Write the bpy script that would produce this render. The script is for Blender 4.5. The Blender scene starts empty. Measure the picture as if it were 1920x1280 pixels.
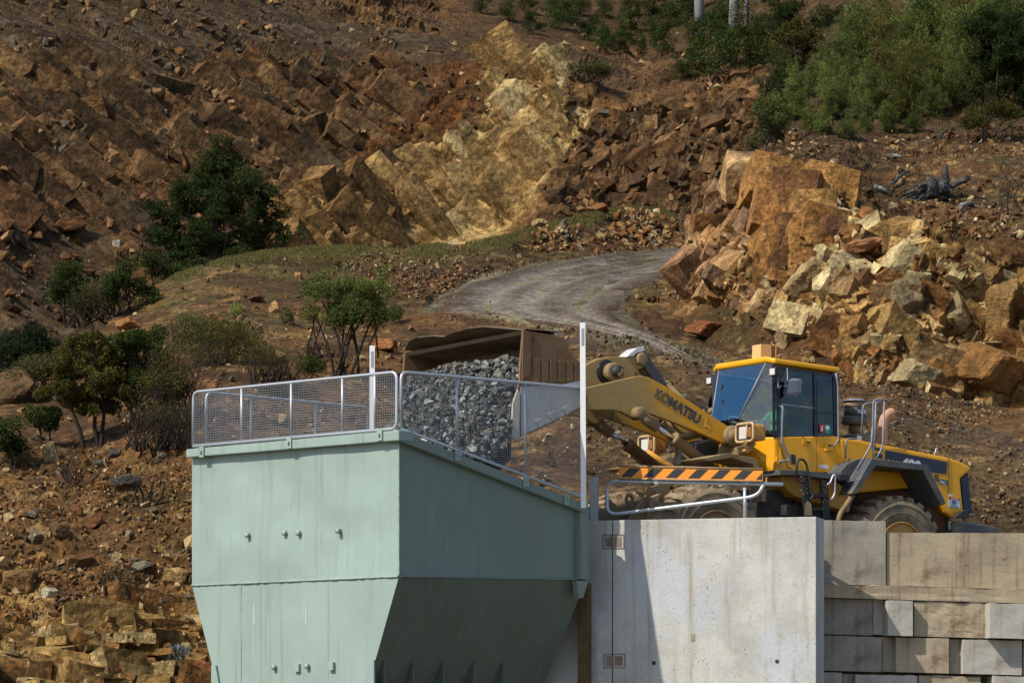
import bpy, bmesh, math, random
import numpy as np
from mathutils import Vector, Matrix
random.seed(7); RNG = np.random.default_rng(11)
FPX, HOR, CX = 6400.0, 1350.0, 960.0          # long lens: metres per pixel at distance Y is Y / FPX
COL = bpy.context.scene.collection
def P(px, py, Y): return Vector(((px-CX)/FPX*Y, Y, (HOR-py)/FPX*Y))
def RP(px, py, p0, n):                         # where the sight line through a pixel meets a plane
    d = Vector(((px-CX)/FPX, 1.0, (HOR-py)/FPX))
    return d*(Vector(p0).dot(n)/d.dot(n))
def s2l(c):
    return tuple(((x/255)/12.92 if x/255 <= .04045 else ((x/255+.055)/1.055)**2.4) for x in c)
def alb(c, k=1.0, sat=.86):
    l = s2l(c); g = .3*l[0]+.6*l[1]+.1*l[2]
    return tuple(min(.85, (g+(v-g)*sat)*k) for v in l)
MATW = {}
def thing(name, label, cat, loc=(0,0,0), group=None, M=None, kind=None):
    o = bpy.data.objects.new(name, None); COL.objects.link(o)
    M = M if M is not None else Matrix.Translation(Vector(loc))
    o.matrix_world = M; MATW[o.name] = M; o.empty_display_size = .2
    tag(o, label, cat, group, kind); return o
def tag(o, label=None, cat=None, group=None, kind=None):
    if label: o['label'] = label
    if cat: o['category'] = cat
    if group: o['group'] = group
    if kind: o['kind'] = kind
    return o
def dup(root, M, label=None, group=None):
    def cp(o, parent):
        c = o.copy(); COL.objects.link(c); c.parent = parent
        for ch in list(o.children): cp(ch, c)
        return c
    r = cp(root, None); r.matrix_world = M; MATW[r.name] = M
    if label: r['label'] = label
    if group: r['group'] = group
    return r
def link_mesh(name, me, mats, parent=None, M=None):
    o = bpy.data.objects.new(name, me); COL.objects.link(o)
    for m in (mats if isinstance(mats, (list, tuple)) else [mats]): me.materials.append(m)
    if parent is not None:
        o.parent = parent; MATW[o.name] = MATW[parent.name]
    elif M is not None:
        o.matrix_world = M; MATW[o.name] = M
    else: MATW[o.name] = Matrix.Identity(4)
    return o
def np_mesh(name, V, F, smooth=False, color=None, face_color=None):
    """V (n,3); F (m,k) one face size. color: per-vertex rgb attribute 'Col'."""
    me = bpy.data.meshes.new(name); V = np.asarray(V, np.float32); F = np.asarray(F, np.int32)
    m, k = F.shape
    me.vertices.add(len(V)); me.vertices.foreach_set('co', V.ravel())
    me.loops.add(m*k); me.loops.foreach_set('vertex_index', F.ravel())
    me.polygons.add(m); me.polygons.foreach_set('loop_start', np.arange(0, m*k, k, dtype=np.int32))
    me.polygons.foreach_set('loop_total', np.full(m, k, np.int32))
    me.update(calc_edges=True)
    me.polygons.foreach_set('use_smooth', np.full(m, smooth, bool))
    if color is not None:
        a = me.color_attributes.new('Col', 'FLOAT_COLOR', 'POINT')
        c = np.ones((len(V), 4), np.float32); c[:, :3] = color; a.data.foreach_set('color', c.ravel())
    me.validate(); return me
class MB:
    """collects shapes in world space; build() links them as one mesh under a parent"""
    def __init__(s): s.bm = bmesh.new(); s.mi = 0
    def face(s, vs):
        f = s.bm.faces.new(vs); f.material_index = s.mi; return f
    def poly(s, pts): return s.face([s.bm.verts.new(Vector(p)) for p in pts])
    def loft(s, A, B, cap=True):
        a = [s.bm.verts.new(Vector(p)) for p in A]; b = [s.bm.verts.new(Vector(p)) for p in B]; n = len(a)
        for i in range(n): s.face([a[i], a[(i+1) % n], b[(i+1) % n], b[i]])
        if cap: s.face(a[::-1]); s.face(b)
        return s
    def prism(s, pts, vec):
        v = Vector(vec); return s.loft(pts, [Vector(p)+v for p in pts])
    def obox(s, c, ax, ay, az):                # centre + three half-extent vectors
        c, ax, ay, az = map(Vector, (c, ax, ay, az))
        A = [c-ax-ay-az, c+ax-ay-az, c+ax+ay-az, c-ax+ay-az]
        return s.loft(A, [p+2*az for p in A])
    def box(s, a, b):
        a, b = Vector(a), Vector(b); c = (a+b)/2; h = (b-a)/2
        return s.obox(c, (h.x,0,0), (0,h.y,0), (0,0,h.z))
    def tube(s, pts, r, n=8, cap=True):
        pts = [Vector(p) for p in pts]; rs = r if isinstance(r, (list, tuple)) else [r]*len(pts)
        prev = None; rings = []
        for i, p in enumerate(pts):
            t = (pts[min(i+1, len(pts)-1)]-pts[max(i-1, 0)])
            if t.length < 1e-9: t = Vector((0,0,1))
            t.normalize()
            if prev is None:
                u = t.orthogonal().normalized()
            else:
                u = prev - t*prev.dot(t)
                u = u.normalized() if u.length > 1e-6 else t.orthogonal().normalized()
            prev = u; w = t.cross(u)
            rings.append([s.bm.verts.new(p+(u*math.cos(2*math.pi*k/n)+w*math.sin(2*math.pi*k/n))*rs[i]) for k in range(n)])
        for a, b in zip(rings, rings[1:]):
            for k in range(n):
                f = s.face([a[k], a[(k+1) % n], b[(k+1) % n], b[k]]); f.smooth = n > 4
        if cap: s.face(rings[0][::-1]); s.face(rings[-1])
        return s
    def lathe(s, prof, o, axis, n=32):         # prof: (radius, height along axis)
        o, ax = Vector(o), Vector(axis).normalized(); u = ax.orthogonal().normalized(); w = ax.cross(u)
        rings = []
        for r, h in prof:
            rings.append([s.bm.verts.new(o+ax*h+(u*math.cos(2*math.pi*k/n)+w*math.sin(2*math.pi*k/n))*max(r, 1e-4)) for k in range(n)])
        for a, b in zip(rings, rings[1:]):
            for k in range(n):
                f = s.face([a[k], a[(k+1) % n], b[(k+1) % n], b[k]]); f.smooth = True
        if prof[0][0] > 0: s.face(rings[0][::-1])
        if prof[-1][0] > 0: s.face(rings[-1])
        return s
    def hull(s, pts):
        vs = [s.bm.verts.new(Vector(p)) for p in pts]
        r = bmesh.ops.convex_hull(s.bm, input=vs)
        dead = [v for v in r['geom_interior'] if isinstance(v, bmesh.types.BMVert)]
        dead += [v for v in r['geom_unused'] if isinstance(v, bmesh.types.BMVert)]
        if dead: bmesh.ops.delete(s.bm, geom=list(set(dead)), context='VERTS')
        return s
    def build(s, name, mat, parent=None, bevel=0, M=None, smooth=False, seg=2):
        bm = s.bm
        bmesh.ops.recalc_face_normals(bm, faces=bm.faces[:])
        if bevel:
            es = [e for e in bm.edges if len(e.link_faces) == 2 and e.calc_face_angle(0) > .5]
            try: bmesh.ops.bevel(bm, geom=es, offset=bevel, segments=seg, affect='EDGES', clamp_overlap=True, profile=.6)
            except Exception: pass
        W = MATW[parent.name] if parent is not None else M
        if W is not None: bmesh.ops.transform(bm, matrix=W.inverted(), verts=bm.verts[:])
        me = bpy.data.meshes.new(name); bm.to_mesh(me); bm.free()
        if smooth:
            for p in me.polygons: p.use_smooth = True
        return link_mesh(name, me, mat, parent, M)
def arc(pts, r, n=5):
    """round the corners of a polyline"""
    pts = [Vector(p) for p in pts]; out = [pts[0]]
    for a, b, c in zip(pts, pts[1:], pts[2:]):
        d1 = min(r, (a-b).length*.49); d2 = min(r, (c-b).length*.49)
        p, q = b+(a-b).normalized()*d1, b+(c-b).normalized()*d2
        for i in range(n+1):
            t = i/n; out.append(p*(1-t)**2+b*2*t*(1-t)+q*t*t)
    out.append(pts[-1]); return out
# ---------- vectorised noise
U = np.uint32
def _mixh(h):
    h = (h ^ (h >> U(13)))*U(1274126177); h = (h ^ (h >> U(16)))*U(2246822519); h = h ^ (h >> U(15))
    return (h & U(0xffffff))*(1./0xffffff)
def _h(ix, iy, iz, seed):
    with np.errstate(over='ignore'):
        return _mixh(ix.astype(U)*U(374761393)+iy.astype(U)*U(668265263)+iz.astype(U)*U(2147483629)+U((int(seed)*1274126177) & 0xffffffff))
def _vn(p, seed):
    i = np.floor(p); f = p-i; f = f*f*f*(f*(f*6-15)+10); i = i.astype(np.int64).astype(U); r = 0
    with np.errstate(over='ignore'):
        X = [i[:, 0]*U(374761393), (i[:, 0]+U(1))*U(374761393)]; Y = [i[:, 1]*U(668265263), (i[:, 1]+U(1))*U(668265263)]
        s0 = U((int(seed)*1274126177) & 0xffffffff); Z = [i[:, 2]*U(2147483629)+s0, (i[:, 2]+U(1))*U(2147483629)+s0]
        fx, fy, fz = f.T
        for dx in (0, 1):
            wx = fx if dx else 1-fx
            for dy in (0, 1):
                wxy = wx*(fy if dy else 1-fy); h = X[dx]+Y[dy]
                for dz in (0, 1): r = r+wxy*(fz if dz else 1-fz)*_mixh(h+Z[dz])
    return r*2-1
def vnoise(p, seed=0):
    n = len(p)
    if n <= 20000: return _vn(p, seed)
    return np.concatenate([_vn(p[k:k+16384], seed) for k in range(0, n, 16384)])
def fbm(p, octv=4, seed=0, gain=.5):
    a, s, out = 1., 0., 0
    for o in range(octv):
        out = out+a*vnoise(p*2.03**o+o*17.3, seed+o); s += a; a *= gain
    return out/s
def worley(p, seed=0, jit=1., box=0.):
    """two nearest feature points: distances, cell randoms, centres"""
    i = np.floor(p).astype(np.int64); n = len(p)
    f1 = np.full(n, 9.); f2 = np.full(n, 9.); id1 = np.zeros(n); id2 = np.zeros(n); c1 = np.zeros((n, 3)); c2 = np.zeros((n, 3))
    for dx in (-1, 0, 1):
        for dy in (-1, 0, 1):
            for dz in (-1, 0, 1):
                a, b, c = i[:, 0]+dx, i[:, 1]+dy, i[:, 2]+dz
                q = np.stack([a+.5+jit*(_h(a, b, c, seed)-.5), b+.5+jit*(_h(a, b, c, seed+1)-.5), c+.5+jit*(_h(a, b, c, seed+2)-.5)], 1)
                e = np.abs(q-p); d = np.sqrt((e**2).sum(1)); d = d if not box else d*(1-box)+e.max(1)*1.2*box; h = _h(a, b, c, seed+3); m = d < f1; k = (~m) & (d < f2)
                f2 = np.where(m, f1, np.where(k, d, f2)); id2 = np.where(m, id1, np.where(k, h, id2))
                c2[m] = c1[m]; c2[k] = q[k]; f1 = np.where(m, d, f1); id1 = np.where(m, h, id1); c1[m] = q[m]
    return f1, f2, id1, id2, c1, c2
def blocks(p, scale, *a, **k):
    if len(p) <= 20000: return _blocks(p, scale, *a, **k)
    L = [_blocks(p[i:i+16384], scale, *a, **k) for i in range(0, len(p), 16384)]
    return tuple(np.concatenate([q[j] for q in L]) for j in range(3))
def _blocks(p, scale, seed=0, stretch=(1, 1, 1), rot=0., tilt=1., soft=.28, box=.85, warp=.07):
    """fractured rock: every cell is a tilted facet with its own height, chamfered into its neighbour; returns offset, crack width, cell random"""
    c, s = math.cos(rot), math.sin(rot)
    q = np.stack([p[:, 0]*c+p[:, 2]*s, p[:, 1], -p[:, 0]*s+p[:, 2]*c], 1)/scale/np.array(stretch)
    q = q+warp*np.stack([vnoise(q*1.3, seed+50), vnoise(q*1.3, seed+51), vnoise(q*1.3, seed+52)], 1)
    f1, f2, id1, id2, c1, c2 = worley(q, seed, .8, box)
    def facet(cid, cc):
        k = (cid*9973).astype(np.int64); z = np.zeros_like(k)
        t = np.stack([_h(k, z, z, 5)-.5, _h(k, z, z, 6)-.5, _h(k, z, z, 7)-.5], 1)*2*tilt
        return (_h(k, z, z, 8)-.5)+((q-cc)*t).sum(1)
    w = .5+.5*np.clip((f2-f1)/soft, 0, 1)
    return (facet(id1, c1)*w+facet(id2, c2)*(1-w))*scale, (f2-f1), id1
class TPS:
    def __init__(s, pts, lam=0.002):
        a = np.array(pts, float); s.x = a[:, :2]/500.; s.y = a[:, 2]; n = len(a)
        K = s._k(s.x, s.x)+lam*np.eye(n); Q = np.c_[np.ones(n), s.x]
        A = np.block([[K, Q], [Q.T, np.zeros((3, 3))]])
        s.w = np.linalg.solve(A, np.r_[s.y, 0, 0, 0])
    def _k(s, a, b):
        r2 = ((a[:, None, :]-b[None, :, :])**2).sum(2); return .5*r2*np.log(r2+1e-12)
    def __call__(s, px, py):
        px = np.atleast_1d(np.asarray(px, float)); py = np.atleast_1d(np.asarray(py, float))
        out = np.empty(px.size); xs = np.c_[px.ravel(), py.ravel()]/500.
        for i in range(0, len(xs), 50000):
            b = xs[i:i+50000]; out[i:i+50000] = s._k(b, s.x)@s.w[:-3]+np.c_[np.ones(len(b)), b]@s.w[-3:]
        return out.reshape(px.shape)
def inpoly(x, y, poly):
    if x.size > 64:
        P_ = np.array(poly, float); m = (x >= P_[:, 0].min()) & (x <= P_[:, 0].max()) & (y >= P_[:, 1].min()) & (y <= P_[:, 1].max())
        r = np.zeros(x.shape, bool); r[m] = _inp(x[m], y[m], poly); return r
    return _inp(x, y, poly)
def _inp(x, y, poly):
    r = np.zeros(x.shape, bool); n = len(poly)
    for i in range(n):
        x1, y1 = poly[i]; x2, y2 = poly[(i+1) % n]
        if y1 == y2: continue
        r ^= ((y1 > y) != (y2 > y)) & (x < (x2-x1)*(y-y1)/(y2-y1)+x1)
    return r
def inp1(x, y, poly):
    r = False
    for (x1, y1), (x2, y2) in zip(poly, poly[1:]+poly[:1]):
        if (y1 > y) != (y2 > y) and x < (x2-x1)*(y-y1)/(y2-y1)+x1: r = not r
    return r
def softpoly(x, y, poly, soft=12, seed=0, scale=40.):
    P_ = np.array(poly, float); g = soft*4+20; out = np.zeros(x.shape)
    m = (x > P_[:, 0].min()-g) & (x < P_[:, 0].max()+g) & (y > P_[:, 1].min()-g) & (y < P_[:, 1].max()+g)
    if not m.any(): return out
    x, y = x[m], y[m]; p = np.stack([x/scale, y/scale, np.zeros_like(x)], 1)
    wx = fbm(p, 4, seed)*soft*2.2; wy = fbm(p, 4, seed+9)*soft*2.2; r = 0
    for dx, dy in ((0, 0), (soft*.5, 0), (-soft*.5, 0), (0, soft*.5), (0, -soft*.5)):
        r = r+inpoly(x+wx+dx, y+wy+dy, poly)*.2
    out[m] = r; return out
def lerp(a, b, t): 
    t = np.asarray(t)[:, None] if np.ndim(t) else t
    return np.asarray(a)*(1-t)+np.asarray(b)*t
def sstep(a, b, x):
    t = np.clip((x-a)/(b-a), 0, 1); return t*t*(3-2*t)
# ---------- materials
class NT:
    def __init__(s, name):
        s.m = bpy.data.materials.new(name); s.m.use_nodes = True; s.t = s.m.node_tree; s.t.nodes.clear()
        s.out = s.n('ShaderNodeOutputMaterial'); s.tc = None
    def n(s, typ, **kw):
        x = s.t.nodes.new(typ)
        for k, v in kw.items():
            if k in x.inputs.keys(): x.inputs[k].default_value = v
            else: setattr(x, k, v)
        return x
    def l(s, a, b): s.t.links.new(a, b)
    def co(s, scale=(1, 1, 1), world=False):
        if s.tc is None: s.tc = s.n('ShaderNodeTexCoord')
        m = s.n('ShaderNodeMapping'); m.inputs['Scale'].default_value = scale
        s.l(s.tc.outputs['Object'], m.inputs['Vector']); return m.outputs['Vector']
    def noise(s, scale, detail=4, rough=.55, vec=None):
        x = s.n('ShaderNodeTexNoise'); x.inputs['Scale'].default_value = scale
        x.inputs['Detail'].default_value = detail; x.inputs['Roughness'].default_value = rough
        s.l(vec if vec is not None else s.co(), x.inputs['Vector']); return x.outputs['Fac']
    def vor(s, scale, vec=None, out='Distance'):
        x = s.n('ShaderNodeTexVoronoi'); x.inputs['Scale'].default_value = scale
        s.l(vec if vec is not None else s.co(), x.inputs['Vector']); return x.outputs[out]
    def ramp(s, fac, a, b, va=0., vb=1.):
        x = s.n('ShaderNodeMapRange'); x.interpolation_type = 'SMOOTHSTEP'
        s.l(fac, x.inputs['Value'])
        for k, v in zip(('From Min', 'From Max', 'To Min', 'To Max'), (a, b, va, vb)): x.inputs[k].default_value = v
        return x.outputs['Result']
    def math(s, op, a, b):
        x = s.n('ShaderNodeMath'); x.operation = op
        for i, v in enumerate((a, b)):
            if isinstance(v, (int, float)): x.inputs[i].default_value = v
            else: s.l(v, x.inputs[i])
        return x.outputs[0]
    def mix(s, fac, a, b, mode='MIX'):
        x = s.n('ShaderNodeMix'); x.data_type = 'RGBA'; x.blend_type = mode
        for i, v in ((0, fac), (6, a), (7, b)):
            if isinstance(v, (int, float)): x.inputs[i].default_value = v
            elif isinstance(v, (tuple, list)): x.inputs[i].default_value = (*v[:3], 1)
            else: s.l(v, x.inputs[i])
        return x.outputs[2]
    def bsdf(s, col, rough=.6, metal=0., bump=None, bd=.01, bs=.6, spec=.5):
        b = s.n('ShaderNodeBsdfPrincipled')
        for k, v in (('Base Color', col), ('Roughness', rough), ('Metallic', metal)):
            if isinstance(v, (int, float)): b.inputs[k].default_value = v
            elif isinstance(v, (tuple, list)): b.inputs[k].default_value = (*v[:3], 1)
            else: s.l(v, b.inputs[k])
        b.inputs['Specular IOR Level'].default_value = spec
        if bump is not None:
            u = s.n('ShaderNodeBump'); u.inputs['Distance'].default_value = bd; u.inputs['Strength'].default_value = bs
            s.l(bump, u.inputs['Height']); s.l(u.outputs[0], b.inputs['Normal'])
        s.l(b.outputs[0], s.out.inputs['Surface']); s.b = b; return s.m
def paint(name, col, dirt=(.16, .12, .07), amt=.35, rough=.45, metal=0., sc=2.5, streak=0., grime=.0, spec=.5, bump=.3):
    t = NT(name)
    n1 = t.noise(sc, 8, .65); n2 = t.noise(sc*9, 5, .6)
    d = t.ramp(t.math('ADD', t.math('MULTIPLY', n1, .7), t.math('MULTIPLY', n2, .3)), .62-amt*.35, .78-amt*.2)
    c = t.mix(t.math('MULTIPLY', t.noise(sc*.6, 3), .28), col, tuple(x*.72 for x in col))
    if streak:
        st = t.noise(1., 6, .6, t.co((14, 14, .55))); c = t.mix(t.ramp(st, .52, .72, 0, streak), c, dirt)
    c = t.mix(t.math('MULTIPLY', d, min(1, amt*1.6)), c, dirt)
    r = t.ramp(n1, .3, .7, rough*.85, min(1, rough*1.3))
    return t.bsdf(c, r, metal, t.math('ADD', n2, t.math('MULTIPLY', n1, .6)), .004, bump, spec)
def plain(name, col, rough=.5, metal=0., spec=.5):
    t = NT(name); n = t.noise(14, 4)
    return t.bsdf(t.mix(t.math('MULTIPLY', n, .35), col, tuple(x*.6 for x in col)), rough, metal, n, .002, .25, spec)
def glass(name, tint, refl, gloss=(.9, .95, 1)):
    t = NT(name)
    tr = t.n('ShaderNodeBsdfTransparent'); tr.inputs[0].default_value = (*tint, 1)
    gl = t.n('ShaderNodeBsdfGlossy'); gl.inputs['Roughness'].default_value = .03; gl.inputs[0].default_value = (*gloss, 1)
    bu = t.n('ShaderNodeBump'); bu.inputs['Distance'].default_value = .06; bu.inputs['Strength'].default_value = .5; t.l(t.noise(1.6, 3, .5), bu.inputs['Height']); t.l(bu.outputs[0], gl.inputs['Normal'])
    fr = t.n('ShaderNodeLayerWeight')
    n = t.noise(1.3, 5, .6)
    df = t.n('ShaderNodeBsdfDiffuse'); df.inputs[0].default_value = (.35, .34, .3, 1)
    f = t.math('ADD', t.math('MULTIPLY', t.math('POWER', fr.outputs['Facing'], 3.), .6), refl)
    m = t.n('ShaderNodeMixShader'); t.l(f, m.inputs[0]); t.l(tr.outputs[0], m.inputs[1]); t.l(gl.outputs[0], m.inputs[2])
    m2 = t.n('ShaderNodeMixShader'); t.l(t.ramp(n, .45, .8, .0, .10), m2.inputs[0]); t.l(m.outputs[0], m2.inputs[1]); t.l(df.outputs[0], m2.inputs[2])
    t.l(m2.outputs[0], t.out.inputs['Surface']); return t.m
def earth(name, sc=1., bump=.5, fine=1., rough=.95):
    """ground and rock: the colour of every spot comes from the attribute Col, fine grain from noise"""
    t = NT(name); a = t.n('ShaderNodeAttribute'); a.attribute_name = 'Col'
    n1 = t.noise(3.1*sc, 8, .7); n2 = t.noise(16*sc, 6, .7); v = t.vor(9*sc, out='Color')
    sep = t.n('ShaderNodeSeparateColor'); t.l(v, sep.inputs[0])
    g = t.math('ADD', t.math('MULTIPLY', t.ramp(n2, .3, .72, .45, 1.5), .6), t.math('MULTIPLY', t.ramp(n1, .3, .7, .5, 1.5), .4))
    g = t.math('MULTIPLY', g, t.ramp(sep.outputs[0], 0, 1, 1-.3*fine, 1+.3*fine))
    comb = t.n('ShaderNodeCombineColor')
    for i in range(3): t.l(g, comb.inputs[i])
    c = t.mix(1., a.outputs['Color'], comb.outputs[0], 'MULTIPLY')
    vd = t.vor(7*sc)
    h = t.math('ADD', t.math('ADD', n2, t.math('MULTIPLY', n1, 1.4)), t.math('MULTIPLY', vd, -.7))
    return t.bsdf(c, rough, 0, h, .12/sc, bump, .15)
def leafmat(name):
    t = NT(name); a = t.n('ShaderNodeAttribute'); a.attribute_name = 'Col'
    oi = t.n('ShaderNodeObjectInfo')
    c = t.mix(t.ramp(oi.outputs['Random'], 0, 1, 0, .35), a.outputs['Color'], (.012, .022, .008))
    d = t.n('ShaderNodeBsdfDiffuse'); tr = t.n('ShaderNodeBsdfTranslucent'); t.l(c, d.inputs[0]); t.l(c, tr.inputs[0])
    m = t.n('ShaderNodeMixShader'); m.inputs[0].default_value = .3
    t.l(d.outputs[0], m.inputs[1]); t.l(tr.outputs[0], m.inputs[2]); t.l(m.outputs[0], t.out.inputs['Surface']); return t.m
def concrete(name, col, stain=(.13, .10, .06), amt=.5, streak=.5, pits=1., sc=1., cool=None):
    t = NT(name)
    n1 = t.noise(1.1*sc, 8, .65); n2 = t.noise(22*sc, 5, .6)
    st = t.noise(1., 7, .65, t.co((7*sc, 7*sc, .35*sc)))
    c = t.mix(t.ramp(n1, .35, .65), col, tuple(x*.74 for x in col))
    if cool: c = t.mix(t.ramp(t.noise(.6*sc, 5, .5), .5, .62, 0, .8), c, cool)
    c = t.mix(t.ramp(st, .5, .74, 0, streak), c, stain)
    c = t.mix(t.ramp(t.noise(2.3*sc, 9, .7), .56, .72, 0, amt), c, stain)
    c = t.mix(t.ramp(n2, .35, .7, 0, .22), c, tuple(x*.5 for x in col))
    pit = t.ramp(t.vor(20*sc), .10, .2, 1, 0)
    keep = t.ramp(t.noise(3*sc, 3), .5, .6)
    pp = t.math('MULTIPLY', t.math('MULTIPLY', pit, keep), pits)
    c = t.mix(t.math('MULTIPLY', pp, .75), c, (.05, .05, .05))
    h = t.math('SUBTRACT', t.math('ADD', n2, t.math('MULTIPLY', n1, .8)), pp)
    return t.bsdf(c, .88, 0, h, .008, .55, .25)
def gridmix(): pass
M_ = {}
K = .80
M_['terrain'] = earth('quarry soil and rock', 1., .75)
M_['terrain_far'] = earth('far quarry rock', .55, .8)
M_['stone'] = earth('loose stone', 2.2, .5, .6)
M_['leaf'] = leafmat('foliage')
M_['bark'] = plain('dark bark', (.035, .026, .02), .95, 0, .1)
M_['twig'] = plain('dry grey twigs', (.085, .062, .052), .95, 0, .1)
M_['gum'] = plain('pale gum bark', (.22, .21, .21), .9, 0, .1)
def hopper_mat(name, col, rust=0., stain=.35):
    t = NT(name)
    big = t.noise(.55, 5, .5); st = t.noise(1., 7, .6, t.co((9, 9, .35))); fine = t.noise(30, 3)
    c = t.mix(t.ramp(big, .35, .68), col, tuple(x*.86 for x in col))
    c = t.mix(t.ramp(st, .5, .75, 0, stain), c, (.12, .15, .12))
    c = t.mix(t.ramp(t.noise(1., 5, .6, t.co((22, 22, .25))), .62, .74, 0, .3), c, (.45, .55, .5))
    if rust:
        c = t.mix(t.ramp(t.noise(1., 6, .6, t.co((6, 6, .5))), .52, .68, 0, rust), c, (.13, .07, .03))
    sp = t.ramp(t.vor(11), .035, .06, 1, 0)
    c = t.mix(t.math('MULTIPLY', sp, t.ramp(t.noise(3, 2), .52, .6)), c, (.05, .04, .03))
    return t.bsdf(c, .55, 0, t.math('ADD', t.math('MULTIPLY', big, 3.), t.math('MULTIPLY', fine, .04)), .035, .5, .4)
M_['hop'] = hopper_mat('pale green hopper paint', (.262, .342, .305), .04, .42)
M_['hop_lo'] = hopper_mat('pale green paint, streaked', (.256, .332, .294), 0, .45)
M_['hop_side'] = hopper_mat('green paint with grime', (.165, .215, .182), .05, .6)  # darker copy of the hopper green: shade of these faces put into the colour
M_['hop_under'] = hopper_mat('green paint, dirty underside', (.10, .13, .10), .35, .8)  # darkest hopper green: underside shade painted in, along with rust and streaks
M_['galv'] = plain('galvanised steel', (.46, .49, .52), .48, .55)
M_['wire'] = plain('galvanised wire', (.22, .235, .25), .55, .4)
M_['white'] = plain('white plastic post', (.80, .80, .80), .5)
M_['reflector'] = plain('grey reflector', (.30, .31, .36), .35)
M_['conc'] = concrete('pale precast concrete', (.52, .52, .475), (.27, .235, .15), .5, .75, 1.4, 1., (.47, .49, .53))
M_['conc_dark'] = concrete('stained grey block', (.34, .305, .245), (.13, .095, .05), .9, .8, .8, 1.3, (.215, .205, .195))
M_['conc_tan'] = concrete('tan stained block', (.43, .35, .235), (.15, .085, .035), 1., .85, .8, 1.2)
M_['conc_grey'] = concrete('grey block', (.46, .43, .37), (.20, .145, .09), .7, .55, .7, 1.3, (.42, .41, .39))
M_['rust'] = paint('rusty steel', (.15, .095, .05), (.09, .055, .03), .6, .85, 0, 3, .6, spec=.2)
M_['plate'] = paint('rusted joint plate', (.25, .20, .16), (.14, .07, .03), .5, .8, .1, 5)
YEL = (.84, .38, .004)
M_['yel'] = paint('machine yellow paint', YEL, (.30, .18, .055), .2, .38, 0, 1.6, .10)
M_['yel_clean'] = paint('machine yellow paint, clean', YEL, (.4, .22, .06), .04, .33, 0, 1.6, .04)
M_['yel_dirty'] = paint('dusty yellow paint', (.62, .29, .03), (.22, .145, .075), .6, .6, 0, 2)
M_['dust'] = paint('dust coated steel', (.27, .19, .10), (.16, .10, .05), .5, .85, 0, 3, spec=.2)
M_['dust_lt'] = paint('pale dust coated steel', (.33, .25, .155), (.17, .12, .07), .5, .85, 0, 4, spec=.2)
M_['blk'] = paint('black rubber and steel', (.022, .022, .024), (.10, .075, .05), .3, .6, 0, 4)
M_['dkgrey'] = paint('dark grey painted steel', (.06, .068, .08), (.17, .13, .085), .55, .5, 0, 3)
M_['navy'] = paint('navy paint', (.016, .022, .045), (.10, .075, .05), .18, .4, 0, 2)
M_['tyre'] = paint('dusty tyre rubber', (.125, .105, .078), (.30, .22, .13), .65, .9, 0, 3, spec=.2, bump=.6)
M_['tread'] = paint('muddy tyre tread', (.30, .225, .14), (.07, .055, .04), .5, .95, 0, 5, spec=.1, bump=1.)
M_['rim'] = paint('yellow wheel rim', (.50, .26, .05), (.20, .11, .05), .5, .6, 0, 4)
M_['rim_dirty'] = paint('brown dusty wheel rim', (.28, .17, .09), (.15, .085, .04), .6, .8, 0, 5)
M_['chrome'] = plain('chromed rod', (.75, .72, .78), .16, 1.)
M_['grease'] = plain('black grease', (.012, .013, .016), .25)
M_['lens'] = plain('lamp glass', (.60, .58, .54), .15)
M_['amber'] = paint('dusty amber plastic', (.66, .40, .15), (.5, .32, .15), .3, .5, 0, 6)
M_['exh'] = paint('heat browned exhaust', (.48, .25, .15), (.36, .22, .15), .4, .6, .1, 4)
M_['mirror'] = paint('grey mirror shell', (.19, .20, .24), (.2, .16, .11), .2, .35, 0, 5)
M_['bucket'] = paint('worn brown bucket steel', (.19, .115, .06), (.10, .06, .03), .55, .75, .15, 2.5, .5, spec=.3)
M_['bucket_in'] = paint('bucket inside', (.145, .105, .066), (.08, .06, .04), .5, .8, .1, 2.5, spec=.3)
M_['worn'] = paint('polished worn steel', (.50, .50, .50), (.28, .24, .20), .3, .42, .55, 4, .25)
M_['edge'] = paint('bright worn edge', (.62, .58, .52), (.35, .27, .18), .35, .55, .2, 5)
M_['orange'] = plain('orange board paint', (.80, .27, .012), .5)
M_['stripe'] = plain('black stripe paint', (.016, .016, .02), .5)
M_['win'] = glass('blue tinted windscreen', (.55, .76, .92), .24, (.34, .74, 1.))
M_['win_corner'] = glass('corner window', (.40, .48, .52), .10)
M_['win_side'] = glass('dark tinted window', (.09, .11, .15), .06, (.6, .8, 1.))
M_['seat'] = plain('black seat fabric', (.03, .03, .035), .9)
M_['skin'] = plain('skin', (.42, .24, .16), .6)
M_['hivis'] = plain('green work jacket', (.08, .42, .12), .8)
M_['trouser'] = plain('dark trousers', (.02, .025, .04), .9)
M_['cap'] = plain('pale cap', (.3, .34, .38), .8)
M_['paper'] = plain('white paper', (.72, .74, .74), .8)
M_['red'] = plain('red print', (.45, .02, .02), .5)
M_['teal'] = plain('teal print', (.05, .30, .27), .6)
M_['wood'] = paint('charred grey wood', (.11, .105, .10), (.02, .018, .016), .8, .95, 0, 5, spec=.1)
M_['low'] = earth('yard gravel', 1.5)
M_['rust_brown'] = paint('brown wheel well', (.10, .045, .02), (.05, .03, .02), .4, .8, 0, 3, spec=.2)
M_['olive'] = paint('dusty olive tank', (.15, .145, .10), (.2, .15, .09), .4, .7, 0, 4)
M_['badge'] = plain('blue badge', (.03, .06, .14), .4)
M_['tan_frame'] = paint('dusty tan lamp frame', (.52, .35, .16), (.35, .22, .1), .4, .6, 0, 6)
M_['indic'] = plain('amber indicator', (.28, .13, .05), .4)
M_['bell'] = paint('dusty brown bell crank', (.38, .25, .10), (.28, .19, .095), .5, .8, 0, 2.5, spec=.2)
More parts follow.
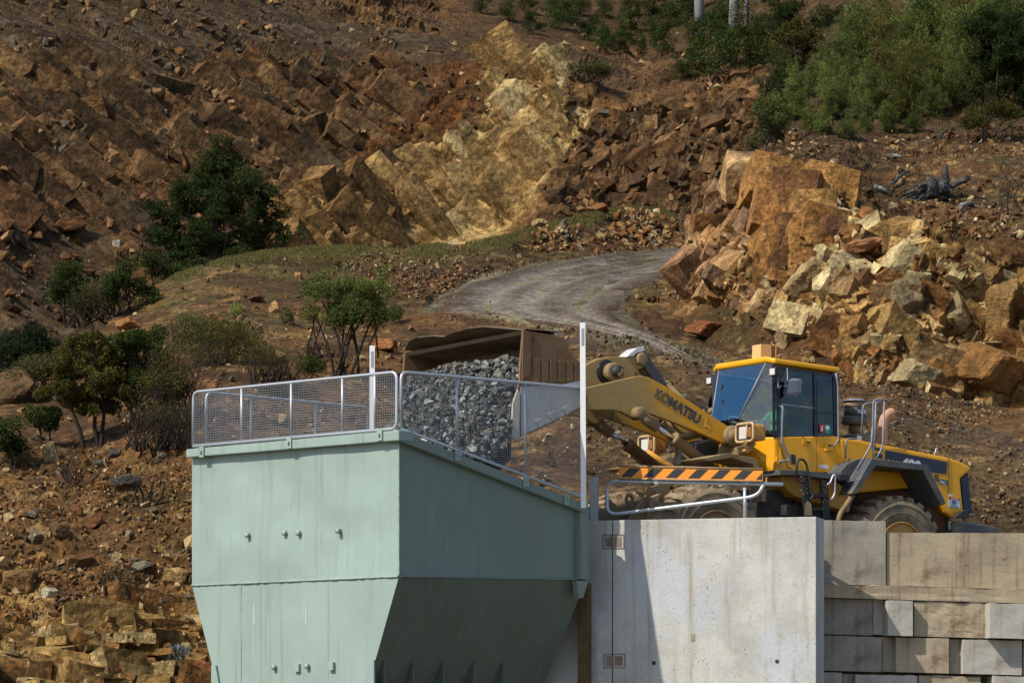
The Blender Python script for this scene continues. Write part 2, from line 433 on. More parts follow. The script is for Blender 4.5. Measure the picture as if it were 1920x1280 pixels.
def const_earth(name, a, b_, sc):
    t = NT(name); n = t.noise(sc, 8, .65); n2 = t.noise(sc*8, 5, .6)
    c = t.mix(t.ramp(n, .35, .65), a, b_); c = t.mix(t.ramp(n2, .35, .7, 0, .4), c, tuple(x*.5 for x in a))
    return t.bsdf(c, .95, 0, t.math('ADD', n, n2), .05, .6, .1)
M_['low'] = const_earth('yard gravel', (.16, .13, .10), (.09, .07, .05), 1.2)
M_['pad'] = const_earth('pad dirt', (.12, .085, .055), (.07, .05, .035), 1.2)
def arm_mat():
    """dust cakes the bucket end of the lift arms; the cab end stays yellow"""
    t = NT('lift arm paint under dust')
    tc = t.n('ShaderNodeTexCoord'); sp = t.n('ShaderNodeSeparateXYZ'); t.l(tc.outputs['Object'], sp.inputs[0])
    n = t.noise(3.2, 8, .65); n2 = t.noise(30, 4, .6)
    d = t.math('ADD', t.math('ADD', sp.outputs['X'], t.math('MULTIPLY', n, 1.5)), t.math('MULTIPLY', sp.outputs['Z'], -.75))
    f = t.ramp(d, ARM_A, ARM_B)
    c = t.mix(t.ramp(n, .4, .7, 0, .5), (.66, .31, .012), (.45, .23, .04))
    dust = t.mix(t.ramp(n2, .3, .7), (.40, .275, .105), (.31, .21, .08))
    c = t.mix(f, c, dust)
    return t.bsdf(c, t.ramp(f, 0, 1, .42, .9), 0, t.math('ADD', n2, n), .004, .4, .3)
ARM_A, ARM_B = .4, 1.2
M_['arm'] = arm_mat()
def brand_mat():
    t = NT('lettering under dust'); n = t.noise(9, 6, .7)
    tc = t.n('ShaderNodeTexCoord'); sp = t.n('ShaderNodeSeparateXYZ'); t.l(tc.outputs['Object'], sp.inputs[0])
    f = t.ramp(t.math('ADD', sp.outputs['X'], t.math('MULTIPLY', n, .9)), BR_A, BR_B, 0, .9)
    c = t.mix(f, (.06, .065, .075), (.20, .14, .068)); return t.bsdf(c, .7, 0, n, .002, .3, .2)
BR_A, BR_B = 2.4, 3.0
M_['brand'] = brand_mat()
# ---------- terrain: three sheets with real depth (far quarry face, near ground with the berm, right-hand cliff)
TF = TPS([(-1000,700,92),(-1000,300,104),(-1000,-80,118),(-300,700,96),(0,640,106),(0,400,114),(0,100,124),(0,-80,136),(300,560,114),(300,300,124),(300,60,135),
          (560,480,122),(560,300,131),(560,100,140),(800,480,130),(800,300,135),(800,110,141),(800,0,158),(800,-80,170),
          (1060,440,131),(1060,250,137),(1060,118,142),(1060,60,156),(1060,-80,180),(1250,420,128),(1250,250,135),(1250,150,143),
          (1250,60,160),(1250,-80,184),(1450,420,118),(1450,250,124),(1450,140,136),(1450,0,158),(1450,-80,174),(1700,400,124),(1700,100,150),
          (1700,-80,184),(2200,400,126),(2200,100,150),(2200,-80,184)])
TN = TPS([(-900,1500,51),(-900,1140,56),(-900,900,62),(-900,740,72),(-250,1500,52),(0,1500,52.5),(400,1500,53.5),(0,1280,55.5),(200,1280,56),(400,1280,57),(0,1140,58),(200,1130,58.5),(400,1130,59.5),
          (0,1000,61),(200,980,61.5),(360,960,61.5),(0,860,65),(150,860,65.5),(360,850,63.5),(-250,900,64),(-250,760,74),(60,730,73),(200,760,68.5),(360,740,68),
          (200,610,82),(300,650,74),(340,515,90),(420,560,82),(420,488,93),(560,466,95),(560,560,83),(560,650,74),(640,700,70),(600,800,65.5),
          (740,467,98),(740,560,84),(800,640,76),(760,740,69),(900,800,66),(900,900,62),(700,900,62),(1050,1000,60.5),(1050,1137,59.8),
          (800,580,81),(870,530,88.5),(1000,495,97),(960,470,98.5),(960,441,102),(1050,416,105),(1050,480,100),(1180,389,113),(1180,450,107),(1180,473,105.5),
          (1290,440,116),(1290,463,109),(1280,510,93),(1180,570,81),(1100,560,83),(1000,560,83.5),(1060,612,77),(1230,650,73),(1340,690,70.5),
          (1500,745,67.5),(1700,772,66.5),(1920,822,65.5),(2200,850,65),(1100,700,69),(1100,800,66),(1250,760,67),(1300,870,64),(1500,870,63.5),(1700,900,62.5),
          (1920,930,62),(2200,930,62),(1200,1000,61),(1500,1000,60.8),(1900,1020,60.6),(1300,1140,60),(1600,1140,60),(1920,1140,60),(2200,1140,60),
          (1340,640,76),(1500,690,73),(1700,720,71.5),(1920,770,70.5)], .004)
TR = TPS([(1180,640,80),(1180,575,83),(1275,600,80.3),(1272,530,83.5),(1300,440,87.5),(1335,400,88.5),(1330,500,82),(1360,470,81.8),(1400,325,88.5),(1450,268,97),(1440,200,117),(1440,150,126),(1450,0,150),(1450,-80,164),
          (1420,560,76.2),(1430,430,79.6),(1480,330,82.5),(1560,325,81.5),(1560,420,76.8),(1560,560,73.4),(1600,450,75.4),(1700,440,74.2),(1760,560,72.2),(1760,640,71.3),(1800,440,73.8),
          (1920,440,73.6),(1920,560,72.2),(1920,680,71),(2200,440,73.6),(2200,680,71),(1340,720,72.5),(1420,680,73.4),(1500,750,71),(1500,790,70),(1700,765,70),(1700,820,69),(1920,800,69.6),(1920,860,69),(2200,820,69.6),
          (1620,340,85),(1620,400,79.5),(1750,360,84.5),(1750,400,78.5),(1920,360,84.5),(1920,400,78),(1700,265,97),(1920,255,97),(1700,150,112),(1920,140,112),(1700,0,127),(1920,0,127),(1800,-80,136),
          (2200,360,84.5),(2200,250,97),(2200,0,127),(2200,-80,136)], .004)
ZB = {}
def keep_depth(name, V):
    """remember how far the finished surface lies along each sight line, to set stones and plants on it"""
    Z = np.full((340, 560), 1e9); qx = ((CX+V[:, 0]/V[:, 1]*FPX+300)/5).astype(int); qy = ((HOR-V[:, 2]/V[:, 1]*FPX+100)/5).astype(int)
    ok = (qx >= 0) & (qx < 560) & (qy >= 0) & (qy < 340); np.minimum.at(Z, (qy[ok], qx[ok]), V[ok, 1]); ZB[name] = Z
def depth(name, px, py):
    T = {'N': TN, 'R': TR, 'F': TF}[name]; px = np.atleast_1d(np.asarray(px, float)); py = np.atleast_1d(np.asarray(py, float)); t = T(px, py)
    z = ZB[name][np.clip(((py+100)/5).astype(int), 0, 339), np.clip(((px+300)/5).astype(int), 0, 559)]
    return np.where((z < 1e8) & (np.abs(z-t) < 6), z, t)
def gN(px, py): return P(px, py, float(depth('N', px, py)[0]))
def gR(px, py): return P(px, py, float(depth('R', px, py)[0]))
def gF(px, py): return P(px, py, float(depth('F', px, py)[0]))
SH = {}
def grid_normals(G):
    N = np.cross(np.gradient(G, axis=1), np.gradient(G, axis=0)); N /= np.linalg.norm(N, axis=2, keepdims=True)+1e-9
    N[N[..., 1] > .0] *= -1
    return N
def respace(G, w):
    """slide the grid lines along the displaced surface so that steep rock walls get as many points as flat ground"""
    n = len(G); d = np.linalg.norm(np.diff(G, axis=0), axis=2); base = np.linspace(0, 1, n)
    for j in range(G.shape[1]):
        L = np.r_[0, np.cumsum(d[:, j])]; L /= L[-1]+1e-9; t = (1-w)*base+w*L
        G[:, j] = np.stack([np.interp(base, t, G[:, j, k]) for k in range(3)], 1)
    return G
def sheet(name, T, PXg, PYg, disp, fine, colour, mat, curl_top=None, curl_left=None, drop=None, w=.6):
    ny, nx = PXg.shape
    px, py = PXg.ravel(), PYg.ravel(); Y = T(px, py)
    V = np.stack([(px-CX)/FPX*Y, Y, (HOR-py)/FPX*Y], 1)
    N = grid_normals(V.reshape(ny, nx, 3)).reshape(-1, 3)
    G = (V+N*disp(px, py, V)[:, None]).reshape(ny, nx, 3)
    G = respace(G, w); G = respace(G.transpose(1, 0, 2).copy(), w).transpose(1, 0, 2).copy()
    V = G.reshape(-1, 3); px = CX+V[:, 0]/V[:, 1]*FPX; py = HOR-V[:, 2]/V[:, 1]*FPX
    N = grid_normals(G)
    for _ in range(2): N[1:-1, 1:-1] = (N[1:-1, 1:-1]*2+N[:-2, 1:-1]+N[2:, 1:-1]+N[1:-1, :-2]+N[1:-1, 2:])/6
    N /= np.linalg.norm(N, axis=2, keepdims=True)+1e-9
    d, info = fine(px, py, V)
    C = colour(px, py, V, info).reshape(ny, nx, 3)
    G = (V+N.reshape(-1, 3)*d[:, None]).reshape(ny, nx, 3)
    keep_depth({'hillside': 'F', 'ground': 'N'}.get(name, 'R'), G.reshape(-1, 3))
    if curl_top:                                # ground falls away behind the skyline
        ext = [G[:1]+np.array([0, a, b]) for a, b in curl_top]
        G = np.concatenate(ext[::-1]+[G], 0); C = np.concatenate([C[:1]]*len(ext)+[C], 0)
    if curl_left:
        ext = [G[:, :1]+np.array([c, a, b]) for a, b, c in curl_left]
        G = np.concatenate(ext[::-1]+[G], 1); C = np.concatenate([C[:, :1]]*len(ext)+[C], 1)
    ny, nx = G.shape[:2]
    idx = np.arange(ny*nx).reshape(ny, nx)
    F = np.stack([idx[:-1, :-1], idx[1:, :-1], idx[1:, 1:], idx[:-1, 1:]], 2).reshape(-1, 4)
    G = G.reshape(-1, 3); C = C.reshape(-1, 3)
    if drop is not None:
        qx = CX+G[:, 0]/G[:, 1]*FPX; qy = HOR-G[:, 2]/G[:, 1]*FPX; F = F[~drop(qx, qy)[F].all(1)]
        used = np.unique(F); mp = np.zeros(len(G), int); mp[used] = np.arange(len(used)); F = mp[F]; G, C = G[used], C[used]
    o = link_mesh(name, np_mesh(name, G, F, False, C), mat); tag(o, kind='structure'); SH[name] = o
    return o
def spow(x, p): return np.sign(x)*np.abs(x)**p
KT = .80
S = lambda *c: np.array(alb(c, KT))*np.array([1., 1., .74])
# ---- far quarry face
PALE = [(985,112),(1066,118),(1054,180),(1046,198),(1112,195),(1118,212),(1075,265),(1036,330),(985,405),(940,442),(860,470),(600,470),(700,425),(715,385),(765,335),(850,290),(900,240),(935,175)]
OCH = [(540,330),(640,340),(720,290),(840,250),(900,180),(960,112),(860,120),(760,180),(640,300)]
SLAB = [(548,372),(600,335),(700,345),(770,310),(800,330),(740,400),(712,450),(690,475),(556,480)]
def far_disp(px, py, V):
    up = sstep(118, 60, py)*sstep(820, 900, px); pale = softpoly(px, py, PALE, 5, 3); och = softpoly(px, py, OCH, 14, 5)
    b1, c1, i1 = blocks(V, 3.2, 11, (1.5, 1., .62), -.66, .34, .10)
    return fbm(V/14., 3, 1)*.8*(1-.7*pale)+b1*.24*(1-up)*(1-pale*.8)*(1-och*.5)
def far_fine(px, py, V):
    up = sstep(118, 60, py)*sstep(820, 900, px)          # soil bench above the face
    pale = softpoly(px, py, PALE, 5, 3); och = softpoly(px, py, OCH, 14, 5)
    scree = np.clip(sstep(-.1, .35, fbm(V/9., 3, 61)) + sstep(150, 60, py+.12*px-40)*sstep(700, 500, px), 0, 1)*(1-pale)
    scree = np.maximum(scree, sstep(340, 470, py+px*.0)*sstep(300, 100, px))
    rock = np.clip(1-scree, 0, 1)*(1-up)*(1-pale*.75)*(1-och*.6)
    i1 = vnoise(V/2.2, 12)*.5+.5; c1 = i1; b2, c2, i2 = blocks(V, 1.45, 21, (1.5, 1., .62), -.66, .38, .12); b3, c3, i3 = blocks(V, .6, 31, (1.5, 1, .7), -.62, .5, .15)
    q = V@np.array([[math.cos(.9), 0, math.sin(.9)], [0, 1, 0], [-math.sin(.9), 0, math.cos(.9)]]).T
    rib = fbm(np.stack([q[:, 0]*.28, V[:, 1]*.3, q[:, 2]*1.5], 1), 5, 71, .6)   # ribs along the slip plane
    d = rock*b2*.30+b3*(.16+.16*rock)*(1-.7*pale)+fbm(V*.8, 4, 2)*.05+(pale*.12+och*.2)*rib+pale*b2*.05
    d = d*(1-.55*up)
    return d, (up, pale, och, scree, i1, i2, i3, rib, rock, c1, c2)
def far_col(px, py, V, I):
    up, pale, och, scree, i1, i2, i3, rib, rock, c1, c2 = I
    n = fbm(V/5., 5, 81); n2 = fbm(V*.9, 4, 82)
    base = lerp(S(78,55,39), S(112,78,48), sstep(-.4, .5, n))  # browns set dark: cloud shade over the far hill is put into the soil colour
    blk = lerp(lerp(S(74,54,42), S(140,100,62), i2), S(120,74,42), sstep(.6, .95, i1)*.6)
    blk = lerp(blk, S(152,112,72), sstep(.72, .95, i2)*sstep(.3, .9, i1))
    c = lerp(base, blk, rock*.9)
    c = lerp(c, lerp(S(66,50,40), S(110,86,64), i3), scree*.8)
    c = lerp(c, S(98,92,90), sstep(.74, .95, i3)*scree*.45)
    c = lerp(c, S(62,42,28), sstep(.1, .5, n2)*.45)
    c = lerp(c, lerp(S(120,72,30), S(78,50,28), sstep(-.3, .4, rib)), och*.85)
    pc = lerp(S(150,110,62), S(206,168,114), sstep(-.4, .4, rib*1.3+.35*n2))
    rib2 = fbm(np.stack([(V[:, 0]*math.cos(1.0)+V[:, 2]*math.sin(1.0))*.35, V[:, 1]*.4, (V[:, 2]*math.cos(1.0)-V[:, 0]*math.sin(1.0))*3.2], 1), 4, 88, .6)
    pc = lerp(pc, S(104,72,42), sstep(.12, .42, rib2)*.6); pc = lerp(pc, S(218,184,130), sstep(-.15, -.42, rib2)*.5)
    pc = lerp(pc, S(226,212,190), sstep(.34, .66, fbm(V*.7, 5, 84)+.25*rib)*.8)
    pc = lerp(pc, S(120,86,44), sstep(.25, .6, fbm(V*.45, 4, 85))*.5)
    c = lerp(c, pc, np.clip(pale*1.1, 0, 1)*.95)
    sl = softpoly(px, py, SLAB, 8, 13)
    c = lerp(c, lerp(S(134,100,60), S(178,140,88), i2), sl*.85)
    c = lerp(c, lerp(S(84,58,40), S(112,80,54), sstep(-.3, .4, n2)), up*.8)
    gr = up*sstep(.0, .35, fbm(V/3., 4, 86)); c = lerp(c, S(62,62,34), gr*.45)
    return c
nx, ny = 740, 300
PXg = np.tile(np.concatenate([np.linspace(-1000, -70, 70), np.linspace(-66, 1640, nx-70)]), (ny, 1))
PYg = np.tile(np.concatenate([np.linspace(-90, 100, 60), np.linspace(100, 820, ny-60)])[:, None], (1, nx))
PYg = np.where(PYg > 480, 480+(PYg-480)*np.clip((900-PXg)/600, .25, 1), PYg)
sheet('hillside', TF, PXg, PYg, far_disp, far_fine, far_col, M_['terrain_far'], [(8, .5), (40, -3), (90, -25)])
# ---- near ground
CREST = [(-250,600),(0,600),(800,581),(900,592),(1060,613),(1230,650),(1340,690),(1500,745),(1700,772),(1920,822),(2250,850)]
NTOP = [(-900,790),(-260,770),(-100,765),(0,752),(75,714),(120,690),(200,606),(235,577),(270,547),(340,511),(420,486),(500,471),(560,465),(640,462),(740,466),(800,461),(900,451),(960,441),
        (1000,426),(1050,416),(1100,399),(1180,388),(1240,391),(1275,408),(1296,440),(1306,500),(1320,560),(1345,640),(1500,690),(1700,715),(1920,760),(2200,790)]
ROADP = [(1306,457),(1180,471),(1050,486),(1000,496),(930,512),(870,531),(815,556),(785,578),(805,590),(860,592),(920,598),(1000,608),(1060,617),(1130,634),(1200,652),(1262,676),(1340,700),(1500,748),(1500,735),(1345,676),(1290,656),(1232,630),(1190,598),(1172,570),(1186,550),(1230,530),(1275,512),(1310,500)]
ip = lambda pts, x: np.interp(x, [p[0] for p in pts], [p[1] for p in pts])
def near_masks(px, py):
    road = softpoly(px, py, ROADP, 5, 23, 60)
    top = ip(NTOP, px)
    crestd = py-top
    berm = sstep(46, 4, crestd)*sstep(300, 420, px)*sstep(1320, 1250, px)
    outc = softpoly(px, py, [(-300,1165),(60,1185),(110,1165),(200,1150),(250,1120),(420,1115),(460,1600),(-300,1600)], 14, 25)
    outc = np.maximum(outc, softpoly(px, py, [(-20,1040),(70,1050),(110,1130),(60,1180),(-300,1180),(-300,1040)], 12, 27))
    bank = sstep(0, 16, py-ip(CREST, px))*sstep(760, 830, px)
    return road, crestd, berm, outc, bank
def near_disp(px, py, V):
    road, crestd, berm, outc, bank = near_masks(px, py)
    fade = sstep(0, 30, crestd)*.8+.2
    return fbm(V/6., 3, 101)*.5*fade*(1-road)
def near_fine(px, py, V):
    road, crestd, berm, outc, bank = near_masks(px, py)
    i1 = vnoise(V/.8, 41)*.5+.5; b2, c2, i2 = blocks(V, .5, 43, (1.6, 1, .6), .1, .45, .15); i3 = i2*0+.5
    clump = sstep(.05, .45, fbm(V/1.8, 4, 47))
    left = sstep(470, 380, px)*sstep(800, 880, py)
    b3 = np.zeros(len(V)); k = left > 0; b3[k] = blocks(V[k], .2, 45, (1.2, 1, .8), 0, .6)[0]
    d = fbm(V/1.8, 4, 103)*.22+outc*b2*.5+(1-outc)*clump*b2*(.3+.25*left)+fbm(V*1.6, 3, 105)*(.06+.08*left)+b3*.35*left
    rut = fbm(np.stack([V[:, 0]*.5, V[:, 1]*.12, V[:, 2]*0], 1), 4, 107)
    dr = rut*.10+fbm(V*1.2, 4, 109)*.05
    fade = sstep(0, 30, crestd)*.8+.2
    return (d*fade*(1-road)+dr*road), (road, crestd, berm, outc, bank, i1, i2, i3, clump)
def near_col(px, py, V, I):
    road, crestd, berm, outc, bank, i1, i2, i3, clump = I
    n = fbm(V/2.2, 5, 111); n2 = fbm(V*1.1, 4, 113)
    c = lerp(S(86,60,40), S(124,86,52), sstep(-.4, .45, n))
    c = lerp(c, S(70,50,36), sstep(.1, .5, n2)*.6)
    c = lerp(c, lerp(S(130,92,54), S(176,134,88), i2), (sstep(.55, .95, i2)*clump)[:]*.65)
    left = sstep(460, 330, px)*sstep(820, 940, py)
    c = lerp(c, lerp(S(118,82,46), S(158,112,62), sstep(-.3, .4, n2)), left*.55)
    oc = lerp(lerp(S(122,88,44), S(190,148,86), i1), S(140,82,38), sstep(.65, .9, i2)*.55); oc = lerp(oc, S(206,180,136), sstep(.75, .95, i1)*.5)
    c = lerp(c, oc, outc*.9)
    gb = softpoly(px, py, [(1105,700),(1340,720),(1500,760),(1920,840),(2200,860),(2200,1100),(1100,1100),(1090,800)], 16, 29)
    c = lerp(c, lerp(S(70,58,48), S(100,80,60), sstep(-.3, .4, n)), gb*.75)
    c = lerp(c, S(78,72,72), bank*sstep(60, 0, py-ip(CREST, px))*sstep(880, 940, px)*.8)
    c = lerp(c, S(74,66,72), gb*sstep(.2, .45, fbm(V/1.7, 4, 117))*.5)
    g = berm*sstep(-.25, .3, fbm(V/2.5, 4, 119)+.1)
    hill = softpoly(px, py, [(270,550),(420,486),(740,466),(800,470),(700,520),(560,540),(420,560),(300,600)], 14, 31)
    c = lerp(c, S(72,52,36), sstep(10, 24, crestd)*sstep(80, 40, crestd)*sstep(420, 520, px)*sstep(1300, 1220, px)*.7)
    c = lerp(c, S(104,96,50), np.clip(g*1.1+hill*.45*sstep(-.2, .3, n), 0, 1))
    g2 = sstep(.12, .42, fbm(V/2., 5, 123))*softpoly(px, py, [(200,880),(360,840),(370,1080),(230,1080),(120,950)], 20, 33)
    c = lerp(c, S(58,54,30), g2*.7)
    gm = sstep(.0, .35, fbm(V/2.1, 5, 131))*sstep(760, 560, py)*sstep(200, 300, px); c = lerp(c, S(92,84,46), gm*.5)
    c = lerp(c, S(176,140,96), sstep(.3, .5, fbm(V*2.2, 3, 133))*.45); c = lerp(c, S(64,48,36), sstep(.28, .5, fbm(V*1.7, 4, 135))*.6)
    g3 = sstep(.05, .4, fbm(V/1.6, 5, 125))*softpoly(px, py, [(560,570),(820,575),(1060,612),(900,640),(700,620)], 14, 35)
    c = lerp(c, S(84,80,42), g3*.6)
    u = fbm(np.stack([V[:, 0]*.35, V[:, 1]*.07, V[:, 2]*0], 1), 4, 107); u2 = fbm(V*1.3, 4, 127)
    rc = lerp(S(104,96,85), S(140,131,116), sstep(-.35, .35, u+.4*u2)); rc = lerp(rc, S(84,70,56), sstep(.2, .42, u2-.4*u)*.75)
    return lerp(c, rc, road)
nx, ny = 860, 460
pxs = np.concatenate([np.linspace(-900, -50, 70), np.linspace(-46, 2000, nx-90), np.linspace(2012, 2400, 20)]); top = ip(NTOP, pxs)
tt = np.linspace(0, 1, ny)[:, None]**1.0
bot = np.interp(pxs, [-900, 440, 520, 1000, 1100, 2240], [1560, 1560, 1300, 1180, 1142, 1142])
PXg = np.tile(pxs, (ny, 1)); PYg = top[None]+(bot-top)[None]*tt
sheet('ground', TN, PXg, PYg, near_disp, near_fine, near_col, M_['terrain'], [(.7, -.04), (2., -.4), (5, -2.2), (9, -6)])
# the haul road: a gravel sheet lying on the ground, edges following the same track
def road_sheet():
    S = lambda *c: np.array(alb(c, .74, .9))
    L = [(1350,452),(1312,459),(1180,473),(1050,488),(1000,498),(930,514),(872,533),(822,558),(800,576),(840,586),(920,596),(1000,606),(1060,615),(1130,632),(1200,650),(1262,674),(1330,695)]
    R = [(1350,486),(1312,499),(1278,512),(1240,528),(1200,546),(1180,560),(1172,572),(1176,582),(1182,590),(1188,596),(1196,604),(1204,611),(1214,619),(1224,626),(1236,634),(1262,650),(1330,692)]
    m, w = 240, 60
    def rs(p):
        p = np.array(p, float); s = np.r_[0, np.cumsum(np.hypot(*np.diff(p, axis=0).T))]; t = np.linspace(0, 1, len(p)); tt = np.linspace(0, 1, m)
        a = np.stack([np.interp(tt, t, p[:, 0]), np.interp(tt, t, p[:, 1])], 1)
        k = np.ones(9)/9
        for j in (0, 1):
            q = np.r_[np.full(4, a[0, j]), a[:, j], np.full(4, a[-1, j])]; a[:, j] = np.convolve(q, k, 'valid')
        return a
    A, B = rs(L), rs(R); f = np.linspace(0, 1, w)
    px = A[:, None, 0]*(1-f)+B[:, None, 0]*f; py = A[:, None, 1]*(1-f)+B[:, None, 1]*f
    Y = TN(px.ravel(), py.ravel())
    V = np.stack([(px.ravel()-CX)/FPX*Y, Y, (HOR-py.ravel())/FPX*Y], 1)
    ff = np.tile(f, m)+.05*fbm(V/4., 3, 140); along = np.repeat(np.linspace(0, 1, m), w)
    rut = np.exp(-((ff-.27)/.07)**2)+np.exp(-((ff-.47)/.07)**2)+np.exp(-((ff-.74)/.06)**2)
    n = fbm(V*.8, 5, 141); n2 = fbm(np.stack([along*5, ff*9, ff*0], 1), 5, 143)
    edge = np.minimum(ff, 1-ff)
    V2 = V.copy(); V2[:, 2] += .07+n*.03-rut*.06+sstep(.10, .0, edge+.06*n)*-.16
    c = lerp(S(104,91,76), S(136,122,105), sstep(-.4, .4, n2+.4*n))
    c = lerp(c, S(86,72,58), np.clip(sstep(.15, .5, n2-.2*n)*.6+sstep(.18, .45, fbm(V*.55, 4, 145))*.55, 0, .8))
    c = lerp(c, S(164,153,136), rut*.75)
    c = lerp(c, lerp(S(94,70,46), S(124,92,58), sstep(-.2, .3, n)), sstep(.13, .02, edge+.16*n)*.95)
    idx = np.arange(m*w).reshape(m, w)
    F = np.stack([idx[:-1, :-1], idx[:-1, 1:], idx[1:, 1:], idx[1:, :-1]], 2).reshape(-1, 4)
    o = link_mesh('road', np_mesh('road', V2, F, True, c), M_['terrain']); tag(o, kind='structure')
road_sheet()
# ---- right-hand cliff
RLEFT = [(-100,1452),(0,1450),(100,1450),(150,1442),(200,1430),(262,1440),(290,1420),(325,1400),(360,1364),(400,1331),(440,1292),(490,1270),(530,1262),(560,1240),(590,1206),(620,1190),(660,1200),(720,1260),(860,1330)]
CLIFF = [(1300,440),(1335,400),(1400,330),(1450,305),(1500,318),(1565,328),(1575,400),(1640,415),(1720,430),(1780,465),(1850,505),(1920,500),(2300,480),(2300,730),(1920,720),(1800,735),(1640,730),(1560,655),(1480,600),(1400,570),(1330,560),(1275,545),(1270,500)]
BIGF = [(1440,325),(1565,330),(1545,450),(1500,540),(1430,560),(1420,400)]
LOWC = [(1640,700),(1760,690),(1930,640),(2300,640),(2300,800),(1920,780),(1700,752)]
def r_disp(px, py, V):
    cl = np.maximum(softpoly(px, py, CLIFF, 12, 41), softpoly(px, py, LOWC, 10, 43)); big = softpoly(px, py, BIGF, 12, 45)
    b0, c0, i0 = blocks(V, 1.9, 150, (.75, 1, 1.25), .35, .4, .07); b1, c1, i1 = blocks(V, .95, 151, (.8, 1., 1.2), .45, .5, .09)
    return fbm(V/5., 3, 161)*.7+cl*(b0*.5+b1*.35*(1-.7*big))-cl*.2*sstep(.12, .55, fbm(V/1.6, 3, 165))
def r_fine(px, py, V):
    cl = np.maximum(softpoly(px, py, CLIFF, 12, 41), softpoly(px, py, LOWC, 10, 43))
    big = softpoly(px, py, BIGF, 12, 45)
    i0 = vnoise(V/1.4, 150)*.5+.5; i1 = vnoise(V/.7, 151)*.5+.5; b2, c2, i2 = blocks(V, .42, 153, (1.4, 1, .7), .2, .5, .12); b3, c3, i3 = blocks(V, .17, 155, (1.2, 1, .8), 0, .6)
    clump = sstep(.0, .4, fbm(V/1.4, 4, 157))
    d = fbm(V/1.2, 4, 163)*.14+cl*(b2*.4*(1-.4*big))+(1-cl)*clump*b2*.35+b3*.22
    return d, (cl, big, i0, i1, i2, i3, clump)
def r_col(px, py, V, I):
    cl, big, i0, i1, i2, i3, clump = I
    n = fbm(V/2.4, 5, 171); n2 = fbm(V*1.2, 5, 173)
    c = lerp(S(80,54,36), S(118,80,48), sstep(-.4, .45, n))
    c = lerp(c, S(66,46,32), sstep(.1, .5, n2)*.5)
    c = lerp(c, lerp(S(140,98,58), S(190,150,104), i2), sstep(.5, .9, i2)*clump*.65); c = lerp(c, S(186,152,108), sstep(.86, .97, i3)*.7)
    rk = lerp(S(118,72,36), S(188,138,74), i1)
    rk = lerp(rk, S(150,88,42), sstep(-.1, .4, n)*.6); rk = lerp(rk, S(96,58,40), sstep(.5, .9, i0)*.65)
    pale = sstep(.6, .8, i1+.25*n2)*sstep(1400, 1560, px+60*n)*.9+sstep(.86, .95, i2)*.6
    pale = np.clip(pale, 0, 1)
    rk = lerp(rk, lerp(S(214,180,124), S(240,226,196), sstep(-.3, .4, n2)), pale*.8)
    rk = lerp(rk, S(150,142,136), sstep(.84, .97, i0+.2*n2)*.5)
    bc = lerp(S(190,124,60), S(140,80,44), sstep(-.25, .35, n2+.5*n)); bc = lerp(bc, S(96,60,46), sstep(.25, .5, fbm(V*.8, 5, 175)))
    rk = lerp(rk, bc, big*.85)
    rk = lerp(rk, S(120,72,30), sstep(.2, .5, fbm(V*.6, 5, 177))*.55)
    rk = lerp(rk*.8, S(96,66,40), .45)
    c = lerp(c, rk, cl*.95)
    soil = softpoly(px, py, [(1570,325),(1660,330),(1700,400),(1600,415),(1575,380)], 14, 47)
    c = lerp(c, S(78,54,38), soil*.8)
    up = sstep(330, 250, py)
    c = lerp(c, lerp(S(58,44,32), S(88,64,44), sstep(-.3, .4, n2)), up*.7)
    g = sstep(.0, .4, fbm(V/2.2, 5, 179))*(1-cl); c = lerp(c, S(70,66,36), g*.55)
    return c
ny, nx = 430, 490
pys = np.concatenate([np.linspace(-95, 250, 80), np.linspace(252, 870, ny-80)])
lef = np.interp(pys, [p[0] for p in RLEFT], [p[1] for p in RLEFT])
tt = np.linspace(0, 1, nx)[None]**1.35
PYg = np.tile(pys[:, None], (1, nx)); PXg = lef[:, None]+(2450-lef)[:, None]*tt
botR = lambda x: np.interp(x, [1180, 1272, 1340, 1420, 1500, 1700, 1920, 2240], [655, 690, 726, 752, 775, 800, 850, 880])
sheet('rock_slope', TR, PXg, PYg, r_disp, r_fine, r_col, M_['terrain'], [(8, .5), (40, -3)], [(.6, -.1, .1), (2, -.5, .8), (5, -1.2, 3), (10, -3, 8)], lambda x, y: y > botR(x))
# ---- flat ground at the foot of the walls, as far as the horizon, and the loading pad behind the walls
b = MB(); b.box((-600, -400, -2.6), (600, 900, -2.0)); tag(b.build('low_ground', M_['low'] if 'low' in M_ else earth('yard gravel', 1.5), None), kind='structure')
# ---------- feed hopper
C0 = Vector(P(748, 1080, 50.1)); C0.z = 0
ha, hb = Vector((-.7071, .7071, 0)), Vector((.7071, .7071, 0))     # along the sunlit face / along the shaded face
na, nb = -hb, -ha                                                  # outward normals
LA, LB = 4.74, 3.985
def HA(px, py, off=0): return RP(px, py, C0+na*off, hb)            # on the sunlit face
def HB(px, py, off=0): return RP(px, py, C0+nb*off, ha)            # on the shaded face
hop = thing('feed_hopper', 'pale green steel feed hopper with tapered bottom beside the concrete wall', 'hopper', C0)
zt0, zs = HA(748, 822).z, HA(748, 1080).z                          # top and seam heights at the corner
zl = HA(362, 850).z; zr = HB(1103, 955).z
cor = lambda s, t, z: Vector((C0.x, C0.y, 0))+ha*s+hb*t+Vector((0, 0, z))
e = .02
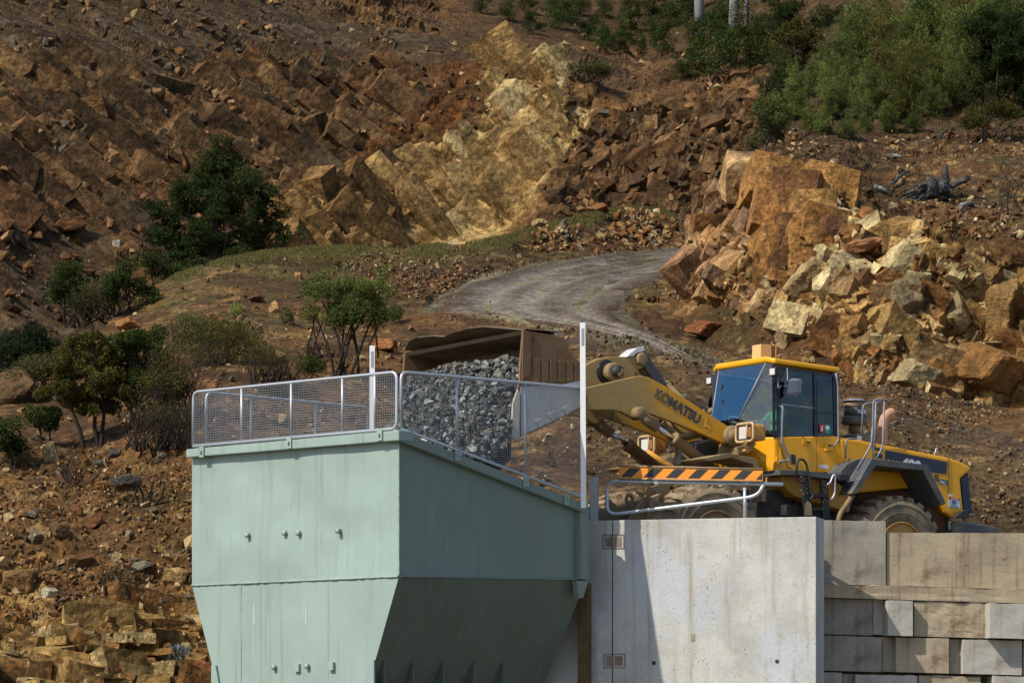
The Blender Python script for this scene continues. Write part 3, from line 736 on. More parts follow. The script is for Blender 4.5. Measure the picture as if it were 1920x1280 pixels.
# plates of the upper box
fl = cor(LA, 0, 0)
def slab(pts, n, th, name, mat, bev=.004, par=hop): return MB().prism(pts, -Vector(n)*th).build(name, mat, par, bev)
sA = [cor(0, 0, zs), cor(LA, 0, HA(363, 1097).z), cor(LA, 0, zl), cor(0, 0, zt0)]
nU, nVv = 60, 40
def dented(quad, n, nu, nv, amp, seed):
    """a thin plate with the shallow oil-can dents of welded sheet"""
    q = [np.array(p) for p in quad]; u = np.linspace(0, 1, nu); v = np.linspace(0, 1, nv); U, Vq = np.meshgrid(u, v)
    U, Vq = U.ravel()[:, None], Vq.ravel()[:, None]
    X = (q[0]*(1-U)+q[1]*U)*(1-Vq)+(q[3]*(1-U)+q[2]*U)*Vq
    w = np.clip(np.minimum(np.minimum(U, 1-U), np.minimum(Vq, 1-Vq))*8, 0, 1)[:, 0]
    X = X+np.array(n)*(fbm(X*.85, 3, seed)*amp*w)[:, None]
    i = np.arange(nu*nv).reshape(nv, nu); F = np.stack([i[:-1, :-1], i[:-1, 1:], i[1:, 1:], i[1:, :-1]], 2).reshape(-1, 4)
    X2 = X-np.array(n)*.03; F2 = F[:, ::-1]+len(X)
    return np.r_[X, X2], np.r_[F, F2]
def dent_part(name, quad, n, mat, amp=.03, seed=1, nu=60, nv=40):
    V, F = dented(quad, n, nu, nv, amp, seed); V = V-np.array(C0)
    me = np_mesh(name, V, F, True); return link_mesh(name, me, mat, hop)
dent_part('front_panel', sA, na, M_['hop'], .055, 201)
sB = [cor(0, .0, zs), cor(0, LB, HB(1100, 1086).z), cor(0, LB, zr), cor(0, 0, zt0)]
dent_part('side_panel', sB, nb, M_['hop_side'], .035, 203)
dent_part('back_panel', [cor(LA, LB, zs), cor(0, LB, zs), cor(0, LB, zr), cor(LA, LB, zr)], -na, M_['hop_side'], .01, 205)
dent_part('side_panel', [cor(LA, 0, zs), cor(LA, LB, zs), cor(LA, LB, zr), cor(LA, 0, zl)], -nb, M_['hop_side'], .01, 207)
# tapered lower part
zk = HA(679, 1325).z
sk = (HA(679, 1325)-C0).dot(ha); sk2 = (HA(418, 1325)-C0).dot(ha); zf = HA(705, 1236).z; sf_ = (HA(705, 1236)-C0).dot(ha)
zsl = HA(363, 1097).z; zrr = HB(1100, 1086).z
low = [cor(sk, 0, zk), cor(sk2, 0, zk), cor(LA, 0, zsl), cor(0, 0, zs)]
V_, F_ = dented(low, na, 40, 24, .012, 209); link_mesh('chute_front', np_mesh('chute_front', V_-np.array(C0), F_, True), M_['hop_lo'], hop)
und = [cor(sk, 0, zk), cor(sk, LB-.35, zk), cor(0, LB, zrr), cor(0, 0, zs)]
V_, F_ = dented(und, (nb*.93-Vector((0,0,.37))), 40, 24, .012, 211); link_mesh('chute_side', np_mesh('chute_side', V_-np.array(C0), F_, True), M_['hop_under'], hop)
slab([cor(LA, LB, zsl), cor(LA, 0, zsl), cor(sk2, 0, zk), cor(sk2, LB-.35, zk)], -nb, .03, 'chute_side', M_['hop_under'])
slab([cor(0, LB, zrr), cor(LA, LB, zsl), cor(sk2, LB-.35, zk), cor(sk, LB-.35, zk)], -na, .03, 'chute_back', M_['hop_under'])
b = MB(); b.loft([cor(sk, 0, zk), cor(sk2, 0, zk), cor(sk2, LB-.35, zk), cor(sk, LB-.35, zk)], [cor(sk, 0, -.3), cor(sk2, 0, -.3), cor(sk2, LB-.35, -.3), cor(sk, LB-.35, -.3)], False)
b.mi = 0
for f_ in b.bm.faces: f_.material_index = 0 if abs(f_.calc_center_median().dot(Vector((.7071, .7071, 0)))-cor(0, 0, 0).dot(hb)) < .05 else 1
b.build('outlet', [M_['hop_lo'], M_['hop_under']], hop)
b = MB()
for s in (sk+.15, sk2-.15):
    for t in (.15, LB-.5): b.obox(cor(s, t, -1.2), ha*.12, hb*.12, (0, 0, .95))
b.build('support_leg', M_['hop_side'], hop)
for x0, x1 in ((878-.5, 880), ):
    pass
for px in (764, 820, 879, 938, 995):                                # fins under the shaded chute
    t = (HB(px, 1250)-C0).dot(hb)*.965
    q = lambda s, z: cor(s, t, z)
    b = MB(); b.prism([q(sf_-.0, zf), q(sf_-.0, -.28), q(sk+.02, -.28), q(sk+.02, zk)], hb*.025); b.build('fin', M_['hop_under'], hop, .003)
for s0, s1, zz in ((sf_, sk, zf), ((HA(400, 1246)-C0).dot(ha), sk2, HA(400, 1246).z)):
    sg = 1 if s1 > s0 else -1
    b = MB(); b.prism([cor(s0, -.015, zz), cor(s0+.10*sg, -.015, zz), cor(s1+.16*sg, -.015, -.28), cor(s0, -.015, -.28)], na*.03); b.build('corner_gusset', M_['hop'], hop, .003)
# weld seams
def bead(A, B, r, name='weld_seam', mat='hop'):
    n = 60; pts = [Vector(A).lerp(Vector(B), i/n) for i in range(n+1)]
    MB().tube(pts, [r*(1+.5*random.uniform(-1, 1)) for _ in pts], 6).build(name, M_[mat], hop)
bead(cor(LA, -.012, zsl), cor(0, -.012, zs), .015)
bead(cor(-.012, 0, zs), cor(-.012, LB, zrr), .012, mat='hop_side')
bead(HA(452, 1096, .006), HA(452, 1285, .006), .006)
bead(cor(-.006, -.006, zs), cor(-.006, -.006, zt0), .012)
# lip along the two top edges
zt = HA(748, 806, .1).z
lip = MB(); o_ = .12
aT, aB = HA(748, 806, o_), HA(748, 825, o_); lT, lB = HA(349, 842, o_), HA(349, 857, o_)
lip.prism([aT, aB, lB, lT], hb*.30); lip.build('rim', M_['hop_lo'], hop, .012)
rT, rB = HB(1103, 946, o_), HB(1103, 963, o_); aT2, aB2 = HB(749, 807, o_), HB(749, 826, o_)
lip = MB(); lip.prism([aT2, aB2, rB, rT], ha*.30); lip.build('rim', M_['hop_side'], hop, .012)
zL2 = HA(349, 842).z
b = MB(); b.prism([cor(LA-.2, .2, zl-.15), cor(LA-.2, LB, zr-.15), cor(LA-.2, LB, zr), cor(LA-.2, .2, zl)], ha*.3); b.build('rim', M_['hop_side'], hop, .012)
# end flange and its foot on the shaded side
b = MB(); b.prism([HB(1089, 945, .1), HB(1104, 950, .1), HB(1104, 1086, .1), HB(1089, 1085, .1)], ha*.12); b.build('end_flange', M_['hop_side'], hop, .006)
b = MB(); b.prism([HB(1080, 1088, .1), HB(1104, 1088, .1), HB(1094, 1120, .1), HB(1086, 1121, .1)], ha*.10); b.build('foot_bracket', M_['hop_side'], hop, .006)
def lug(px, py, r=.032, h=.085):
    c = HA(px, py); b = MB(); b.lathe([(r, 0), (r, h*.55), (r*1.25, h*.55), (r*1.25, h), (0, h)], c-na*.02, na, 10); b.build('lifting_bolt', M_['hop'], hop)
for p in ((467, 1003), (537, 999), (563, 999), (637, 995), (517, 1250), (579, 1248)): lug(*p)
for px, py in ((558, 1251), (622, 1248)):
    b = MB(); b.obox(HA(px, py, .02), ha*.055, na*.03, (0, 0, .06)); b.build('cover_plate', M_['hop'], hop, .004)
for px, py in ((476, 1135), (573, 1135)):                            # scraped weld scars, thin raised strips
    b = MB(); b.prism([HA(px-.3, py, .004), HA(px+.6, py, .004), HA(px+1.4, py+30, .004), HA(px+.4, py+40, .004)], na*.004)
    b.build('scar', M_['edge'], hop)
# ---------- mesh guards standing on the hopper rim
def guard(name, label, frame_pts, posts, org, ux, rows, wire_r=.0032, ps=.038, clips=(), r=.024):
    """frame_pts: world corner loop of the panel; ux: along the panel; wires woven between the frame tubes"""
    g = thing(name, label, 'mesh guard', frame_pts[0], 'galvanised mesh guards on the hopper rim')
    loop = arc([frame_pts[0], *frame_pts[1:]], .12)
    MB().tube(loop, r, 8).build('frame', M_['galv'], g)
    for a, c in posts: MB().tube([a, c], r*.8, 8).build('upright', M_['galv'], g)
    b = MB(); bl, tl, tr, br = [Vector(p) for p in frame_pts[:4]]
    ln = (Vector((br.x, br.y, 0))-Vector((bl.x, bl.y, 0))).length; n = int(ln/ps)
    for i in range(1, n):
        t = i/n; b.tube([bl.lerp(br, t), tl.lerp(tr, t)], wire_r, 4, False)
    zmin, zmax = min(bl.z, br.z), max(tl.z, tr.z); k = int((zmax-zmin)/ps)
    nn = max(abs(tl.z-bl.z), abs(tr.z-br.z))
    sl = (tr.z-tl.z)                                         # wires run with the top rail
    m = int((nn+abs(sl))/ps)+30
    for j in range(m):
        z0 = tl.z-j*ps
        # keep only the run of this wire that lies inside the panel
        ts = [i/60 for i in range(61) if (bl.lerp(br, i/60)).z <= z0+sl*i/60 <= (tl.lerp(tr, i/60)).z+1e-6]
        if len(ts) < 2: continue
        def pt(t): p = bl.lerp(br, t); return Vector((p.x, p.y, z0+sl*t))
        b.tube([pt(ts[0]), pt(ts[-1])], wire_r, 4, False)
    b.build('wire_mesh', M_['wire'], g)
    for c, ax, nn_ in clips:
        b = MB(); b.obox(Vector(c)+nn_*.012, ax*.055, nn_*.008, (0, 0, .085)); b.obox(Vector(c)+nn_*.03, ax*.02, nn_*.02, (0, 0, .018)); b.build('clip', M_['hop'], g, .003)
    return g
off = .03
bA = [HA(362, 836, off), HA(363, 735, off), HA(744, 697, off), HA(744, 803, off)]
guard('mesh_guard', 'long galvanised mesh guard along the sunlit front rim of the hopper', bA+[bA[0]], [(HA(x, np.interp(x, [362, 744], [836, 803]), off), HA(x, np.interp(x, [363, 744], [735, 697]), off)) for x in (453, 546, 642, 703)], None, None, None,
      clips=[(HA(x, y, .125), ha, na) for x, y in ((379, 847), (543, 830), (713, 815))])
bB = [HB(752, 803, off), HB(752, 697, off), HB(1092, 727, off), HB(1092, 932, off)]
guard('mesh_guard', 'tall galvanised mesh guard stepping down the shaded sloping rim of the hopper', bB+[bB[0]], [(HB(x, np.interp(x, [752, 1092], [806, 932]), off), HB(x, np.interp(x, [752, 1092], [697, 727]), off)) for x in (857, 985)], None, None, None,
      clips=[(HB(x, y, .125), hb, nb) for x, y in ((858, 853), (986, 902), (1062, 936))])
pl = cor(LA-.1, 0, 0)
HC = lambda px, py: RP(px, py, pl, ha)
bC = [HC(387, 838), HC(387, 735), HC(690, 764), HC(690, 930)]
guard('mesh_guard', 'far mesh guard on the back rim of the hopper, seen through the front guard', bC+[bC[0]], [(HC(x, np.interp(x, [387, 690], [838, 930])), HC(x, np.interp(x, [387, 690], [735, 764]))) for x in (471, 592)], None, None, None)
# ---------- white marker posts
def marker(foot, top, ax, label):
    foot, top = Vector(foot), Vector(top); m = thing('marker_post', label, 'marker post', foot, 'white marker posts at the hopper')
    n = Vector((0, -1, 0)); c = (foot+top)/2
    MB().obox(c, ax*.042, n*.016, (top-foot)/2).build('post', M_['white'], m, .004)
    MB().obox(top-Vector((0, 0, .22))+n*.018, ax*.02, n*.003, (0, 0, .13)).build('reflector', M_['reflector'], m)
f1 = HB(698, 1000)
pB = P(698, 806, 54.6); marker(pB, P(698, 648, 54.6), Vector((1, 0, 0)), 'shorter white marker post behind the front mesh guard, left of the bucket')
pB2 = P(1093, 800, 52.62); marker(P(1094, 952, 52.62), P(1092.5, 605, 52.62), Vector((1, 0, 0)), 'tall white marker post at the end of the sloping mesh guard, right of the bucket')
# ---------- concrete wall
WL = P(1105, 977, 53.5); WR = P(1530, 967, 52.45); wd = (WR-WL); wd.z = 0; wd.normalize()
wn = Vector((wd.y, -wd.x, 0)); ZT = 3.13; wth = .62
def WP(px, py, off=0): return RP(px, py, Vector((WL.x, WL.y, 0))+wn*off, wn)
wall = thing('concrete_wall', 'pale smooth concrete panel wall beside the green hopper, loader above it', 'wall', (WL.x, WL.y, -2))
xs = WP(1148, 1000); x0 = WP(1000, 1000); x1 = WP(1530, 1000)
def wseg(a, c, name, mat, z1=ZT):
    a = Vector((a.x, a.y, 0)); c = Vector((c.x, c.y, 0))
    b = MB(); b.loft([a+Vector((0,0,-2)), c+Vector((0,0,-2)), c-wn*wth+Vector((0,0,-2)), a-wn*wth+Vector((0,0,-2))],
                     [a+Vector((0,0,z1)), c+Vector((0,0,z1)), c-wn*wth+Vector((0,0,z1)), a-wn*wth+Vector((0,0,z1))])
    return b.build(name, mat, wall, .012)
wseg(x0, xs-wd*.008, 'narrow_panel', M_['conc']); wseg(xs+wd*.008, x1, 'wide_panel', M_['conc'])
for (px, py) in ((1150, 1015), (1152, 1238)):
    c = WP(px, py); b = MB()
    for s, h in ((Vector((0,0,1)), wd), (Vector((0,0,-1)), wd)): b.obox(c+s*.105+wn*.004, wd*.175, wn*.004, (0,0,.008))
    for s in (1, -1): b.obox(c+wd*s*.17+wn*.004, wd*.008, wn*.004, (0,0,.097))
    b.build('pocket_edge', M_['plate'], wall)
    for s in (1, -1): MB().obox(c+wd*(s*.07)+wn*.005, wd*.062, wn*.004, (0,0,.075)).build('joint_plate', M_['plate'], wall, .003)
for px, py in ((1226, 1242), (1457, 1239)):
    MB().lathe([(.032, 0), (.032, .004), (.016, .004), (0, .002)], WP(px, py), wn, 14).build('tie_hole', M_['blk'], wall)
MB().obox(WP(1299, 1195, .002), wd*.035, wn*.002, (0,0,.06)).build('patch', M_['conc_dark'], wall)
# rusty column in the shade between hopper and wall
pc = WP(1096, 1200, .16); b = MB(); b.obox((pc.x, pc.y, .1), wd*.085, wn*.10, (0,0,2.05)); tag(b.build('steel_column', M_['rust'], None, .008), 'rusty brown steel column in the shade under the hopper end', 'column')
# galvanised post, handrail and hazard board on the wall
pc = WP(1112, 935, -.12); b = MB()
b.obox((pc.x-.0, pc.y, ZT+.34), wd*.055, wn*.012, (0,0,.345)); b.obox((pc.x, pc.y-.0, ZT+.34)-wn*.06+wd*.043 if False else Vector((pc.x, pc.y, ZT+.34))-wn*.07+wd*.043, wd*.012, wn*.058, (0,0,.345)); b.obox(Vector((pc.x, pc.y, ZT+.34))-wn*.07-wd*.043, wd*.012, wn*.058, (0,0,.345))
tag(b.build('guard_post', M_['galv'], None, .004), 'short galvanised channel post at the left end of the concrete wall', 'post')
HR = lambda px, py: WP(px, py, -.25)
rail = thing('handrail', 'bent galvanised pipe handrail on top of the pale concrete wall', 'handrail', HR(1396, 968))
pts = [HR(1468, 907.5), HR(1138, 901.5), HR(1138, 965), HR(1420, 930), HR(1433, 906)]
MB().tube(arc(pts, .17, 6), .029, 10).build('rail', M_['galv'], rail)
MB().tube([HR(1396.5, 972), HR(1396.5, 914)], .027, 10).build('upright', M_['galv'], rail)
HBd = lambda px, py: WP(px, py, -.21)
brd = thing('hazard_board', 'yellow and black striped hazard board resting along the handrail', 'hazard board', HBd(1295, 903))
b = MB(); A = [HBd(1160, 873), HBd(1430, 879), HBd(1430, 902.5), HBd(1160, 897)]
b.prism(A, -wn*.03)
b.build('board', M_['orange'], brd, .004)
for t0, t1 in ((0, 1),):
    for tr, nm in ((HBd(1160, 873), 'edge'),):
        pass
for (a, c) in ((A[0], A[1]), (A[3], A[2])): MB().tube([a+wn*.004, c+wn*.004], .014, 6).build('edge_strip', M_['dust_lt'], brd)
b = MB(); top = lambda x: np.interp(x, [1160, 1430], [876.5, 882.3]); bt = lambda x: np.interp(x, [1160, 1430], [893.5, 899])
for x in (1163.5, 1205.5, 1248, 1290, 1332, 1374.5, 1417):
    xa, xb, xc, xd = x, min(x+21, 1429), min(x+38, 1429), min(x+17, 1429)
    if x > 1410: b.poly([WP(1417, bt(1417), -.207), WP(1429, bt(1429), -.207), WP(1429, top(1429)+4, -.207)])
    else: b.poly([WP(xa, bt(xa), -.207), WP(xb, bt(xb), -.207), WP(xc, top(xc), -.207), WP(xd, top(xd), -.207)])
b.build('stripe', M_['stripe'], brd)
for x in (1230, 1400):
    MB().obox(WP(x, 903, -.24), wd*.03, wn*.02, (0,0,.03)).build('bracket', M_['galv'], brd)
# ---------- concrete block wall to the right
KL = P(1545, 1100, 53.75); KR = P(1925, 1104, 54.2); kd = KR-KL; kd.z = 0; kd.normalize(); kn = Vector((kd.y, -kd.x, 0))
def KP(px, py, off=0): return RP(px, py, Vector((KL.x, KL.y, 0))+kn*off, kn)
def cblock(poly, mat, label, off=0, depth=.7, bev=.012, chip=.012, cat='concrete block', seed=0):
    pts = [KP(x, y, off) for x, y in poly]; b = MB(); b.prism(pts, -kn*depth)
    if chip:
        bmesh.ops.subdivide_edges(b.bm, edges=b.bm.edges[:], cuts=14, use_grid_fill=True)
        for v in b.bm.verts:
            p = np.array([v.co])*7.; d = float(vnoise(p, 300+seed)[0])+.6*float(vnoise(p*2.7, 310+seed)[0])
            v.co += kn*chip*.25*d
            if v.co.z > max(q.z for q in pts)-.10: v.co.z += chip*d*.7
        for f in b.bm.faces: f.smooth = False
        bev = 0
    o = b.build('concrete_block', M_[mat], None, bev, M=Matrix.Translation(pts[0]))
    return tag(o, label, cat, 'blocks of the concrete block wall')
B4 = lambda x0, x1, y0, y1, s=.027: [(x0, y1), (x1, y1+(x1-x0)*s), (x1, y0+(x1-x0)*s), (x0, y0)]
cblock([(1540,1096),(1661.5,1096.5),(1660.5,976.5),(1540,974.5)], 'conc_dark', 'dark stained upright block behind the right end of the pale wall', 0, .75)
cblock([(1663,1097),(2030,1108),(2030,999.5),(1663,998)], 'conc_tan', 'long tan stained block in front of the rear tyre', -.04, .75, seed=2)
cblock([(1540,1119),(2030,1134),(2030,1109),(1540,1096.5)], 'conc_tan', 'thin flat capping slab under the long tan block', .10, .9, .02, .04, 'capping slab', 3)
cblock(B4(1540,1636,1121,1188), 'conc_dark', 'grey block under the left end of the capping slab', -.06)
cblock(B4(1637,1659,1122,1189), 'conc_grey', 'narrow recessed grey block left of the block with a bright sunlit end', -.10)
cblock(B4(1665,1711.5,1125,1190.5), 'conc_grey', 'small grey block with a bright sunlit left end, under the capping slab', .24)
cblock(B4(1714,1850,1126,1192), 'conc_tan', 'mud-crusted brown block with a crumbling top edge', .08, .7, 0, .05, seed=5)
cblock(B4(1856,1990,1130,1195), 'conc_grey', 'grey block with a bright sunlit left end, rightmost under the capping slab', .34)
cblock(B4(1540,1653,1190.5,1256), 'conc_dark', 'tan grey block in the third course, beside the pale wall', .02)
cblock(B4(1654,1678,1193,1258), 'conc_dark', 'narrow dark filler block, left one in the third course', -.05)
cblock(B4(1680,1779,1194,1259), 'conc_tan', 'tan worn block in the middle of the third course', .10)
cblock(B4(1780,1804,1197,1262), 'conc_dark', 'narrow dark filler block, right one in the third course', -.05)
cblock(B4(1806,1916,1198,1262), 'conc_grey', 'pale grey block in the third course, right part of the wall', .12)
cblock(B4(1918,2030,1201,1265), 'conc_dark', 'block cut off by the right edge in the third course', .0)
cblock(B4(1540,1579,1260,1330), 'conc_grey', 'short grey block at the bottom beside the pale wall', .03)
cblock(B4(1580,1602,1262,1330), 'conc_dark', 'narrow dark filler block in the bottom course', -.05)
cblock(B4(1604,1720,1263,1330), 'conc_grey', 'wide grey block in the bottom course, left of the middle', .08)
cblock(B4(1723,1838,1265,1330), 'conc_tan', 'brown stained block in the bottom course', .06)
cblock(B4(1864,1990,1266,1330), 'conc_grey', 'pale block in the bottom right corner with a bright left end', .22)
cblock([(1540,1390),(2030,1400),(2030,1336),(1540,1330)], 'conc_dark', 'footing course of the block wall', .1)
o = cblock([(1530,1392),(2030,1400),(2030,1112),(1530,1098)], 'conc_dark', 'dark concrete backing showing in the gaps between the blocks', -.42, .5, cat='backing wall')
# ---------- wheel loader: local frame f (forward), l (towards the near side), u
WR_, WF_ = P(1689, 1029, 56.3), P(1342, 1009, 54.4)
Lf = (WF_-WR_).normalized(); Ll = Vector((-Lf.y, Lf.x, 0)).normalized(); Ll = Ll if Ll.y < 0 else -Ll
Lu = Lf.cross(Ll).normalized(); Lu = Lu if Lu.z > 0 else -Lu
RAD, LW_ = .90, 1.5
mid = (WR_+WF_)/2-Ll*LW_-Lu*RAD
LM = Matrix((( Lf.x, Ll.x, Lu.x, mid.x), (Lf.y, Ll.y, Lu.y, mid.y), (Lf.z, Ll.z, Lu.z, mid.z), (0,0,0,1)))
LI = LM.inverted(); WB = (WF_-WR_).length/2
def W(f, l, u): return LM @ Vector((f, l, u))
def LW(px, py, l): return RP(px, py, mid+Ll*l, Ll)                  # sight line meets a plane parallel to the loader's side
def LL(px, py, l): return LI @ LW(px, py, l)
ld = thing('wheel_loader', 'big yellow articulated wheel loader tipping rock into the hopper', 'wheel loader', M=LM)
def part(b, name, mat, par=ld, bevel=.006): return b.build(name, M_[mat] if isinstance(mat, str) else mat, par, bevel)
def prismL(pts, l, th, name, mat, par=ld, bevel=.008):
    b = MB(); b.prism([LW(x, y, l) for x, y in pts], -Ll*th); return part(b, name, mat, par, bevel)
def tubeL(pts, r, name, mat, par=ld, rr=.06, n=8):
    b = MB(); b.tube(arc([LW(*p) for p in pts], rr, 4), r, n); return part(b, name, mat, par, 0)
# pad
gp = [W(*LI_p) for LI_p in [(LI @ Vector((x, y, 2.))).xy.to_tuple()+(0,) for x, y in ((1.15, 54.2), (4.6, 53.4), (4.9, 54.9), (9.5, 56.5), (13, 57.5), (13, 62), (.9, 62))]]
b = MB(); b.prism([Vector((p.x, p.y, p.z-.01)) for p in gp], (0, 0, -.5)); tag(b.build('loading_pad', M_['pad'], None), kind='structure')
# wheels
def wheel(f, sgn, front):
    c = W(f, sgn*LW_, RAD); ax = Ll*sgn
    b = MB(); w = .66; r = RAD
    prof = [(.36, -.02-w*.1), (.42, -.01), (.56, .035), (.70, .035), (.79, .0), (.835, -.06), (.845, -w/2), (.835, -w+.06), (.79, -w), (.60, -w-.03), (.40, -w), (.36, -w+.1)]
    b.lathe(prof, c, ax, 56)
    for rr in (.60, .73):
        ring = [c+ax*.036+(Lf*math.cos(a)+Lu*math.sin(a))*rr for a in np.linspace(0, 2*math.pi, 57)]
        b.tube(ring, .008, 4, False)
    ty = part(b, 'tyre', 'tyre', ld, 0)
    b = MB(); n = 24
    for k in range(n):
        for side in (0, 1):
            a = 2*math.pi*(k+.5*side)/n
            rad = Lf*math.cos(a)+Lu*math.sin(a); tan = -Lf*math.sin(a)+Lu*math.cos(a)
            y0 = -.005 if side == 0 else -w+.005; y1 = -w*.53 if side == 0 else -w*.47
            wd0 = .070+random.uniform(-.008, .008)
            ang = .05*(1 if side == 0 else -1)
            A = [c+ax*y0+rad*.755+tan*(wd0), c+ax*y0+rad*.755-tan*wd0, c+ax*(y0-(.03 if side == 0 else -.03))+rad*(r-.015)-tan*wd0*.86, c+ax*(y0-(.03 if side == 0 else -.03))+rad*(r-.015)+tan*wd0*.86]
            B = [c+ax*y1+rad*.82+tan*(wd0*.8+ang), c+ax*y1+rad*.82-tan*(wd0*.8-ang), c+ax*y1+rad*r-tan*(wd0*.7-ang), c+ax*y1+rad*r+tan*(wd0*.7+ang)]
            b.loft(A, B)
    if front:                                                    # clods stuck between the lugs
        for k in range(60):
            a = random.uniform(0, 6.28); rad = Lf*math.cos(a)+Lu*math.sin(a); tan = -Lf*math.sin(a)+Lu*math.cos(a)
            q = c+ax*random.uniform(-w+.08, -.08)+rad*.83; s = random.uniform(.05, .12)
            b.hull([q+Vector([random.gauss(0, 1) for _ in range(3)]).normalized()*s*random.uniform(.5, 1) for _ in range(10)])
    b.build('tread', M_['tread'], ty, .006, seg=1)
    b = MB(); b.lathe([(.46, .0), (.45, .035), (.43, .035), (.415, -.02), (.385, -.06), (.37, -.20), (.30, -.25), (.22, -.25), (.20, -.16), (.12, -.13), (0, -.13)], c, ax, 40)
    for k in range(12):
        a = 2*math.pi*k/12; b.lathe([(.022, 0), (.022, .035), (0, .035)], c+ax*-.25+(Lf*math.cos(a)+Lu*math.sin(a))*.26, ax, 6)
    b.build('rim', M_['rim_dirty' if front else 'rim'], ty)
for f, fr in ((-WB, False), (WB, True)):
    for s in (1, -1): wheel(f, s, fr)
def lbox(f0, f1, l0, l1, u0, u1, name, mat, bevel=.01, par=ld):
    b = MB(); b.obox(W((f0+f1)/2, (l0+l1)/2, (u0+u1)/2), Lf*(f1-f0)/2, Ll*(l1-l0)/2, Lu*(u1-u0)/2); return part(b, name, mat, par, bevel)
# axles and frames
for f in (-WB, WB):
    b = MB(); b.tube([W(f, -.95, RAD), W(f, -.4, RAD), W(f, -.25, RAD), W(f, .25, RAD), W(f, .4, RAD), W(f, .95, RAD)], [.17, .19, .32, .32, .19, .17], 14); part(b, 'axle', 'blk', ld, 0)
lbox(-WB-1.2, -.1, -.55, .55, .75, 1.25, 'rear_frame', 'blk'); lbox(.15, WB+.75, -.5, .5, .75, 1.25, 'front_frame', 'dust')
lbox(-.25, .3, -.3, .3, .55, 1.45, 'articulation_joint', 'blk')
# ---- bonnet
hl = .92
hood = [(1575,821),(1601,822),(1640,830),(1700,841.5),(1778,857),(1800,864),(1816,872),(1823,878.5),(1814,886),(1801,897.5),(1804,930),(1808,966),(1789,973),(1770,960),(1750,925),(1700,915),(1600,925),(1575,925)]
b = MB(); A = [LW(x, y, hl) for x, y in hood]; A2 = [LW(x, y, hl)-Ll*1.84 for x, y in hood]
b.loft(A, A2); bonnet = part(b, 'bonnet', 'yel', ld, .045)
# navy band on the side with lettering
def flat(pts, l, name, mat, par, th=.006):
    b = MB(); b.prism([LW(x, y, l+th) for x, y in pts], -Ll*th); return b.build(name, M_[mat] if isinstance(mat, str) else mat, par)
flat([(1659.5,843),(1776.5,865.5),(1775,888.5),(1744,885),(1720,890),(1659,880)], hl, 'side_band', 'navy', bonnet)
flat([(1640,838),(1655,841),(1655,846),(1640,843)], hl, 'side_band', 'navy', bonnet)
flat([(1641,848.5),(1655,851),(1655,860),(1641,857)], hl, 'side_band', 'navy', bonnet)
for i in range(5): flat([(1752,888.5+i*2.7),(1760,889.5+i*2.7),(1760,890.9+i*2.7),(1752,889.9+i*2.7)], hl, 'louvre', 'blk', bonnet)
flat([(1760,897.5),(1777.5,900),(1777,909),(1761,907)], hl, 'badge', M_['badge'], bonnet)
b = MB(); b.tube([LW(1778.6, 858.5, hl+.004), LW(1778.6, 926, hl+.004)], .006, 4); b.build('panel_gap', M_['blk'], bonnet)
# grille at the tail
gr = [(1801.5,898),(1816,885.5),(1819,925),(1825,966),(1808.5,966.5),(1805,930)]
b = MB(); b.prism([LW(x, y, hl-.04) for x, y in gr], -Ll*1.76); part(b, 'rear_grille', 'navy', ld, .015)
# hook on the bonnet
tubeL([(1751.5,853,.55),(1756,839,.5),(1758.5,854,.45)], .012, 'lifting_eye', 'galv', ld, .01, 6)
# counterweight, rear lamp
b = MB(); A = [(1784,976),(1793,975.5),(1848,983),(1872,989),(1875,995),(1875,1012),(1790,1012),(1785,1000)]
b.loft([LW(x, y, .95) for x, y in A], [LW(x, y, .95)-Ll*1.9 for x, y in A]); part(b, 'counterweight', 'dkgrey', ld, .03)
flat([(1787,974),(1800,962),(1806,958),(1817,955),(1817,969),(1797,972)], .97, 'lamp_bracket', 'blk', ld, .12)
flat([(1807,957.5),(1816,957),(1816,963),(1807,963.5)], .985, 'tail_lamp', 'red', ld, .02)
flat([(1808,967),(1815,966),(1815,976),(1809,976)], .965, 'lamp_stem', 'dust_lt', ld, .06)
tubeL([(1815,964.5,.98),(1829,964,.98)], .012, 'lamp_arm', 'dust_lt')
b = MB(); b.prism([LW(1690,915,.75), LW(1785,950,.75), LW(1785,1010,.75), LW(1690,1010,.75)], -Ll*1.5); part(b, 'rear_frame_end', 'blk', ld, .02)
# ---- rear fenders (both sides)
def fender(sg):
    lo, wdt = 1.56, .66
    out = [(1576,925),(1598,925),(1637,859.5),(1740,871),(1774,944),(1767,946.5),(1731,881.5),(1641,872.5),(1606,925.5),(1604,928),(1580,929)]
    out = [(1596,925),(1635,859),(1740,871),(1774,943),(1767,947),(1731,882),(1642,873),(1607,925.5)]
    loc = [LL(x, y, lo) for x, y in out]
    b = MB(); b.loft([W(p.x, sg*lo, p.z) for p in loc], [W(p.x, sg*(lo-wdt), p.z) for p in loc]); part(b, 'rear_fender', 'dkgrey', ld, .012)
    inn = [loc[1], loc[2], loc[3]]
for sg in (1, -1): fender(sg)
# mudguard wall behind the rear wheel well, brown
b = MB(); b.prism([LW(x, y, .80) for x, y in [(1642,872),(1731,881),(1770,950),(1780,1000),(1700,1000),(1600,940)]], -Ll*.03); part(b, 'wheel_well', 'rust_brown', ld, 0)
tubeL([(1599,927,1.45),(1588,945,1.45),(1574,963,1.45),(1570,985,1.45)], .05, 'mud_flap', 'dust', ld, .1, 6)
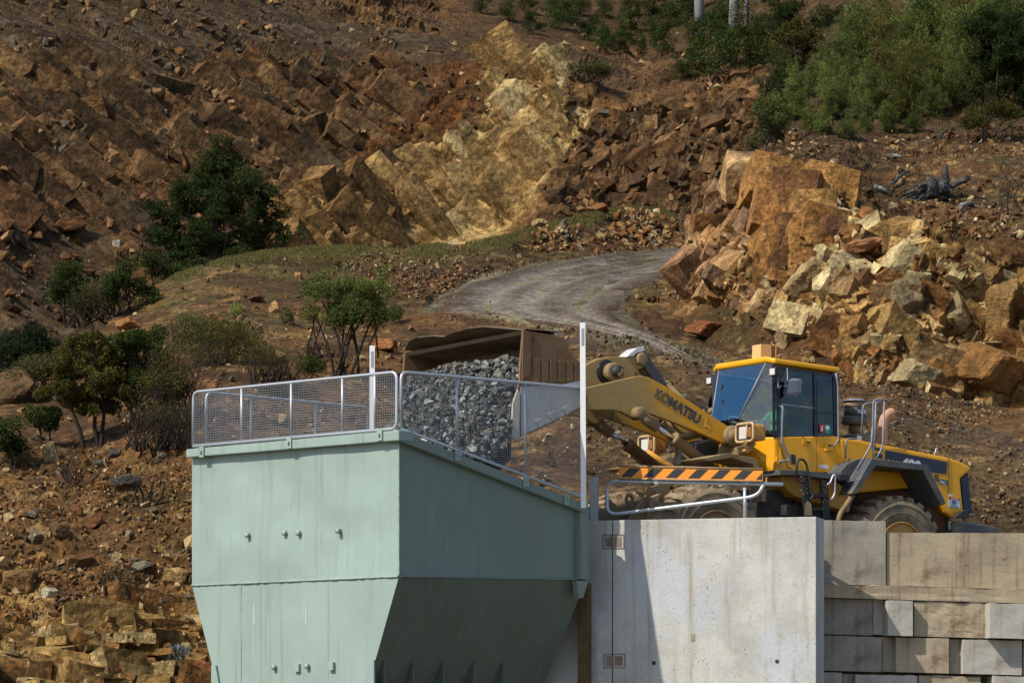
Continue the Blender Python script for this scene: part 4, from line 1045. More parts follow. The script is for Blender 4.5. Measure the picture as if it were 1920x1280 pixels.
# ---- platform and ladder
lpl = 1.45
prismL([(1462,880),(1500,881),(1540,886),(1594,889),(1594,898),(1540,896),(1500,890),(1462,890)], lpl, .62, 'platform', 'dkgrey')
prismL([(1573,889),(1592,888),(1594,901),(1574,900)], lpl+.02, .3, 'step_plate', 'blk')
b = MB(); b.prism([LW(x, y, 1.2) for x, y in [(1466,891),(1500,893),(1560,897),(1600,925),(1592,960),(1490,930),(1466,905)]], -Ll*.9); part(b, 'battery_box', 'yel_dirty', ld, .02)
lad = MB(); A = [(1501,892),(1515,893),(1524,965),(1509,966)]
lad.prism([LW(x, y, 1.46) for x, y in A], -Ll*.03); lad_o = part(lad, 'ladder', 'blk', ld, .004)
A = [(1538,898),(1552,899),(1557,975),(1543,976)]
lad = MB(); lad.prism([LW(x, y, 1.36) for x, y in A], -Ll*.03); part(lad, 'ladder_side', 'blk', lad_o, .004)
for y in (925, 950): lad = MB(); lad.prism([LW(1522, y, 1.46), LW(1552, y+1, 1.40), LW(1552, y+7, 1.40), LW(1522, y+6, 1.46)], -Ll*.14); part(lad, 'rung', 'blk', lad_o, .006)
b = MB()
for x, y in ((1503,894),(1507,898),(1504,902),(1509,904),(1505,909),(1511,908),(1507,914),(1512,916),(1503,919),(1508,921),(1513,924),(1506,926)):
    b.lathe([(.018, 0), (.018, .004), (0, .004)], LW(x+.5, y, 1.462), Ll, 10)
for x, y in ((1544,901),(1548,903),(1542,907),(1546,909),(1550,912),(1545,916),(1549,919),(1546,923),(1550,926),(1546,935),(1543,940),(1549,938)):
    b.lathe([(.018, 0), (.018, .004), (0, .004)], LW(x, y, 1.362), Ll, 10)
b.build('grip_hole', M_['dust_lt'], lad_o)
lad = MB(); lad.hull([LW(x, y, l) for x, y, l in [(1509,966,1.475),(1523,965,1.475),(1521,944,1.47),(1514,938,1.468),(1509,945,1.47)]]+[LW(1515,955,1.44)]); part(lad, 'mud', 'dust_lt', lad_o, 0)
tubeL([(1492,897,1.5),(1495,863,1.5),(1503,859.5,1.5),(1511,866,1.5),(1523,920,1.5),(1525,930,1.5),(1519,936,1.5)], .021, 'grab_rail', 'blk')
tubeL([(1492,897,1.5),(1497,903,1.5),(1514,904,1.5)], .018, 'grab_rail', 'blk')
tubeL([(1551,908,1.45),(1557,905,1.45),(1562,890,1.45),(1566,889,1.45),(1565,928,1.45),(1557,938,1.45)], .018, 'grab_rail', 'galv')
# dark boxes between the wheels
for pts, l, th in (([(1436,915),(1480,922),(1486,945),(1486,975),(1436,975)], .95, .5), ([(1474,945),(1497,945),(1497,968),(1474,968)], 1.1, .2), ([(1415,915),(1440,920),(1440,975),(1420,975)], .7, .6), ([(1490,925),(1600,930),(1600,985),(1490,985)], .9, .6)):
    prismL(pts, l, th, 'tank_box', 'blk', ld, .02)
prismL([(1425,898),(1432,899),(1437,940),(1430,940)], 1.3, .3, 'mud_flap', 'dust', ld, .01)
# ---- cab
cl = .87
loc = lambda x, y, l: LL(x, y, l)
def mir(p): return Vector((p.x, -p.y, p.z))
A_, B_, C_, D_ = loc(1454,819,cl), loc(1573,817,cl), loc(1567,698,cl-.03), loc(1451,682,cl-.03)
E_, F_ = loc(1383,795,.40), loc(1336,780,-.40); G_, H_ = loc(1352,688,-.69), loc(1434,680,.69)
xe = (E_.x+F_.x)/2; ze = (E_.z+F_.z)/2; xg = (G_.x+H_.x)/2; zg = (G_.z+H_.z)/2
le = (E_.y-F_.y)/2; lg = (H_.y-G_.y)/2; E_, F_ = Vector((xe, le, ze)), Vector((xe, -le, ze)); H_, G_ = Vector((xg, lg, zg)), Vector((xg, -lg, zg))
w_ = lambda p: LM @ p
cab = MB()
lowA, lowB = loc(1454,885,cl), loc(1574,883,cl); fr1 = loc(1402,829,.62); fr2 = loc(1424,884,.66); fr1.x = max(fr1.x, A_.x+.2)
floor = [A_, B_, lowB, lowA, mir(A_), mir(B_), mir(lowB), mir(lowA)]
cab.hull([w_(p) for p in floor]); cab_o = part(cab, 'cab', 'yel_clean', ld, .02)
nose = MB(); e2, f2 = E_.copy(), F_.copy(); e2.z = f2.z = min(E_.z, A_.z)
pl_ = [A_+Vector((.004,0,0)), mir(A_)+Vector((.004,0,0)), e2, f2, lowA+Vector((.004,0,0)), mir(lowA)+Vector((.004,0,0)), Vector((fr2.x, .5, fr2.z)), Vector((fr2.x, -.5, fr2.z)), Vector((e2.x-.05, .4, e2.z-.25)), Vector((e2.x-.05, -.4, e2.z-.25))]
nose.hull([w_(p) for p in pl_]); part(nose, 'cab_nose', 'yel_clean', cab_o, .02)
def pane(pts, name, mat, th=.012):
    q = [w_(p) for p in pts]; n = (q[1]-q[0]).cross(q[2]-q[0]).normalized(); ctr = sum(q, Vector())/len(q)
    b = MB(); b.poly(q); return b.build(name, M_[mat], cab_o)
pane([F_, E_, H_, G_], 'windscreen', 'win')
for s in (0, 1):
    m = (lambda p: p) if s == 0 else mir
    e, a, d, h = m(E_ if s == 0 else E_), m(A_), m(D_), m(H_)
    pane([e, a, d], 'corner_window', 'win_corner'); pane([e, d, h], 'corner_window', 'win_corner')
    # side glass: door window and rear window
    px_ = lambda x, y: m(loc(x, y, cl-.015))
    pane([px_(1462,818), px_(1526,817.5), px_(1526,699), px_(1462,688)], 'door_window', 'win_side')
    pane([px_(1532,817), px_(1566,817), px_(1562,702), px_(1532,698)], 'side_window', 'win_side')
    def bar(p, q, r=.03, name='pillar', mat='navy'): MB().tube([w_(p), w_(q)], r, 6).build(name, M_[mat], cab_o)
    b = MB()
    def fbar(x0, y0, x1, y1, w0, name, mat='navy', l=cl, th=.07):
        pts = [(x0-w0/2, y0), (x0+w0/2, y0), (x1+w0/2, y1), (x1-w0/2, y1)]
        q = [m(loc(x, y, l)) for x, y in pts]; q2 = [m(loc(x, y, l-th)) for x, y in pts]
        bb = MB(); bb.loft([w_(p) for p in q], [w_(p) for p in q2]); bb.build(name, M_[mat], cab_o, .006)
    fbar(1450.5, 683, 1451.5, 819, 6, 'pillar'); fbar(1458.5, 686, 1459, 819, 7, 'door_frame', 'navy', cl+.01)
    fbar(1528.5, 699, 1529, 818, 4.5, 'door_frame', 'navy', cl+.01); fbar(1570-4, 701, 1572-3, 818, 9, 'pillar', 'navy', cl, .3)
    fbar(1553, 700, 1556, 818, 3, 'pillar', 'blk', cl-.1)
    q = [(1461,686),(1566,702),(1566,706),(1461,690)]; bb = MB(); bb.loft([w_(m(loc(x, y, cl+.005))) for x, y in q], [w_(m(loc(x, y, cl-.06))) for x, y in q]); bb.build('door_frame', M_['navy'], cab_o, .005)
    q = [(1464,755.5),(1526,763),(1526,766.5),(1464,759)]; bb = MB(); bb.loft([w_(m(loc(x, y, cl+.002))) for x, y in q], [w_(m(loc(x, y, cl-.03))) for x, y in q]); bb.build('window_bar', M_['mirror'], cab_o)
    q = [(1531,772),(1568,774),(1568,776),(1531,774)]; bb = MB(); bb.loft([w_(m(loc(x, y, cl+.002))) for x, y in q], [w_(m(loc(x, y, cl-.03))) for x, y in q]); bb.build('window_bar', M_['blk'], cab_o)
    bar(e, h, .016, 'seal', 'mirror'); bar(m(A_)+Vector((.0,0,.01)), m(E_), .022, 'seal', 'blk')
# door on the near side
q = [(1463,820),(1530.5,820),(1530.5,884.5),(1463,885)]
b = MB(); b.prism([LW(x, y, cl+.012) for x, y in q], -Ll*.012); door = b.build('door', M_['yel_clean'], cab_o, .004)
b = MB(); b.prism([LW(x, y, cl+.014) for x, y in [(1532.5,820),(1572.5,819),(1573.5,884),(1532.5,885)]], -Ll*.014); b.build('rear_panel', M_['yel_clean'], cab_o, .004)
def knob(pts, l, name, mat, par, th=.04): b = MB(); b.prism([LW(x, y, l+th) for x, y in pts], -Ll*th); return b.build(name, M_[mat], par, .006)
knob([(1507,825),(1520,826),(1520,834),(1507,833)], cl+.01, 'latch', 'yel', door, .03); knob([(1513,827),(1519,827.5),(1519,831),(1513,830.5)], cl+.035, 'latch_slot', 'blk', door, .01)
knob([(1549,830),(1562,831),(1563,845),(1549,844)], cl+.01, 'work_light_box', 'yel', cab_o, .06); knob([(1553,833),(1559,833.5),(1559,837),(1553,836.5)], cl+.065, 'catch', 'blk', cab_o, .01)
knob([(1484,851),(1492,852),(1492,870),(1484,869)], cl+.01, 'door_handle', 'blk', door, .03)
knob([(1536,870),(1554,872.5),(1555,879),(1537,877)], cl+.01, 'sticker', 'paper', cab_o, .006)
knob([(1537,794),(1546,795),(1546,812),(1537,811)], cl+.006, 'fire_sticker', 'red', cab_o, .004); knob([(1540,797.5),(1543,797.5),(1543,808),(1540,807.5)], cl+.010, 'symbol', 'paper', cab_o, .003)
knob([(1547,796),(1557,797),(1557,813),(1547,812)], cl+.006, 'first_aid_sticker', 'teal', cab_o, .004)
knob([(1550.7,797.5),(1553.3,797.7),(1553.3,806.5),(1550.7,806.3)], cl+.010, 'symbol', 'paper', cab_o, .003); knob([(1548,800.6),(1556,801.2),(1556,803.8),(1548,803.2)], cl+.011, 'symbol', 'paper', cab_o, .003)
# roof
rf = MB(); over = .05; top = [G_+Vector((.05, -.02, 0)), H_+Vector((.05, .02, 0)), D_+Vector((.02, over, 0)), C_+Vector((-.05, over, 0)), mir(C_)+Vector((-.05, -over, 0)), mir(D_)+Vector((.02, -over, 0))]
rf.loft([w_(p) for p in top], [w_(p+Vector((0, 0, .085))) for p in top]); roof = part(rf, 'roof', 'yel_clean', cab_o, .03)
back = MB(); back.loft([w_(p) for p in (B_+Vector((.02,-.04,0)), C_+Vector((.02,-.04,0)), mir(C_)+Vector((.02,.04,0)), mir(B_)+Vector((.02,.04,0)))], [w_(p) for p in (B_+Vector((.05,-.04,0)), C_+Vector((.05,-.04,0)), mir(C_)+Vector((.05,.04,0)), mir(B_)+Vector((.05,.04,0)))]); part(back, 'rear_wall', 'win_side', cab_o, 0)
# amber beacon box on the roof
bx = [LW(x, y, .35) for x, y in ((1418,675),(1418,652.5),(1436,651.5),(1436,674))]
c0 = LL(1437, 676, .32); bc = W(c0.x, c0.y-.17, c0.z)
b = MB(); b.obox(W(c0.x-.03, .14, zg+.10+.12), Lf*.11, Ll*.125, Lu*.115); part(b, 'beacon_box', 'amber', cab_o, .012)
for l_ in (.30, -.02): b = MB(); b.tube([W(c0.x-.2, l_, zg+.09), W(c0.x-.2, l_, zg+.33), W(c0.x-.12, l_, zg+.34)], .012, 6); part(b, 'beacon_bracket', 'amber', cab_o, 0)
# work lights, mirrors, rails of the cab
def lamp(px, py, l, w, h, name, par=cab_o, mat='blk', d=.10):
    c = LL(px, py, l); b = MB(); b.obox(w_(c), Lf*d/2, Ll*w/2, Lu*h/2); o = part(b, name, mat, par, .015)
    b = MB(); b.obox(w_(c+Vector((d/2+.004, 0, 0))), Lf*.006, Ll*w*.40, Lu*h*.38); b.build('lens', M_['lens'], o if par is ld else par, .01); return o
lamp(1453, 697, .98, .17, .14, 'work_light'); lamp(1334, 714, -1.08, .16, .13, 'work_light')
tubeL([(1459,703,.95),(1459,728,.97),(1466,722,.97)], .012, 'lamp_arm', 'mirror', cab_o, .02, 6)
tubeL([(1476,690,.9),(1477,712,.98),(1473,722,1.0)], .012, 'mirror_arm', 'mirror', cab_o, .04, 6)
tubeL([(1470,724,1.0),(1486,722,1.05)], .02, 'mirror_arm', 'mirror', cab_o, .03, 6)
mp = [(1481,711),(1486,708.5),(1501,709),(1504.5,714),(1502,737),(1495,743.5),(1478,744),(1476,738),(1479,728)]
b = MB(); a = [LW(x, y, 1.10) for x, y in mp]; ctr = sum(a, Vector())/len(a); n_ = (Lf*.75+Ll*.45).normalized()
b.loft(a, [ctr+(p-ctr)*.72+n_*.09 for p in a]); part(b, 'mirror', 'mirror', cab_o, .012)
tubeL([(1348,700,-.95),(1337,742,-1.05),(1333,735,-1.05)], .012, 'mirror_arm', 'blk', cab_o, .03, 6)
mp = [(1331,742),(1337,740),(1337,752),(1330,766),(1325,760)]
b = MB(); a = [LW(x, y, -1.1) for x, y in mp]; ctr = sum(a, Vector())/len(a); b.loft(a, [ctr+(p-ctr)*.7-Lf*.08 for p in a]); part(b, 'mirror', 'blk', cab_o, .01)
tubeL([(1462,762,cl),(1468,760.5,cl+.09),(1466.5,790,cl+.09),(1466,830,cl+.09),(1480,856,cl+.09),(1480,862,cl+.09),(1472,864,cl+.09),(1458,864.5,cl+.02)], .017, 'grab_rail', 'mirror', cab_o)
b = MB(); b.obox(LW(1457.5, 864, cl+.02), Lf*.03, Ll*.02, Lu*.06); part(b, 'rail_foot', 'yel', cab_o, .004)
tubeL([(1461,815,cl+.02),(1462,834,cl+.02),(1477,877,cl+.02),(1486,878,cl+.02)], .007, 'cable', 'blk', cab_o, .04, 6)
tubeL([(1567,699,cl+.03),(1571,720,cl+.03),(1572,826,cl+.03),(1563,836,cl+.05)], .016, 'rear_rail', 'mirror', cab_o)
for l_, x in ((-.86, 1352), (-.92, 1356)): tubeL([(x, 690, l_), (x+2, 655 if l_ < -.9 else 660, l_)], .004, 'aerial', 'blk', cab_o, 0, 4)
tubeL([(1352,692,-.86),(1346,706,-1.0),(1340,712,-1.05)], .012, 'lamp_arm', 'blk', cab_o, .03, 6)
# wiper
tubeL([(1360,790,-.1),(1352,748,-.28)], .010, 'wiper', 'blk', cab_o, 0, 5); tubeL([(1343,770,-.45),(1353,720,-.42)], .012, 'wiper', 'blk', cab_o, 0, 5)
# interior
lbox(A_.x-.95, A_.x-.35, -.28, .28, A_.z-.12, A_.z+.05, 'seat', 'seat', .05, cab_o); lbox(A_.x-1.05, A_.x-.90, -.26, .26, A_.z+.0, A_.z+.75, 'seat_back', 'seat', .06, cab_o)
lbox(E_.x-.45, E_.x-.12, -.36, .36, A_.z-.1, A_.z+.10, 'dashboard', 'seat', .05, cab_o)
sw = W(A_.x+.12, 0, A_.z+.27); sa = (Lf*-.55+Lu*.83).normalized()
u_ = sa.cross(Ll).normalized()
b = MB(); b.tube([sw+(u_*math.cos(a)+Ll*math.sin(a))*.20 for a in np.linspace(0, 2*math.pi, 33)], .016, 8, False); b.tube([sw, W(E_.x-.3, 0, A_.z-.1)], .035, 8)
for a in (0, 2.1, 4.2): b.tube([sw, sw+(u_*math.cos(a)+Ll*math.sin(a))*.20], .012, 6)
part(b, 'steering_wheel', 'mirror', cab_o, 0)
pq = [LL(x, y, .70) for x, y in ((1418,787),(1444,787.5),(1444,806),(1418,805))]
b = MB(); b.prism([w_(p) for p in pq], -Lf*.004); pp = part(b, 'paper_sheet', 'paper', cab_o, 0)
b = MB(); pc_ = sum((w_(p) for p in pq), Vector())/4; b.lathe([(.035, 0), (.035, .003), (0, .003)], pc_+Ll*.004, Ll, 20); b.build('printed_ring', M_['teal'], pp)
# ---- air cleaner, exhaust, rails behind the cab
def lathL(px, py, l, prof, name, mat, n=28): b = MB(); b.lathe(prof, LW(px, py, l), Lu, n); return part(b, name, mat, ld, 0)
lathL(1602, 818, .35, [(.20, -.02), (.20, .32), (.0, .32)], 'intake_stem', 'dust') if False else None
tb = LL(1602, 812, .35)
lathL(1602, 812, .35, [(.10, 0), (.10, .17)], 'intake_stem', 'dust')
b = MB(); b.lathe([(.10, .14), (.20, .14), (.215, .17), (.215, .26), (.185, .28), (.18, .285)], w_(tb), Lu, 32); pre = part(b, 'air_cleaner', 'dkgrey', ld, 0)
b = MB(); b.lathe([(.18, .285), (.18, .42)], w_(tb), Lu, 32); b.build('bowl', M_['dkgrey'], pre)
b = MB(); b.lathe([(.18, .42), (.18, .53)], w_(tb), Lu, 32); b.build('bowl_dust', M_['dust_lt'], pre)
b = MB(); b.lathe([(.215, .53), (.215, .54), (.12, .575), (.0, .59)], w_(tb), Lu, 32); b.build('cap', M_['mirror'], pre)
b = MB(); b.prism([LW(x, y, .8) for x, y in [(1606,812),(1632,812),(1634,836),(1606,835)]], -Ll*.5); part(b, 'tank', 'olive', ld, .03)
b = MB(); b.prism([LW(x, y, .8) for x, y in [(1607,836),(1637,837),(1636,860),(1607,855)]], -Ll*.5); part(b, 'tank_base', 'dust', ld, .02)
flat([(1607,816.5),(1615.5,816.5),(1615.5,826.5),(1607,826)], .8, 'sticker', 'paper', ld, .005)
b = MB(); b.prism([LW(x, y, .84) for x, y in [(1573,818),(1605,823),(1605,872),(1573,884)]], -Ll*1.6); part(b, 'engine_cover', 'yel', ld, .02)
prismL([(1576,884),(1590,868),(1612,860),(1640,858),(1600,890),(1576,892)], 1.25, .5, 'side_tread', 'dkgrey')
b = MB(); pth = [LW(1655, 834, .25), LW(1655, 796, .25), LW(1658, 784, .25), LW(1665, 776, .25), LW(1673, 773, .25)]
b.tube(arc(pth, .2, 5), .082, 18, False); b.tube(arc(pth, .2, 5), .074, 18, False); part(b, 'exhaust_pipe', 'exh', ld, 0)
rail_sets = [[(1585,860,1.0),(1586,822,1.0),(1606,822,1.0)], [(1616,812,1.0),(1618,757,1.0),(1636,755,1.0),(1663,751,.7)], [(1638,858,1.35),(1636,838,1.35),(1637,748,1.35),(1662,750.5,1.35)],
             [(1607,880,1.35),(1634,833,1.35),(1636,800,1.35)], [(1640,845,1.2),(1642,753,1.2)], [(1644,858,1.1),(1655,838,1.1),(1658,751.5,1.1)]]
for r_ in rail_sets: tubeL(r_, .017, 'service_rail', 'mirror', ld, .09, 7)
for l_ in (1.0, 1.05): tubeL([(1576,882,l_),(1590,868,l_),(1592,858,l_)], .012, 'hose', 'blk', ld, .08, 6)
# ---- lift arms
arm = [(1060,735),(1098,727),(1145,716),(1190,705.5),(1203,704),(1217,707),(1252,726),(1300,757),(1364,798),(1378,806),(1384,817),(1378,828),(1364,832),(1350,828),(1330,819),(1300,806),(1260,790),(1235,781),(1213,773),(1200,781),(1188,784),(1176,777),(1164,771),(1148,768),(1098,768),(1060,772)]
def arm_part(l, th):
    p = [LL(x, y, .62) for x, y in arm]
    b = MB(); b.loft([W(q.x, l, q.z) for q in p], [W(q.x, l-th, q.z) for q in p]); return part(b, 'lift_arm', 'arm', ld, .012)
an = arm_part(.62, .10); af = arm_part(-.56, .10)
b = MB(); pp_ = LL(1130, 745, .62); pv = LL(1180, 730, .62)
b.tube([W(pv.x, .55, pv.z), W(pv.x, -.58, pv.z)], .17, 14); part(b, 'cross_tube', 'arm', ld, 0)
pvt = LL(1371, 817, .62)
for sg in (1, -1):
    y_ = .62 if sg > 0 else -.66
    b = MB(); b.lathe([(.17, -.02), (.17, .02), (.13, .05), (.10, .05), (.10, .09), (0, .09)], W(pvt.x, y_+.03*sg, pvt.z), Ll*sg, 24); part(b, 'arm_pivot', 'dust', ld, 0)
    prismL([(1340,868),(1352,838),(1362,812),(1372,806),(1384,812),(1392,840),(1398,868)], .50 if sg > 0 else -.70, .06, 'arm_tower', 'dust')
# lift cylinders
def cyl(sg):
    y_ = .66 if sg > 0 else -.72
    q = lambda x, y: (lambda p: W(p.x, y_ , p.z))(LL(x, y, .66))
    boss, mid_, end = q(1196, 775), q(1263, 822), q(1350, 892)
    b = MB(); b.lathe([(.105, -.10), (.105, .10), (.085, .12), (0, .12)], boss, Ll*(1 if sg > 0 else -1), 20)
    d = (mid_-boss).normalized(); b.tube([boss, boss+d*.42], .095, 14); o = part(b, 'cylinder_eye', 'dust', ld, 0)
    b = MB(); b.tube([boss+d*.3, mid_], .05, 14); b.build('piston_rod', M_['chrome'], o)
    b = MB(); d2 = (end-mid_).normalized(); b.tube([mid_-d2*.02, mid_+d2*.05, mid_+d2*.05, end], [.115, .115, .10, .10], 16); b.tube([mid_+d2*.1+Lu*-.12, end+Lu*-.12], .03, 8); b.build('barrel', M_['dust'], o)
for sg in (1, -1): cyl(sg)
# bell crank with tilt link
bell = [(1066,742),(1070,715),(1088,692),(1100,683),(1118,674),(1142,668),(1175,668.5),(1190,668),(1196,663),(1207,663),(1213,671),(1211,684),(1202,690),(1192,694),(1190,706),(1150,724),(1110,742),(1085,760)]
bo = None
for l_ in (.17, -.11):
    p = [LL(x, y, .17) for x, y in bell]; b = MB(); b.loft([W(q.x, l_, q.z) for q in p], [W(q.x, l_-.07, q.z) for q in p]); bo2 = part(b, 'bell_crank', 'bell', ld, .012)
    bo = bo or bo2
pc_ = LL(1144, 698, .17)
b = MB(); b.lathe([(.20, 0), (.19, .02), (.16, .02)], W(pc_.x+.06, .172, pc_.z), Ll, 24); b.build('grease_ring', M_['grease'], bo)
b = MB(); b.lathe([(.15, 0), (.15, .13), (.135, .15), (.10, .15)], W(pc_.x, .172, pc_.z), Ll, 26); b.build('pin_collar', M_['dust'], bo)
b = MB(); b.lathe([(.10, .1), (.095, .24), (0, .25)], W(pc_.x-.02, .172, pc_.z), Ll, 18); b.build('pivot_pin', M_['blk'], bo)
b = MB(); c_ = W(pc_.x-.05, .40, pc_.z-.02); b.obox(c_, (Lf*.5-Lu*.5)*.10, Ll*.02, (Lf*.5+Lu*.5)*.055); b.build('pin_lock', M_['dust'], bo, .015)
tp = LL(1201, 673, .17); b = MB(); b.lathe([(.105, 0), (.105, .06), (.08, .075), (0, .075)], W(tp.x, .172, tp.z), Ll, 8); part(b, 'top_pin', 'dust', bo, .006)
prismL([(1175,669),(1183,661),(1194,652.5),(1205,649.5),(1209,653),(1206,659),(1195,661),(1188,667)], .20, .30, 'guard_plate', 'lens', ld, .006)
prismL([(1205,656),(1212,660),(1250,718),(1262,740),(1240,728),(1212,694),(1206,684)], .14, .24, 'tilt_cylinder_guard', 'dkgrey', ld, .01)
b = MB(); p0, p1 = LL(1196, 678, .03), LL(1345, 830, .03); b.tube([w_(p0), w_(p0.lerp(p1, .3))], .07, 12); b.tube([w_(p0.lerp(p1, .3)), w_(p1)], .13, 14); part(b, 'tilt_cylinder', 'dust', ld, 0)
# hoses and front frame clutter
for i, (l_, dx, dy) in enumerate(((.45, 0, 0), (.36, 5, 2), (.25, 9, 4), (-.2, 12, 0), (-.35, 0, 6))):
    tubeL([(1244+dx,790+dy,l_),(1256+dx,808+dy,l_),(1276+dx,818+dy,l_),(1296+dx,813+dy,l_),(1318+dx,806+dy,l_)], .038, 'hose', 'dust', ld, .25, 7)
for l_, x in ((.3, 1236), (.2, 1242)): tubeL([(x,782,l_),(x+8,800,l_),(x+22,830,l_),(x+50,850,l_)], .025, 'hose', 'blk', ld, .2, 6)
tubeL([(1150,770,-.45),(1146,788,-.45),(1137,793,-.45),(1122,784,-.45)], .008, 'hose', 'blk', ld, .15, 5)
prismL([(1305,832),(1335,822),(1352,838),(1345,868),(1300,868)], .30, .6, 'valve_block', 'blk', ld, .02)
for x, y, h in ((1262,868,22),(1276,866,26),(1289,868,18)): prismL([(x,y),(x+9,y-h),(x+13,y-h),(x+5,y)], .45, .04, 'bracket_strip', 'dust_lt', ld, .004)
# front fender
def ffender(sg):
    pts = [(1316,859.5),(1361,850),(1369,849.5),(1416,858),(1421,863),(1426,880),(1416,880),(1412,870),(1372,858),(1330,864)]
    p = [LL(x, y, 1.45) for x, y in pts]
    b = MB(); b.loft([W(q.x, sg*1.45, q.z) for q in p], [W(q.x, sg*.78, q.z) for q in p]); part(b, 'front_fender', 'dust', ld, .01)
for sg in (1, -1): ffender(sg)
prismL([(1382,838),(1420,828),(1410,846),(1384,852)], .78, .35, 'fender_bracket', 'dust', ld, .01)
prismL([(1396,845),(1408,826),(1416,828),(1404,850)], 1.05, .08, 'lamp_stalk', 'yel_dirty', ld, .01)
# headlamps on stalks
def headlamp(px, py, l):
    c = LL(px, py, l); b = MB(); b.obox(w_(c+Vector((-.12, 0, 0))), Lf*.12, Ll*.22, Lu*.13); o = part(b, 'headlamp', 'yel_dirty', ld, .04)
    b = MB(); fr_ = [w_(c+Vector((.03, sy*.24, sz*.145))) for sy, sz in ((-1,-1),(1,-1),(1,1),(-1,1))]
    loop = arc([fr_[0].lerp(fr_[1], .5), fr_[1], fr_[2], fr_[3], fr_[0], fr_[0].lerp(fr_[1], .5)], .07); b.tube(loop, .022, 8); b.build('frame', M_['tan_frame'], o)
    b = MB(); b.obox(w_(c+Vector((.006, 0, 0))), Lf*.01, Ll*.205, Lu*.115); b.build('housing', M_['blk'], o)
    b = MB(); b.obox(w_(c+Vector((.02, -.065, 0))), Lf*.012, Ll*.10, Lu*.10); b.build('lens', M_['lens'], o, .02)
    b = MB(); b.obox(w_(c+Vector((.02, .125, 0))), Lf*.012, Ll*.05, Lu*.08); b.build('indicator', M_['indic'], o, .02)
    b = MB(); b.tube([w_(c+Vector((.03, .06, -.13))), w_(c+Vector((.03, .06, .13)))], .012, 6); b.build('bar', M_['tan_frame'], o)
headlamp(1399, 811, 1.12); headlamp(1215, 834, -1.42)
tubeL([(1212,846,-1.2),(1245,868,-1.1),(1270,880,-1.0)], .05, 'lamp_stalk', 'yel_dirty', ld, .05, 8)
# front plate between wheels (ripped steel guard with lug)
prismL([(1175,985),(1222,912),(1240,905),(1262,905),(1232,960),(1215,990)], .55, .10, 'front_guard', 'dust', ld, .01)
prismL([(1215,985),(1225,930),(1238,925),(1230,985)], .75, .10, 'front_guard', 'dust_lt', ld, .01)
b = MB(); c_ = LW(1180, 935, .56); b.tube([c_+(Lf*math.cos(a)+Lu*math.sin(a))*.06 for a in np.linspace(0, 2*math.pi, 21)], .028, 8, False); b.tube([c_-Lu*.05, LW(1190, 960, .5)], .04, 8); part(b, 'tow_eye', 'dust', ld, 0)
# ---- bucket
bl_ = 1.72
q2 = lambda x, y: LL(x, y, bl_)
t0 = q2(981, 619); lipx, lipz = t0.x, t0.z
def onlip(px, py):                             # plane through the front edge of the bucket, across it
    n = Lf; return LI @ RP(px, py, W(lipx, 0, lipz), n)
blf = -onlip(757, 660).y
side = [(981,619),(1000,622),(1058,632),(1067,656),(1080,673),(1087,679),(1096,700),(1097,742),(1092,764),(1050,785),(1000,810),(963,823),(960,818),(960,790),(962,754),(971,730),(974.5,713),(975,690)]
sp = [q2(x, y) for x, y in side]
bk = MB(); bk.loft([W(p.x, bl_, p.z) for p in sp], [W(p.x, bl_-.05, p.z) for p in sp]); bucket = part(bk, 'bucket', 'bucket', ld, .008)
bk = MB(); bk.loft([W(p.x, -blf, p.z) for p in sp], [W(p.x, -blf+.05, p.z) for p in sp]); part(bk, 'bucket_side', 'bucket', bucket, .008)
# shell: roof, back and floor as one bent plate
outer = [(981,619),(1000,622),(1058,632),(1067,656),(1080,673),(1094,700),(1096,742),(1090,762),(1050,783),(1000,808),(961,822)]
op = [q2(x, y) for x, y in outer]; cen = sum(op, Vector())/len(op)
ip_ = [p+(cen-p).normalized()*.07 for p in op]
bk = MB(); i_l = bl_-.055
ring = op+ip_[::-1]
bk.loft([W(p.x, i_l, p.z) for p in ring], [W(p.x, -blf+.055, p.z) for p in ring]); part(bk, 'bucket_shell', 'bucket_in', bucket, 0)
# peaked spill guard above the front lip
px2l = lambda x: None
sg_pts = [(981,619),(906,612.5),(876,616),(852,623),(831,631.5),(812,630),(799,631),(782,633),(768,638.5),(757.5,657)]
sgl = [onlip(*p) for p in sg_pts]
lo_x = lipx-.62
def onback(px, py): return LI @ RP(px, py, W(lo_x, 0, lipz), Lf)
b0_, b1_ = onback(980, 637), onback(768, 671); b0_.y, b1_.y = bl_-.05, -blf+.05
bk = MB(); ringA = [w_(p) for p in sgl]+[w_(Vector((lipx, -blf+.01, sgl[-1].z-.03))), w_(b1_), w_(b0_), w_(Vector((lipx, bl_-.01, lipz-.02)))]
topn = [w_(p) for p in sgl]; n_top = len(topn)
low = [w_(b0_.lerp(b1_, min(1, max(0, (b0_.y-p.y)/(b0_.y-b1_.y))))) for p in sgl]
for i in range(n_top-1):
    bk.poly([topn[i], topn[i+1], low[i+1], low[i]]); bk.poly([topn[i]-Lf*.05+Lu*.02, low[i]-Lf*.05+Lu*.03, low[i+1]-Lf*.05+Lu*.03, topn[i+1]-Lf*.05+Lu*.02]); bk.poly([topn[i], topn[i]-Lf*.05+Lu*.02, topn[i+1]-Lf*.05+Lu*.02, topn[i+1]])
bmesh.ops.remove_doubles(bk.bm, verts=bk.bm.verts[:], dist=.001)
part(bk, 'spill_guard', 'bucket_in', bucket, 0)
bk = MB(); bk.tube([w_(b0_), w_(b1_)], .018, 6); part(bk, 'stiffener', 'edge', bucket, 0)
